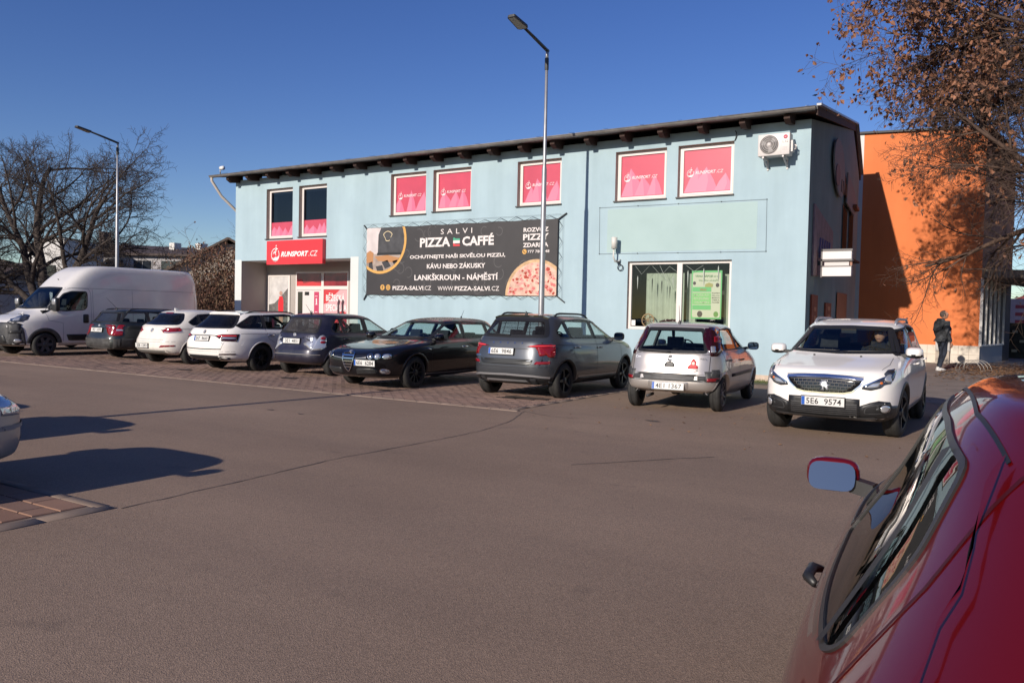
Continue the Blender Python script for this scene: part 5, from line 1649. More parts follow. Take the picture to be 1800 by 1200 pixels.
# ---- silver hatchback with the rear towards the road
def corsa():
    K = [(1.70, .24, -1.70, .30, .70, .22, 5), (1.86, .31, -1.85, .36, .785, .34, 4.6), (1.905, .48, -1.905, .48, .815, .52, 4.4),
         (1.88, .58, -1.885, .60, .823, .68, 4.3), (1.80, .69, -1.83, .76, .812, .80, 4.2), (1.55, .81, -1.795, .90, .79, .885, 4.2),
         (1.15, .93, -1.77, .955, .77, .94, 4.2), (.86, .995, -1.75, .99, .75, .975, 4.2), (.42, 1.20, -1.63, 1.20, .672, 1.19, 4.2),
         (.02, 1.375, -1.47, 1.385, .59, 1.372, 4.6), (-.30, 1.425, -1.25, 1.425, .46, 1.42, 4.2), (-.55, 1.442, -.95, 1.442, .2, 1.44, 3.2), (-.72, 1.445, -.78, 1.445, .012, 1.445, 2.5)]
    c = Car('parked_car', 'small silver hatchback with a red face sticker on its tailgate, plate 4E1 1367', K, P_silver, (1.12, -1.37), .285, .175, 1.42, group='cars parked in a row before the blue building')
    c.window('F', rounded(trap(.64, 1.01, .50, 1.35, .02), .05), M_glass, bw=.03, name='windscreen')
    c.window('B', trap(.585, .945, .475, 1.345, .01), M_glass, bw=.045, name='rear_window', r=.06)
    side_glass(c, [(.72, .975), (.12, 1.315), (-.55, 1.36), (-1.12, 1.33), (-1.40, 1.02), (-1.3, .985)], [(-.28, .97, -.30, 1.37, .035)])
    c.nxmin = .10
    for o in c.decal('tail_light', 'B', rounded([(.615, .90), (.715, .905), (.735, .97), (.675, 1.22), (.575, 1.36), (.505, 1.365), (.56, 1.2)], .03), M_taildark, .008, True, .03):
        pass
    c.decal('tail_light', 'L', rounded([(-1.66, .91), (-1.60, .95), (-1.53, 1.12), (-1.40, 1.34), (-1.46, 1.35), (-1.60, 1.16), (-1.68, .98)], .02), M_taildark, .006, True, .02)
    for z0, z1, m in ((.96, 1.06, M_lens), (1.12, 1.22, M_tail)):
        c.decal('lamp_lens', 'B', rounded([(.62, z0), (.68, z0), (.65, z1), (.595, z1)], .02), m, .011, True, .01, 2)
    c.nxmin = .34
    bm_ = c.decal('bumper_strip', 'B', [(-.83, .50), (.83, .50), (.83, .60), (.60, .615), (-.60, .615), (-.83, .60)], M_grey_plastic, .012, False, .03, 3)
    c.decal('bumper_strip', 'L', [(-1.84, .50), (-1.60, .50), (-1.58, .66), (-1.82, .66)], M_grey_plastic, .011, True, .03, 3)
    c.decal('bumper_strip', 'B', [(.66, .60), (.83, .60), (.83, .69), (.66, .69)], M_grey_plastic, .011, True, .03, 3)
    c.decal('side_moulding', 'L', rounded([(-.95, .545), (.75, .545), (.75, .60), (-.95, .60)], .015), M_black, .012, True, .02)
    c.decal('reflector', 'B', rounded([(.60, .505), (.80, .51), (.79, .56), (.60, .555)], .015), M_tail, .018, True, .02)
    c.decal('plate_recess', 'B', rounded([(-.33, .32), (.33, .32), (.33, .49), (-.33, .49)], .03), P_silver, .004, False, .02)
    c.plate('B', 0, .41, '4E1 1367', tilt=rad(6), off=.03)
    c.line_set([[(-.625, .62), (-.625, .90)], [(.625, .62), (.625, .90)], [(-.62, .93), (.62, .93)]], 'B', both=False)
    c.line_set([[(.72, .97), (.78, .6), (.66, .3)], [(-.29, .98), (-.30, .6), (-.26, .3)], [(-1.38, 1.0), (-1.25, .72), (-1.03, .62)]])
    c.badge('B', 0, .855, .055, M_chrome, ring=M_grey_plastic)
    c.strip('badge', 'B', [(-.055, .86), (0, .848), (.055, .862)], .010, M_chrome, .018)
    c.decal('tailgate_handle', 'B', rounded([(-.085, .72), (.085, .72), (.08, .76), (.05, .80), (-.05, .80), (-.08, .76)], .025), M_black, .006)
    c.decal('tailgate_lock_plate', 'B', [(-.075, .685), (.075, .685), (.075, .715), (-.075, .715)], P_white_a, .005)
    c.letters('B', 'Corsa', -.0 + .52, .865, .13, .034, M_chrome); c.letters('B', 'ODAKA', -.50, .862, .17, .03, M_grey_plastic)
    # red sticker: hooded face and two lines of print
    st = mat('sticker_red', (.50, .015, .02), .5)
    c.decal('sticker', 'B', [(-.30, .70), (-.46, .70), (-.455, .745), (-.425, .765), (-.43, .81), (-.385, .865), (-.345, .83), (-.335, .765), (-.305, .745)], st, .006, False, .004)
    c.decal('sticker_face', 'B', circle(-.383, .785, .027, 10), mat('sticker_pale', (.75, .6, .52), .6), .008, False, .004, 2)
    c.letters('B', 'HART MB', -.385, .678, .16, .022, M_ink); c.letters('B', 'GARDEN', -.385, .653, .12, .016, st)
    c.wiper('B', [(0, .945), (.30, .955), (.47, .965)])
    c.handle(-.16, .80, M_black); c.handle(-1.12, .82, M_black)
    c.mirror(.62, .965, M_black, (.09, .20, .14), .14)
    c.antenna(-1.28, 0, .30, -.25)
    c.cabin(-.05, -1.15, .28, .58, .34, 1.08, (.45, .96, .62), deck=(-1.7, -1.3, .91, .58), heads_rear=False)
    MB().tube([(-1.55, .35, .24), (-1.86, .35, .23)], .025, M_grey_plastic, 10).build('exhaust', c.root)
    c.decal('headlight', 'F', rounded([(.45, .66), (.70, .68), (.74, .80), (.60, .83)], .04), M_lens, .006, True)
    return c.finish((-4.86, 14.10, 0), rad(95.2), 9, M_rim, arch_mat=None, lipw=.02)

# ---- white compact SUV facing the road, a driver inside
def peugeot():
    K = [(1.86, .25, -1.90, .28, .74, .23, 5), (2.00, .30, -2.02, .36, .83, .33, 4.6), (2.065, .44, -2.075, .50, .86, .50, 4.4),
         (2.062, .58, -2.07, .62, .868, .68, 4.3), (2.045, .76, -2.04, .82, .862, .82, 4.2), (1.98, .865, -2.01, .94, .845, .93, 4.0),
         (1.60, .965, -1.98, 1.02, .825, 1.0, 4.0), (1.16, 1.055, -1.95, 1.06, .80, 1.04, 4.0), (.70, 1.27, -1.80, 1.26, .725, 1.26, 4.2),
         (.22, 1.475, -1.60, 1.47, .63, 1.465, 4.6), (-.15, 1.535, -1.40, 1.53, .50, 1.525, 4.4), (-.45, 1.556, -1.1, 1.556, .25, 1.553, 3.4), (-.75, 1.56, -.8, 1.56, .012, 1.56, 2.5)]
    c = Car('moving_car', 'white compact SUV with a capped driver facing the road, plate 5E6 9574', K, P_white_c, (1.22, -1.318), .325, .205, 1.52)
    c.window('F', trap(.73, 1.085, .555, 1.435, .025), M_glass, bw=.035, name='windscreen', r=.05)
    c.window('B', trap(.62, 1.10, .53, 1.42), M_glassdark, bw=.04, name='rear_window')
    side_glass(c, [(.98, 1.055), (.35, 1.40), (-.5, 1.47), (-1.25, 1.43), (-1.58, 1.18), (-1.45, 1.09)], [(-.12, 1.05, -.16, 1.47, .04), (-1.12, 1.08, -1.2, 1.45, .03)], [M_glass, M_glassdark, M_glassdark])
    # grille
    gp = [(-.47, .775), (-.30, .79), (0, .797), (.30, .79), (.47, .775), (.43, .70), (.34, .615), (.24, .592), (0, .585), (-.24, .592), (-.34, .615), (-.43, .70)]
    g = c.decal('grille', 'F', gp, M_gloss_black, .004, False, .02, 4)[0]
    b = MB()
    c.ring(b, 'F', gp, inset(gp, .013), M_chrome, .012); b.build('grille_frame', g)
    c.strip('grille_frame', 'F', [(-.46, .782), (-.25, .80), (0, .806), (.25, .80), (.46, .782)], .030, M_chrome, .016, parent=g)
    b = MB()
    for row in range(4):
        z = .755 - row * .04
        hw = .42 - row * .045
        c.strip('x', 'F', [(-hw, z), (0, z + .01), (hw, z)], .006, M_black, .014, mb=b)
        for k in range(-8, 9):
            y = k * .052 + (.026 if row % 2 else 0)
            if abs(y) < hw - .02 and abs(y) > .065: c.strip('x', 'F', [(y, z - .004), (y, z - .030)], .006, M_grey_plastic, .017, mb=b)
    b.build('grille_mesh', g)
    lion = [(-.045, .635), (-.02, .64), (-.012, .665), (-.032, .685), (-.05, .69), (-.03, .705), (-.045, .72), (-.02, .722), (-.03, .745), (.0, .738), (.022, .748), (.035, .725), (.03, .70), (.055, .69), (.04, .675), (.05, .645), (.035, .635), (.025, .66), (.008, .67), (0, .64), (.01, .63)]
    lion = [(x * 1.3, .69 + (z - .69) * 1.2) for x, z in lion]
    c.decal('badge', 'F', lion, M_silver, .024, False, .015, 2)
    # headlights
    hl = rounded([(.44, .665), (.475, .715), (.60, .78), (.76, .865), (.84, .875), (.85, .80), (.80, .745), (.69, .725), (.66, .685), (.55, .65)], .02)
    for o in c.decal('headlight', 'F', hl, M_lensdark, .006, True, .03, 4): pass
    c.decal('headlight_lens', 'F', circle(.735, .80, .05, 14), M_lens, .014, True, .02, 2)
    c.decal('headlight_lens', 'F', rounded([(.49, .68), (.63, .695), (.655, .755), (.56, .735)], .02), M_lens, .012, True, .02, 2)
    c.decal('headlight_lens', 'F', circle(.655, .745, .016, 8), M_orange, .013, True, .02, 2)
    c.strip('headlight_trim', 'F', [(.46, .70), (.60, .775), (.76, .855)], .012, M_chrome, .012, True)
    c.decal('headlight', 'L', rounded([(1.55, .915), (1.74, .90), (1.86, .86), (1.88, .78), (1.78, .77), (1.68, .84)], .02), M_lensdark, .006, True, .02, 2)
    # lower bumper
    lb = [(-.87, .24), (.87, .24), (.87, .47), (.80, .515), (.66, .53), (.56, .50), (.44, .455), (.42, .53), (-.42, .53), (-.44, .455), (-.56, .50), (-.66, .53), (-.80, .515), (-.87, .47)]
    n_low = c.decal('lower_bumper', 'F', [(-.44, .24), (.44, .24), (.43, .535), (-.43, .535)], M_black, .006, False, .03, 5)
    c.decal('lower_bumper', 'F', [(.43, .24), (.85, .25), (.87, .42), (.80, .50), (.64, .525), (.55, .50), (.43, .45)], M_black, .006, True, .03, 4)
    c.decal('lower_bumper', 'L', [(1.60, .24), (2.0, .24), (2.0, .47), (1.62, .45)], M_black, .007, True, .03, 3)
    b = MB()
    for z in (.335, .36, .385, .41, .435, .46): c.strip('x', 'F', [(-.40, z), (0, z - .006), (.40, z)], .012, M_grey_plastic, .013, mb=b)
    b.build('lower_grille', c.root)
    c.strip('skid_trim', 'F', [(-.60, .30), (-.42, .285), (0, .28), (.42, .285), (.60, .30)], .05, M_grey_plastic, .016)
    c.strip('fog_light_frame', 'F', rounded([(.48, .36), (.78, .375), (.80, .47), (.66, .485), (.50, .44)], .03), .010, M_grey_plastic, .013, True, True)
    c.decal('fog_light', 'F', circle(.70, .425, .047, 14), M_lens, .018, True, .02, 2)
    c.strip('fog_light_frame', 'F', circle(.70, .425, .055, 14), .012, M_black, .02, True, True)
    c.plate('F', .0, .485, '5E6 9574', tilt=rad(-3), off=.045)
    c.strip('bonnet_line', 'F', [(-.47, .81), (-.25, .822), (0, .828), (.25, .822), (.47, .81)], .006, M_black, .002)
    c.line_set([[(1.0, 1.04), (1.08, .7), (.98, .35)], [(-.13, 1.05), (-.15, .7), (-.13, .35)], [(-1.3, 1.06), (-1.15, .8), (-1.0, .68)]])
    c.strip('cladding', 'L', [(-.93, .30), (.80, .30)], .12, M_black, .006, True)
    c.strip('bonnet_line', 'T', [(1.10, .68), (1.5, .69), (1.8, .64)], .006, M_grey_plastic, .002, True)
    MB().lathe([(-.01, .016), (.012, .014), (.016, .004)], c.hit('T', 1.24, .30)[0], (0, 0, 1), M_black, 8).build('washer_jet', c.root)
    MB().lathe([(-.01, .016), (.012, .014), (.016, .004)], c.hit('T', 1.24, -.30)[0], (0, 0, 1), M_black, 8).build('washer_jet', c.root)
    c.wiper('F', [(.05, 1.075), (.35, 1.085), (.68, 1.09)]); c.wiper('F', [(-.6, 1.075), (-.3, 1.085), (.0, 1.085)])
    c.handle(-.02, .92, P_white_c); c.handle(-1.05, .95, P_white_c)
    c.mirror(.80, 1.04, P_white_c, (.11, .22, .15), .13, lower=M_black)
    c.rails(.05, -1.35, .555, M_silver, .055, .02)
    c.cabin(.15, -.95, .35, .68, .37, 1.22, (.62, 1.03, .70))
    b = MB(); b.box(.42, .46, -.1, .1, 1.34, 1.40, M_dark); b.build('rear_view_mirror', c.root)
    tail_pair(c, [(.55, .85), (.82, .88), (.80, 1.02), (.62, 1.0)])
    return c.finish((-2.02, 12.83, 0), rad(-90.5), 5, M_rimdark, arch_mat=M_black, lipw=.045, steer=rad(-6))

# ---- black estate facing the road
def alfa():
    K = [(2.02, .22, -2.10, .28, .74, .21, 5), (2.22, .27, -2.26, .34, .83, .30, 3.8), (2.31, .40, -2.325, .46, .88, .45, 3.5),
         (2.325, .53, -2.32, .58, .905, .60, 3.4), (2.31, .66, -2.29, .74, .912, .74, 3.4), (2.20, .74, -2.25, .86, .90, .85, 3.5),
         (1.75, .85, -2.22, .93, .875, .915, 3.8), (1.02, .95, -2.19, .965, .83, .945, 4.0), (.42, 1.17, -1.98, 1.16, .735, 1.15, 4.2),
         (-.08, 1.345, -1.70, 1.335, .62, 1.335, 4.6), (-.45, 1.395, -1.45, 1.385, .48, 1.39, 4.2), (-.75, 1.415, -1.15, 1.41, .22, 1.412, 3.2), (-.93, 1.42, -.97, 1.42, .012, 1.42, 2.5)]
    c = Car('parked_car', 'shiny black estate with a shield grille facing the road, plate 6E6 6284', K, P_black, (1.33, -1.37), .325, .215, 1.57, group='cars parked in a row before the blue building')
    gl = glass('car_glass_clear', (.62, .74, .72))
    c.window('F', trap(.72, .985, .53, 1.315, .03), gl, bw=.03, name='windscreen', r=.05)
    c.window('B', trap(.60, .99, .50, 1.30), M_glass, bw=.03, name='rear_window')
    side_glass(c, [(.80, .955), (.05, 1.275), (-.55, 1.345), (-1.35, 1.31), (-1.98, 1.08), (-1.85, 1.0)], [(-.35, .96, -.42, 1.34, .03), (-1.30, .98, -1.30, 1.33, .03)], [M_glass] * 3)
    sh = rounded([(-.155, .70), (0, .722), (.155, .70), (.14, .56), (.075, .41), (0, .345), (-.075, .41), (-.14, .56)], .03)
    g = c.decal('grille', 'F', sh, M_gloss_black, .014, False, .05, 4)[0]
    b = MB(); c.ring(b, 'F', sh, inset(sh, .014), M_chrome, .03); b.build('grille_frame', g)
    b = MB()
    for z, hw in ((.655, .14), (.60, .132), (.545, .12), (.49, .095), (.44, .07)): c.strip('x', 'F', [(-hw, z), (hw, z)], .016, M_chrome, .026, mb=b)
    b.build('grille_bar', g)
    c.badge('F', 0, .715, .036, M_chrome, .035, ring=M_silver)
    for y0, n in ((.50, 3),):
        c.decal('headlight', 'F', rounded([(.42, .60), (.80, .60), (.86, .66), (.80, .705), (.42, .70)], .03), M_gloss_black, .006, True, .03, 3)
        for k in range(3):
            c.decal('headlight_lens', 'F', circle(.50 + k * .115, .655, .042, 14), M_lens if k else M_lensdark, .014, True, .02, 2)
            c.strip('headlight_ring', 'F', circle(.50 + k * .115, .655, .045, 14), .008, M_chrome, .018, True, True)
    c.strip('front_seam', 'F', [(.17, .60), (.30, .615), (.42, .63)], .010, M_silver, .008, True)
    c.decal('lower_grille', 'F', rounded([(.16, .29), (.62, .32), (.60, .43), (.20, .42)], .03), M_black, .005, True, .02, 3)
    b = MB()
    for z in (.33, .36, .39): c.strip('x', 'F', [(.2, z), (.58, z + .012)], .008, M_grey_plastic, .012, True, mb=b)
    b.build('lower_grille', c.root)
    c.decal('fog_light', 'F', circle(.69, .375, .045, 14), M_lens, .016, True, .02, 2)
    c.strip('fog_light_frame', 'F', circle(.69, .375, .05, 14), .010, M_chrome, .018, True, True)
    c.plate('F', .43, .53, '6E6 6284', tilt=rad(-2), off=.05)
    c.line_set([[(.82, .95), (.88, .6), (.78, .3)], [(-.38, .96), (-.42, .6), (-.40, .3)], [(-1.30, .97), (-1.28, .7), (-1.02, .6)], [(1.0, .93), (1.6, .86), (2.1, .78)]])
    c.strip('sill_trim', 'L', [(-1.0, .285), (.95, .285)], .018, M_silver, .006, True)
    c.handle(-.25, .80, M_chrome); c.handle(-1.18, .82, M_chrome)
    c.mirror(.66, .95, M_gloss_black, (.12, .22, .15), .15)
    c.decal('side_badge', 'L', rounded([(.90, .765), (1.02, .79), (1.0, .80), (.92, .785)], .005), M_chrome, .004, True, .004, 2)
    c.antenna(-1.35, 0, .22, -.6)
    c.wiper('F', [(.02, .975), (.3, .985), (.62, .99)]); c.wiper('F', [(-.6, .975), (-.3, .985), (-.02, .985)])
    c.cabin(.02, -1.0, .25, .52, .38, 1.05, (.55, .93, .70))
    b = MB()
    pm = mat('dashboard_papers', (.62, .42, .20), .7)
    b.box(.56, .66, -.05, .16, .945, .955, pm); b.box(.60, .70, .22, .40, .945, .955, pm); b.build('dashboard_paper', c.root)
    tail_pair(c, [(.55, .74), (.88, .74), (.86, .86), (.55, .86)])
    return c.finish((-10.84, 13.68, 0), rad(-90), 10, M_rimdark, lipw=.02)

# ---- grey compact SUV, rear towards the road
def kamiq():
    K = [(1.90, .25, -1.92, .27, .76, .24, 5), (2.04, .31, -2.04, .34, .85, .34, 4.6), (2.11, .46, -2.10, .46, .885, .50, 4.4),
         (2.10, .62, -2.115, .60, .895, .66, 4.3), (2.05, .80, -2.09, .80, .89, .82, 4.2), (1.93, .90, -2.05, .95, .875, .93, 4.2),
         (1.60, 1.0, -2.02, 1.03, .85, 1.0, 4.2), (1.12, 1.06, -1.985, 1.08, .82, 1.05, 4.2), (.62, 1.28, -1.82, 1.28, .735, 1.27, 4.4),
         (.16, 1.455, -1.62, 1.465, .64, 1.46, 4.8), (-.2, 1.51, -1.45, 1.515, .50, 1.51, 4.4), (-.5, 1.528, -1.15, 1.53, .25, 1.528, 3.4), (-.8, 1.533, -.85, 1.533, .012, 1.533, 2.5)]
    c = Car('parked_car', 'dark grey compact SUV with black roof rails, plate 6E6 9846 on the tailgate', K, P_grey, (1.25, -1.40), .33, .21, 1.54, group='cars parked in a row before the blue building')
    c.window('F', trap(.70, 1.09, .56, 1.425, .02), M_glass, bw=.035, name='windscreen')
    gw = glass('rear_glass_grey', (.30, .33, .35), dirt=.05)
    c.window('B', trap(.70, 1.105, .56, 1.435, .015), gw, bw=.05, name='rear_window', r=.06)
    side_glass(c, [(.92, 1.06), (.28, 1.385), (-.5, 1.445), (-1.25, 1.415), (-1.58, 1.20), (-1.50, 1.09)], [(-.12, 1.05, -.18, 1.45, .03), (-1.12, 1.07, -1.24, 1.44, .02)], [M_glass, M_glass, M_glass])
    for pl in ([(.38, .94), (.60, .985), (.885, .99), (.87, .94), (.62, .925)],):
        c.decal('tail_light', 'B', rounded(pl, .015), M_tail, .010, True, .03, 3)
    c.decal('tail_light', 'B', rounded([(.62, .93), (.87, .945), (.885, .82), (.80, .755), (.755, .765), (.70, .86)], .02), M_tail, .014, True, .03, 3)
    c.decal('tail_light', 'L', rounded([(-2.02, .94), (-1.80, 1.0), (-1.76, .93), (-1.92, .80), (-2.02, .78)], .02), M_tail, .008, True, .02, 3)
    c.strip('tail_light_lens', 'B', [(.46, .947), (.66, .957), (.84, .965)], .018, mat('tail_lens_bright', (.75, .05, .05), .15, coat=.6), .020, True)
    c.strip('tailgate_trim', 'B', [(-.42, .905), (0, .90), (.42, .905)], .012, M_black, .004)
    for i, ch in enumerate('SKODA'):
        c.letters('B', ch, .30 - i * .15, 1.0, .035, .032, M_chrome, .008)
    c.strip('tailgate_trim', 'B', [(.42, 1.05), (0, 1.045), (-.42, 1.05)], .012, P_grey, .004)
    c.plate('B', .10, .845, '6E6 9846', tilt=rad(8), off=.035)
    c.decal('tailgate_panel', 'B', [(-.66, .62), (.66, .62), (.70, .72), (-.70, .72)], mat('shadow_grey_panel', (.022, .023, .024), .4), .004, False, .02, 4)
    c.decal('reflector', 'B', rounded([(.56, .635), (.86, .645), (.85, .69), (.60, .685)], .012), M_tail, .010, True, .02, 2)
    c.decal('lower_bumper', 'B', [(-.87, .25), (.87, .25), (.87, .41), (.60, .44), (-.60, .44), (-.87, .41)], M_black, .008, False, .03, 4)
    c.decal('lower_bumper', 'L', [(-2.06, .25), (-1.76, .25), (-1.76, .40), (-2.06, .41)], M_black, .007, True, .03, 3)
    c.strip('bumper_trim', 'B', [(-.82, .40), (-.55, .435), (0, .445), (.55, .435), (.82, .40)], .035, M_silver, .016)
    c.strip('bumper_trim', 'B', [(-.80, .275), (-.46, .285), (-.40, .345), (.40, .345), (.46, .285), (.80, .275)], .04, M_silver, .018)
    c.line_set([[(-.66, .63), (-.72, .93)], [(.66, .63), (.72, .93)], [(-.86, .60), (-.5, .575), (0, .57), (.5, .575), (.86, .60)]], 'B', both=False)
    c.line_set([[(.95, 1.05), (1.02, .7), (.92, .36)], [(-.14, 1.05), (-.16, .7), (-.14, .36)], [(-1.18, 1.06), (-1.12, .8), (-1.0, .70)], [(1.4, .97), (.2, .965), (-1.7, .98)]])
    c.decal('sill_cladding', 'L', [(-.95, .25), (.85, .25), (.82, .36), (-.92, .36)], M_black, .006, True, .02)
    c.strip('sill_trim', 'L', [(-.93, .395), (.80, .38)], .022, M_silver, .008, True)
    c.handle(-.03, .90, P_grey); c.handle(-1.0, .92, P_grey)
    c.mirror(.72, 1.05, M_black, (.11, .22, .16), .16)
    c.rails(.02, -1.38, .565, M_black, .055, .018)
    c.antenna(-1.40, 0, .07, -.4)
    c.spoiler(-1.48, .56, M_gloss_black, .14, .04)
    c.wiper('B', [(0, 1.125), (.3, 1.135), (.5, 1.14)])
    c.letters('B', 'KAMIQ', .58, .76, .14, .028, M_chrome)
    c.cabin(.12, -.95, .35, .66, .37, 1.19, (.60, 1.02, .70), deck=(-1.95, -1.30, 1.02, .66))
    b = MB()
    for y in (-.62, -.3, 0, .3, .62): b.tube([(-1.28, y, 1.02), (-1.24, y * .85, 1.40)], .006, M_dark, 5)
    for z in (1.10, 1.18, 1.26, 1.34): b.tube([(-1.27, -.6, z), (-1.27, .6, z)], .005, M_dark, 5)
    b.build('boot_net', c.root)
    return c.finish((-7.72, 14.14, 0), rad(91.0), 5, M_rimdark, arch_mat=M_black, lipw=.035)

# ---- dark blue dusty hatchback
def fabia():
    K = [(1.76, .24, -1.80, .28, .70, .22, 5), (1.92, .30, -1.92, .34, .785, .33, 4.6), (1.975, .46, -1.978, .46, .815, .50, 4.2),
         (1.96, .60, -1.965, .58, .823, .66, 4.0), (1.90, .70, -1.91, .70, .815, .80, 4.0), (1.65, .83, -1.86, .90, .80, .90, 4.0),
         (1.2, .94, -1.835, .96, .78, .945, 4.0), (.85, .99, -1.81, .995, .755, .98, 4.0), (.42, 1.20, -1.68, 1.20, .68, 1.19, 4.2),
         (.02, 1.375, -1.52, 1.385, .595, 1.375, 4.6), (-.3, 1.43, -1.32, 1.43, .46, 1.425, 4.2), (-.55, 1.448, -1.0, 1.448, .2, 1.445, 3.2), (-.75, 1.451, -.8, 1.451, .012, 1.451, 2.5)]
    c = Car('parked_car', 'dusty dark blue hatchback with clear tail lights between a white estate and the black estate', K, P_blue, (1.145, -1.31), .29, .185, 1.43, group='cars parked in a row before the blue building')
    c.window('F', trap(.64, 1.01, .50, 1.35, .02), M_glass, bw=.03, name='windscreen')
    gd = glass('dusty_rear_glass', (.12, .12, .15), dirt=.16)
    c.window('B', trap(.60, .985, .50, 1.345, .0), gd, bw=.03, name='rear_window', r=.06)
    side_glass(c, [(.74, .985), (.12, 1.32), (-.55, 1.365), (-1.2, 1.33), (-1.40, 1.10), (-1.33, .995)], [(-.28, .98, -.30, 1.37, .045), (-1.02, .98, -1.08, 1.35, .015)], [M_glass] * 3)
    c.decal('tail_light', 'B', rounded([(.56, .60), (.81, .625), (.80, .80), (.74, .945), (.66, .95), (.60, .80)], .03), M_lens, .010, True, .03, 3)
    c.decal('tail_light', 'L', rounded([(-1.90, .62), (-1.74, .62), (-1.74, .78), (-1.79, .94), (-1.88, .94)], .03), M_lens, .008, True, .02, 3)
    for z, r_ in ((.88, .036), (.79, .03)):
        c.decal('tail_light_lens', 'B', circle(.70, z, r_, 12), M_tail, .016, True, .02, 2)
    c.plate('B', .04, .80, '3E1 4851', tilt=rad(8), off=.03, blue=False)
    c.strip('tailgate_trim', 'B', [(-.30, .885), (.30, .885)], .028, P_blue, .02)
    c.badge('B', .0, .945, .042, M_silver)
    c.letters('B', '1.2', -.42, .90, .11, .032, M_silver)
    c.line_set([[(-.60, .60), (-.62, .93)], [(.60, .60), (.62, .93)], [(-.80, .585), (0, .58), (.80, .585)], [(-.66, .985), (.66, .985)]], 'B', both=False)
    c.line_set([[(.75, .98), (.8, .6), (.68, .3)], [(-.29, .98), (-.30, .6), (-.26, .3)], [(-1.08, .98), (-1.1, .75), (-.98, .62)]])
    c.strip('bumper_moulding', 'B', [(-.81, .50), (-.4, .515), (.4, .515), (.81, .50)], .018, mat('dusty_plastic', (.16, .145, .14), .7), .010)
    c.handle(-.16, .83, P_blue); c.handle(-1.0, .85, P_blue)
    c.wiper('B', [(0, .99), (.3, 1.01), (.48, 1.03)])
    c.mirror(.64, .98, M_black, (.10, .2, .14), .13)
    c.antenna(-1.35, 0, .28, -.8)
    c.cabin(-.02, -1.1, .28, .6, .34, 1.12, (.45, .98, .62), deck=(-1.75, -1.3, .95, .58))
    return c.finish((-13.92, 14.66, 0), rad(90.5), 8, M_grey_plastic, steel=True, lipw=.02)

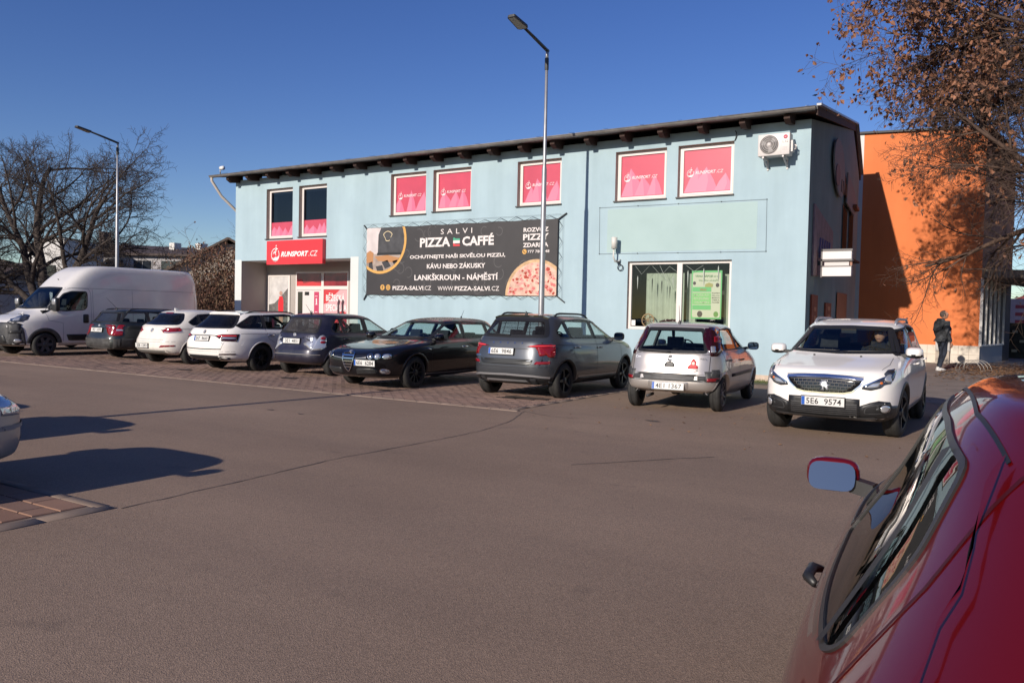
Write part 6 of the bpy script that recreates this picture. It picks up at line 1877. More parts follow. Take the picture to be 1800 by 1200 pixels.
# ---- white estate with dark red wrap-round lamps
def superb():
    K = [(2.12, .24, -2.20, .27, .78, .23, 5), (2.33, .30, -2.36, .34, .87, .33, 4.4), (2.41, .46, -2.415, .48, .915, .50, 4.2),
         (2.41, .60, -2.425, .64, .93, .66, 4.0), (2.36, .72, -2.39, .78, .93, .78, 4.0), (2.20, .82, -2.34, .90, .915, .88, 4.0),
         (1.7, .93, -2.30, .98, .885, .95, 4.0), (1.15, .985, -2.26, 1.015, .845, .99, 4.2), (.6, 1.2, -2.06, 1.19, .755, 1.18, 4.4),
         (.08, 1.39, -1.80, 1.385, .645, 1.385, 4.8), (-.35, 1.44, -1.58, 1.435, .50, 1.435, 4.4), (-.7, 1.458, -1.2, 1.456, .22, 1.455, 3.2), (-.93, 1.462, -.97, 1.462, .012, 1.462, 2.5)]
    c = Car('parked_car', 'clean white estate with dark red wrap-round tail lights and black alloy wheels', K, P_white_c, (1.48, -1.365), .335, .22, 1.58, group='cars parked in a row before the blue building')
    c.window('F', trap(.72, 1.02, .55, 1.365, .02), M_glass, bw=.03, name='windscreen')
    c.window('B', trap(.70, 1.035, .56, 1.355, .01), M_glassdark, bw=.03, name='rear_window', r=.05)
    side_glass(c, [(.92, 1.0), (.2, 1.335), (-.5, 1.39), (-1.55, 1.35), (-2.0, 1.10), (-1.9, 1.035)], [(-.22, 1.0, -.28, 1.39, .03), (-1.22, 1.02, -1.22, 1.38, .03)], [M_glass, M_glass, M_glassdark])
    c.decal('tail_light', 'B', rounded([(.40, .86), (.60, .90), (.93, .905), (.93, .73), (.72, .75), (.55, .80)], .015), M_taildark, .008, True, .03, 4)
    c.decal('tail_light', 'L', rounded([(-2.30, .90), (-1.98, .91), (-2.06, .735), (-2.34, .74)], .015), M_taildark, .008, True, .03, 3)
    c.strip('tail_light_lens', 'B', [(.50, .855), (.70, .865), (.86, .865)], .022, mat('tail_lens_bright', (.75, .05, .05), .15, coat=.6), .014, True)
    c.strip('tail_light_lens', 'B', [(.62, .815), (.86, .815)], .03, M_lens, .014, True)
    c.strip('tailgate_trim', 'B', [(-.42, .865), (0, .872), (.42, .865)], .018, M_grey_plastic, .006)
    c.plate('B', 0, .79, '5A7 8660', tilt=rad(10), off=.03)
    c.badge('B', 0, .945, .045, M_black, ring=M_silver)
    c.strip('bumper_trim', 'B', [(-.62, .555), (0, .545), (.62, .555)], .022, M_grey_plastic, .010)
    c.decal('reflector', 'B', rounded([(.56, .42), (.88, .43), (.87, .455), (.58, .45)], .01), M_taildark, .010, True, .02, 2)
    c.decal('lower_bumper', 'B', [(-.86, .25), (.86, .25), (.84, .33), (.60, .40), (-.60, .40), (-.84, .33)], M_black, .008, False, .03, 4)
    c.strip('lower_trim', 'B', [(-.74, .30), (.74, .30)], .02, M_chrome, .014)
    c.letters('B', 'SUPERB', .62, .70, .16, .026, M_silver); c.letters('B', 'SKODA', -.60, .70, .15, .026, M_silver)
    c.line_set([[(-.62, .56), (-.68, .72)], [(.62, .56), (.68, .72)], [(-.9, .50), (0, .49), (.9, .50)]], 'B', both=False, w=.006, m=M_grey_plastic)
    c.line_set([[(.95, .99), (1.02, .7), (.92, .34)], [(-.24, 1.0), (-.26, .7), (-.24, .34)], [(-1.24, 1.02), (-1.2, .8), (-1.02, .70)], [(2.0, .86), (.2, .90), (-1.95, .915)]], w=.006, m=M_grey_plastic)
    c.handle(-.12, .85, P_white_c); c.handle(-1.12, .87, M_chrome)
    c.spoiler(-1.62, .56, P_white_c, .20, .04)
    c.mirror(.76, .99, P_white_c, (.12, .22, .15), .15)
    c.rails(-.05, -1.62, .565, M_black, .04, .016)
    c.cabin(.1, -1.0, .28, .56, .39, 1.10, (.62, .97, .72), deck=(-2.2, -1.4, 1.0, .66))
    return c.finish((-16.28, 14.52, 0), rad(90), 7, M_rimdark, lipw=.022)

# ---- white dusty hatchback
def hatch_white():
    K = [(1.92, .24, -1.94, .27, .76, .23, 5), (2.09, .30, -2.08, .34, .85, .33, 4.4), (2.16, .46, -2.165, .46, .885, .50, 4.0),
         (2.16, .60, -2.16, .60, .897, .66, 3.8), (2.10, .72, -2.10, .74, .89, .80, 3.8), (1.92, .83, -2.03, .90, .87, .91, 3.8),
         (1.5, .93, -1.99, .985, .845, .965, 4.0), (1.05, .985, -1.94, 1.03, .815, 1.0, 4.0), (.55, 1.19, -1.72, 1.19, .73, 1.18, 4.2),
         (.08, 1.375, -1.48, 1.375, .63, 1.37, 4.6), (-.3, 1.43, -1.25, 1.43, .48, 1.425, 4.2), (-.6, 1.452, -1.0, 1.45, .2, 1.448, 3.2), (-.78, 1.455, -.82, 1.455, .012, 1.455, 2.5)]
    c = Car('parked_car', 'dusty white hatchback with high oval red tail lights and plate in its bumper', K, P_white_b, (1.265, -1.385), .315, .205, 1.56, group='cars parked in a row before the blue building')
    c.window('F', trap(.70, 1.01, .54, 1.35, .02), M_glass, bw=.03, name='windscreen')
    c.window('B', trap(.70, 1.045, .54, 1.35, .01), M_glassdark, bw=.05, name='rear_window', r=.05, trim=M_gloss_black)
    side_glass(c, [(.86, .995), (.2, 1.32), (-.5, 1.375), (-1.15, 1.33), (-1.48, 1.12), (-1.40, 1.04)], [(-.2, .99, -.25, 1.38, .03), (-1.12, 1.02, -1.16, 1.36, .02)], [M_glass, M_glassdark, M_glassdark])
    c.decal('tail_light', 'B', rounded([(.40, .90), (.52, .955), (.78, .985), (.86, .95), (.82, .87), (.62, .83), (.48, .84)], .03), M_tail, .010, True, .03, 3)
    c.decal('tail_light', 'L', rounded([(-2.02, .975), (-1.82, .97), (-1.76, .93), (-1.86, .87), (-2.02, .85)], .03), M_tail, .008, True, .02, 3)
    c.strip('tail_light_lens', 'B', [(.50, .855), (.64, .845), (.80, .875)], .022, M_lens, .014, True)
    c.badge('B', .0, .90, .055, M_silver)
    c.plate('B', .22, .50, '5E8 1293', tilt=rad(-3), off=.03, blue=False)
    c.strip('tailgate_trim', 'B', [(-.55, .665), (0, .655), (.55, .665)], .012, mat('dusty_white_shadow', (.42, .39, .35), .6), .004)  # tailgate crease line, shade put into the strip's darker colour
    c.decal('reflector', 'B', rounded([(.46, .46), (.84, .50), (.84, .53), (.52, .52)], .01), M_tail, .010, True, .02, 2)
    c.decal('lower_bumper', 'B', [(-.80, .25), (.80, .25), (.64, .39), (-.64, .39)], mat('dusty_grey_plastic', (.20, .19, .175), .7), .008, False, .03, 4)
    c.line_set([[(-.82, .62), (0, .60), (.82, .62)]], 'B', both=False, w=.006, m=M_grey_plastic)
    c.line_set([[(.88, .99), (.95, .7), (.85, .34)], [(-.22, 1.0), (-.24, .7), (-.22, .34)], [(-1.2, 1.02), (-1.16, .8), (-1.0, .68)], [(1.8, .86), (.2, .90), (-1.80, .945)]], w=.006, m=M_grey_plastic)
    c.handle(-.1, .85, P_white_b); c.handle(-1.08, .87, P_white_b)
    c.mirror(.72, .99, P_white_b, (.11, .22, .15), .15)
    p, n = c.hit('T', -1.28, 0)
    MB().prism([(-1.36, p.z - .01), (-1.20, p.z), (-1.34, p.z + .07), (-1.37, p.z + .06)], -.02, .02, P_white_a).build('antenna', c.root)
    c.decal('brake_light', 'B', rounded([(-.16, 1.345), (.16, 1.345), (.16, 1.365), (-.16, 1.365)], .008), M_tail, .010, False, .02, 2)
    c.cabin(.08, -1.0, .28, .56, .37, 1.10, (.58, .97, .70), deck=(-1.9, -1.35, .99, .62))
    return c.finish((-19.20, 14.80, 0), rad(90), 5, M_rim, lipw=.02)

# ---- dark green old estate
def octavia():
    K = [(2.02, .24, -2.08, .30, .74, .23, 5), (2.20, .30, -2.22, .36, .83, .34, 4.6), (2.25, .46, -2.255, .48, .86, .52, 4.4),
         (2.24, .60, -2.245, .60, .866, .68, 4.3), (2.18, .70, -2.19, .74, .86, .82, 4.2), (1.95, .83, -2.15, .92, .845, .92, 4.2),
         (1.45, .93, -2.13, .99, .825, .965, 4.2), (1.05, .985, -2.105, 1.02, .80, 1.0, 4.2), (.55, 1.2, -1.98, 1.20, .725, 1.19, 4.4),
         (.1, 1.37, -1.82, 1.375, .635, 1.37, 4.8), (-.25, 1.42, -1.62, 1.42, .5, 1.415, 4.4), (-.6, 1.437, -1.2, 1.437, .22, 1.435, 3.2), (-.88, 1.44, -.92, 1.44, .012, 1.44, 2.5)]
    c = Car('parked_car', 'old dark green estate with a leaning aerial beside the white van', K, P_green, (1.345, -1.165), .305, .195, 1.49, group='cars parked in a row before the blue building')
    c.window('F', trap(.68, 1.01, .55, 1.345, .02), M_glass, bw=.03, name='windscreen')
    c.window('B', trap(.66, 1.045, .56, 1.345, .0), glass('green_rear_glass', (.45, .52, .56), dirt=.04), bw=.03, name='rear_window', r=.05)
    side_glass(c, [(.88, 1.0), (.25, 1.32), (-.4, 1.37), (-1.68, 1.345), (-1.92, 1.07), (-1.85, 1.045)], [(-.2, 1.0, -.25, 1.37, .03), (-1.12, 1.02, -1.14, 1.37, .03)], [M_glass] * 3)
    c.decal('tail_light', 'B', rounded([(.62, .68), (.86, .69), (.85, .85), (.80, .985), (.68, .985)], .02), M_tail, .010, True, .03, 3)
    c.decal('tail_light', 'L', rounded([(-2.18, .69), (-2.05, .69), (-2.05, .98), (-2.14, .98)], .02), M_tail, .008, True, .02, 3)
    c.strip('tail_light_lens', 'B', [(.66, .84), (.84, .845)], .04, M_lens, .016, True)
    c.plate('B', .05, .83, '7E2 1070', tilt=rad(8), off=.03, blue=False)
    c.strip('tailgate_trim', 'B', [(-.34, .905), (.34, .905)], .03, P_green, .02)
    c.badge('B', 0, .955, .04, M_silver); c.letters('B', 'TDI', -.48, .915, .13, .04, M_silver)
    c.decal('lower_bumper', 'B', [(-.86, .30), (.86, .30), (.87, .60), (-.87, .60)], mat('worn_bumper', (.045, .043, .042), .6, var=.4, vscale=7), .012, False, .04, 5)
    c.decal('lower_bumper', 'L', [(-2.22, .31), (-1.62, .31), (-1.58, .60), (-2.22, .60)], mat('worn_bumper', (.045, .043, .042), .6), .010, True, .03, 3)
    c.line_set([[(-.64, .62), (-.68, .98)], [(.64, .62), (.68, .98)]], 'B', both=False)
    c.line_set([[(.9, 1.0), (.96, .6), (.86, .3)], [(-.22, 1.0), (-.24, .6), (-.22, .3)], [(-1.12, 1.02), (-1.1, .8), (-.9, .65)]])
    c.handle(-.1, .85, P_green); c.handle(-1.02, .87, P_green)
    c.wiper('B', [(.05, 1.04), (.3, 1.05), (.5, 1.06)])
    c.mirror(.72, 1.0, M_black, (.1, .2, .14), .13)
    c.rails(-.0, -1.70, .575, M_black, .05, .015)
    c.antenna(-1.62, .0, .46, -1.0)
    c.cabin(.1, -.95, .28, .6, .36, 1.12, (.6, .98, .68))
    return c.finish((-21.88, 15.06, 0), rad(90), 8, M_grey_plastic, steel=True, lipw=.02)

# ---- long white high-roof van
def van():
    K = [(2.95, .30, -3.02, .42, .90, .32, 5), (3.10, .36, -3.14, .48, .985, .42, 4.6), (3.165, .55, -3.17, .60, 1.01, .60, 4.2),
         (3.17, .80, -3.175, .80, 1.022, .85, 4.2), (3.12, .98, -3.175, 1.0, 1.022, 1.02, 4.2), (2.85, 1.14, -3.17, 1.18, 1.02, 1.17, 4.2),
         (2.48, 1.26, -3.165, 1.30, 1.015, 1.27, 4.4), (2.30, 1.34, -3.16, 1.40, 1.005, 1.36, 4.6), (1.93, 1.70, -3.13, 1.72, .98, 1.70, 5),
         (1.58, 2.04, -3.07, 2.08, .945, 2.05, 5.5), (1.25, 2.36, -3.00, 2.40, .90, 2.38, 6.5), (.95, 2.60, -2.92, 2.62, .85, 2.61, 7.5),
         (.65, 2.725, -2.82, 2.72, .78, 2.715, 7), (.2, 2.755, -2.5, 2.75, .6, 2.75, 5), (-.6, 2.765, -1.6, 2.765, .25, 2.765, 4), (-1.1, 2.77, -1.15, 2.77, .012, 2.77, 2.5)]
    c = Car('delivery_van', 'long white high-roof panel van with dark grey front bumper', K, P_white_v, (2.22, -1.81), .345, .225, 1.80, cat='van', sub=4, mq=30)
    gb = glass('van_windscreen', (.45, .55, .62))
    c.window('F', trap(.86, 1.40, .70, 2.04, .03), gb, bw=.04, name='windscreen', r=.07)
    c.window('L', [(2.10, 1.36), (2.02, 1.42), (1.62, 1.86), (1.40, 1.94), (.98, 1.94), (.95, 1.85), (.97, 1.46), (1.06, 1.37), (1.6, 1.32)], M_glass, None, .03, 'window', .05)
    c.decal('lower_bumper', 'F', [(-1.0, .34), (1.0, .34), (1.0, .90), (.80, .98), (-.80, .98), (-1.0, .90)], M_grey_plastic, .012, False, .04, 6)
    c.decal('lower_bumper', 'L', rounded([(2.70, .34), (3.10, .34), (3.10, .95), (2.92, .97), (2.78, .80)], .03), M_grey_plastic, .011, True, .03, 4)
    c.decal('bumper_grille', 'F', rounded([(-.62, .40), (.62, .40), (.56, .62), (-.56, .62)], .05), M_black, .018, False, .03, 4)
    c.decal('bumper_slot', 'F', rounded([(.68, .66), (.95, .68), (.95, .78), (.70, .74)], .03), M_black, .018, True, .03, 2)
    c.decal('fog_light', 'F', circle(.82, .46, .05, 12), M_lens, .022, True, .02, 2)
    c.decal('headlight', 'F', rounded([(.58, .98), (.90, 1.0), (.98, 1.06), (.96, 1.18), (.84, 1.14), (.66, 1.05)], .03), M_lensdark, .010, True, .03, 3)
    c.decal('headlight', 'L', rounded([(2.95, .98), (3.06, 1.0), (2.90, 1.13), (2.62, 1.22), (2.55, 1.20), (2.68, 1.06)], .03), M_lensdark, .010, True, .03, 3)
    c.decal('headlight_lens', 'L', rounded([(2.86, 1.04), (2.99, 1.03), (2.88, 1.11), (2.76, 1.14)], .02), M_lens, .016, True, .03, 2)
    c.badge('F', 0, .92, .08, M_chrome)
    c.decal('side_moulding', 'L', rounded([(.58, .46), (1.55, .46), (1.62, .64), (.58, .64)], .02), M_black, .012, True, .03, 3)
    c.decal('side_moulding', 'L', rounded([(-1.15, .46), (.52, .46), (.52, .66), (-1.20, .66)], .02), M_black, .012, True, .03, 3)
    c.line_set([[(2.18, 1.30), (2.12, 1.05), (1.72, .98), (1.70, .44)], [(2.18, 1.30), (1.62, 1.95), (1.40, 2.02), (.92, 2.02), (.86, 1.9), (.86, .42)], [(1.62, 2.03), (-2.95, 2.03)], [(-2.85, 2.0), (-2.85, .75)], [(.80, 2.0), (.80, .7)], [(-.5, 2.0), (-.5, .7)]], w=.010, m=mat('van_seam', (.22, .22, .23), .6))
    c.strip('body_crease', 'L', [(.80, .98), (-2.9, .98)], .012, mat('van_seam', (.22, .22, .23), .6), .002, True)
    c.decal('door_handle', 'L', rounded([(.95, .98), (1.12, .98), (1.12, 1.24), (.95, 1.24)], .04), M_black, .012, True, .02, 2)
    for sg, a in ((1, 'L'), (-1, 'R')):
        p, n = c.hit(a, 1.95, 1.42)
        bevel_box('wing_mirror', c.root, M_black, (1.95, p.y + sg * .17, 1.52), (.14, .22, .40), .04)
        bevel_box('mirror_cover', c.root, M_silver, (2.0, p.y + sg * .175, 1.60), (.08, .19, .18), .03)
        MB().bar((1.97, p.y - sg * .02, 1.42), (1.97, p.y + sg * .1, 1.45), .10, .10, M_black).build('mirror_stalk', c.root)
    c.wiper('F', [(-.1, 1.38), (.3, 1.40), (.7, 1.42)]); c.wiper('F', [(-.75, 1.38), (-.4, 1.40), (-.1, 1.42)])
    MB().lathe([(0, .02), (.03, .015), (.04, .004)], c.hit('F', .05, 2.28)[0], (1, 0, .9), M_black, 8).build('roof_aerial', c.root)
    c.cabin(1.05, -99, .55, .95, .5, 1.62, (1.75, 1.36, .88), rear=False)
    MB().box(.55, .58, -.88, .88, .5, 2.1, M_dark).build('bulkhead', c.root)
    c.decal('tail_light', 'B', [(.90, .80), (1.0, .80), (.98, 1.4), (.90, 1.4)], M_tail, .01, True, .02, 2)
    return c.finish((-24.92, 14.72, 0), rad(-90), 6, M_grey_plastic, steel=True, arch_mat=M_grey_plastic, lipw=.10)

# ------------------------------------------------------------------ trees
class Branches:
    def __init__(s): s.v = []; s.f = []; s.tips = []
    def seg_path(s, pts, rs, n):
        k0 = len(s.v); ref = Vector((.31, .22, .92))
        for i, p in enumerate(pts):
            d = (pts[min(i + 1, len(pts) - 1)] - pts[max(i - 1, 0)])
            d = d.normalized() if d.length > 1e-9 else Vector((0, 0, 1))
            a = d.cross(ref)
            a = a.normalized() if a.length > 1e-4 else Vector((1, 0, 0))
            b = d.cross(a)
            for k in range(n):
                t = 2 * PI * k / n
                s.v.append(tuple(p + (a * math.cos(t) + b * math.sin(t)) * rs[i]))
        for i in range(len(pts) - 1):
            for k in range(n): s.f.append((k0 + i * n + k, k0 + i * n + (k + 1) % n, k0 + (i + 1) * n + (k + 1) % n, k0 + (i + 1) * n + k))
    def mesh(s, name, m):
        me = bpy.data.meshes.new(name); me.from_pydata(s.v, [], s.f); me.materials.append(m)
        me.polygons.foreach_set('use_smooth', [True] * len(s.f)); me.update(); return me

def grow(B, rnd, p, d, L, r, lvl, P):
    """one limb and its side shoots; P: per-level settings."""
    maxl = P['levels']
    n = max(3, int(L / P['step'][min(lvl, len(P['step']) - 1)]))
    pts, rs = [p.copy()], [r]
    end = r * P['taper'][min(lvl, len(P['taper']) - 1)]
    wob = P['wob'][min(lvl, len(P['wob']) - 1)]; up = P['up'][min(lvl, len(P['up']) - 1)]
    for i in range(n):
        d = (d + Vector((rnd.gauss(0, wob), rnd.gauss(0, wob), rnd.gauss(0, wob) + up))).normalized()
        p = p + d * (L / n); pts.append(p.copy()); rs.append(r + (end - r) * (i + 1) / n)
    lim = P.get('keep')
    B.seg_path(pts, rs, 8 if lvl == 0 else (6 if lvl == 1 else (4 if lvl == 2 else 3)))
    if lvl >= maxl:
        B.tips.append((pts[-1], d)); 
        if rnd.random() < .5: B.tips.append((pts[len(pts) // 2], d))
        return
    k = P['kids'][lvl]
    k = rnd.randint(k[0], k[1])
    for i in range(k):
        t = P['start'][lvl] + (1 - P['start'][lvl]) * ((i + rnd.random() * .8) / k)
        j = min(n - 1, int(t * n)); q = pts[j].lerp(pts[j + 1], t * n - j)
        dd = (pts[j + 1] - pts[j]).normalized()
        a = Vector((rnd.gauss(0, 1), rnd.gauss(0, 1), rnd.gauss(0, .7)))
        a = (a - dd * a.dot(dd)); 
        if a.length < 1e-3: continue
        a.normalize(); ang = rad(rnd.uniform(*P['angle'][lvl]))
        nd = dd * math.cos(ang) + a * math.sin(ang)
        if lim and not lim(q, nd, lvl): continue
        ll = L * rnd.uniform(*P['len'][lvl]) * (1 - .35 * t)
        rr = (rs[j] + (rs[j + 1] - rs[j]) * .5) * rnd.uniform(.45, .68)
        grow(B, rnd, q, nd, ll, max(rr, P['rmin']), lvl + 1, P)
    if lvl < maxl: B.tips.append((pts[-1], d))

def leaves_mesh(name, spots, rnd, size, mats, droop=.6, n_each=(2, 5)):
    v, f, mi = [], [], []
    for p, d in spots:
        for _ in range(rnd.randint(*n_each)):
            o = p + Vector((rnd.gauss(0, .05), rnd.gauss(0, .05), rnd.gauss(-.03, .05)))
            ax = Vector((rnd.gauss(0, 1), rnd.gauss(0, 1), -droop * 2 + rnd.gauss(0, .5))).normalized()
            sd = ax.cross(Vector((rnd.gauss(0, 1), rnd.gauss(0, 1), rnd.gauss(0, 1))))
            if sd.length < .05: continue
            sd.normalize(); L = size * rnd.uniform(.6, 1.35); w = L * rnd.uniform(.22, .42); nn = ax.cross(sd)
            k = len(v); cu = nn * w * rnd.uniform(.2, .7)
            v += [tuple(o), tuple(o + ax * L * .45 + sd * w + cu), tuple(o + ax * L), tuple(o + ax * L * .5 - sd * w + cu), tuple(o + ax * L * .5)]
            f += [(k, k + 1, k + 4), (k + 1, k + 2, k + 4), (k + 2, k + 3, k + 4), (k + 3, k, k + 4)]
            m = 0 if rnd.random() < .65 else 1; mi += [m] * 4
    me = bpy.data.meshes.new(name); me.from_pydata(v, [], f)
    for m in mats: me.materials.append(m)
    me.polygons.foreach_set('material_index', mi); me.update()
    return me

def bare_tree(loc, stems, P, seed, label, group=None, name='bare_tree', mt=None):
    rnd = random.Random(seed)
    t = thing(name, label, 'tree', loc, group=group)
    B = Branches(); T = Branches()
    for (d, L, r, off) in stems:
        grow(B, rnd, Vector(off), Vector(d).normalized(), L, r, 0, P)
    k = 0
    o = link_mesh('crown', B.mesh('crown', mt or M_bark), t); o['kind'] = 'stuff'
    b = MB(); b.tube([(0, 0, -.1), (.02, 0, .5), (.0, .02, 1.3)], [stems[0][2] * 1.6, stems[0][2] * 1.25, stems[0][2] * 1.1], mt or M_bark, 12); b.build('trunk', t)
    return t, B

P_BARE = dict(levels=4, step=[.7, .55, .4, .3, .22], taper=[.35, .3, .3, .35, .5], wob=[.10, .14, .18, .22, .26], up=[.02, .015, .02, .03, .03],
              kids=[(8, 10), (7, 9), (6, 8), (5, 6)], start=[.22, .18, .15, .15], angle=[(30, 60), (28, 58), (28, 60), (28, 62)], len=[(.55, .85), (.5, .75), (.45, .7), (.45, .75)], rmin=.010)
# big old tree beyond the van
bare_tree((-46.0, 24.0, 0), [((-.25, -.2, 1), 7.4, .26, (-.2, -.1, 1.0)), ((.45, .30, 1), 7.6, .26, (.2, .1, 1.0)), ((-.02, .1, 1), 8.4, .30, (0, 0, 1.2)), ((.8, .55, .6), 5.2, .20, (.15, .1, 1.1)), ((-.7, -.55, .8), 6.2, .2, (-.15, -.1, 1.1))],
          P_BARE, 7, 'large dark bare tree with spreading limbs behind the white van')
P_SM = dict(P_BARE); P_SM.update(levels=3, kids=[(7, 9), (5, 7), (4, 5)], rmin=.012)
bare_tree((-49.5, 20.5, 0), [((.1, .2, 1), 5.6, .2, (0, 0, .8)), ((-.5, -.1, 1), 5.2, .17, (0, 0, .8)), ((.5, .3, .8), 4.8, .15, (0, 0, .8))], P_SM, 15, 'smaller bare tree at the left border beside the large bare tree')

# linden with dry leaves reaching in from the right
def in_view(q, nd, lvl):
    return True
P_LIN = dict(levels=4, step=[.8, .5, .35, .25, .18], taper=[.4, .3, .3, .35, .5], wob=[.04, .09, .13, .18, .22], up=[.02, .0, -.01, -.02, -.02],
             kids=[(24, 27), (12, 14), (9, 11), (5, 7)], start=[.12, .12, .12, .12], angle=[(55, 80), (30, 60), (28, 60), (28, 65)], len=[(.46, .62), (.36, .55), (.40, .62), (.45, .75)], rmin=.0045)
def linden():
    rnd = random.Random(31)
    t = thing('linden_tree', 'linden with clusters of dry brown leaves hanging in from the right', 'tree', (2.7, 21.0, 0))
    B = Branches()
    grow(B, rnd, Vector((0, 0, 1.6)), Vector((-.03, 0, 1)), 9.8, .20, 0, P_LIN)
    # long low limbs that reach over the path
    for d, L, h, r in (((-1, .12, .10), 4.5, 3.4, .05), ((-1, -.25, .22), 4.7, 4.2, .055), ((-.9, .4, .15), 4.6, 4.9, .055), ((-1, 0, .3), 4.6, 5.6, .055), ((-.9, -.4, .35), 4.4, 6.4, .05), ((-1, .1, .4), 4.2, 7.2, .05), ((-1, -.1, .15), 4.8, 6.0, .05), ((-1, .25, .2), 4.7, 7.6, .05), ((-.9, -.3, .3), 4.6, 8.2, .05), ((-.95, -.15, .0), 4.4, 4.6, .045), ((-.9, .3, .35), 4.6, 6.8, .05), ((-1, -.35, .10), 5.6, 7.8, .06), ((-1, -.2, .05), 5.7, 8.7, .06), ((-1, -.5, .15), 5.4, 7.0, .055), ((-1, -.1, .2), 5.5, 9.3, .055), ((-1, .1, .05), 5.4, 8.2, .055)):
        grow(B, rnd, Vector((0, 0, h)), Vector(d).normalized(), L, r, 1, P_LIN)
    link_mesh('crown', B.mesh('crown', M_bark2), t)['kind'] = 'stuff'
    sp = [q for q in B.tips if rnd.random() < (.02 + .026 * max(0, q[0].z - 3.5) + (.38 if q[0].x < -3.2 and q[0].z > 6.3 else 0))]
    o = link_mesh('leaves', leaves_mesh('leaves', sp, rnd, .115, [M_leaf, M_leaf2], n_each=(1, 3)), t); o['kind'] = 'stuff'
    b = MB(); b.tube([(0, 0, -.1), (0, 0, .6), (0, 0, 1.8)], [.27, .23, .20], M_bark, 14); b.build('trunk', t)
    return len(B.f), len(sp)
print('linden', linden())

# shrub with withered leaves between van and building
def withered_bush(loc, W, H, seed, label, nst=46, leafp=.9, sz=.105):
    rnd = random.Random(seed)
    t = thing('withered_shrub', label, 'shrub', loc)
    B = Branches(); P = dict(P_BARE); P.update(levels=2, step=[.4, .3, .25], wob=[.10, .16, .2], up=[.02, -.03, -.05], kids=[(7, 10), (5, 7)], start=[.12, .1], angle=[(25, 60), (30, 70)], len=[(.30, .5), (.4, .7)], rmin=.006, taper=[.3, .4, .5])
    for i in range(nst):
        a = rnd.uniform(0, 2 * PI); rr = W * .45 * math.sqrt(rnd.random())
        x, y = rr * math.cos(a), rr * math.sin(a)
        grow(B, rnd, Vector((x, y, 0)), Vector((x / W * .6 + rnd.gauss(0, .15), y / W * .6 + rnd.gauss(0, .15), 1)).normalized(), H * rnd.uniform(.55, 1.0) * (1 - .4 * rr / W), .028, 0, P)
    link_mesh('twigs', B.mesh('twigs', M_bark2), t)['kind'] = 'stuff'
    sp = [q for q in B.tips if rnd.random() < leafp * max(.15, 1.15 - q[0].z / H)]
    for _ in range(int(nst * 60)):
        a = rnd.uniform(0, 2 * PI); rr = W * .5 * math.sqrt(rnd.random()); z = H * .85 * rnd.random() ** .8
        sp.append((Vector((rr * math.cos(a), rr * math.sin(a), z)), Vector((0, 0, 1))))
    o = link_mesh('leaves', leaves_mesh('leaves', sp, rnd, sz, [M_leaf2, mat('grey_dry_leaf', (.17, .105, .06), .85, var=.4, vscale=3)], .9, (1, 3)), t); o['kind'] = 'stuff'
withered_bush((-29.2, 23.6, 0), 4.4, 5.0, 3, 'tall withered brown shrub between the white van and the blue building', 60)
withered_bush((-33.5, 25.5, 0), 4.0, 3.2, 8, 'lower withered brown shrub behind the end of the white van', 40)
P_TW = dict(P_BARE); P_TW.update(levels=3, kids=[(6, 8), (4, 6), (3, 4)], rmin=.006)
bare_tree((-31.5, 27.0, 0), [((.1, .1, 1), 4.6, .07, (0, 0, .3)), ((-.3, .2, 1), 4.2, .06, (0, 0, .3)), ((.4, 0, 1), 4.2, .06, (0, 0, .3))], P_TW, 41, 'thin twiggy sapling rising out of the withered shrub by the blue building', mt=M_bark2)

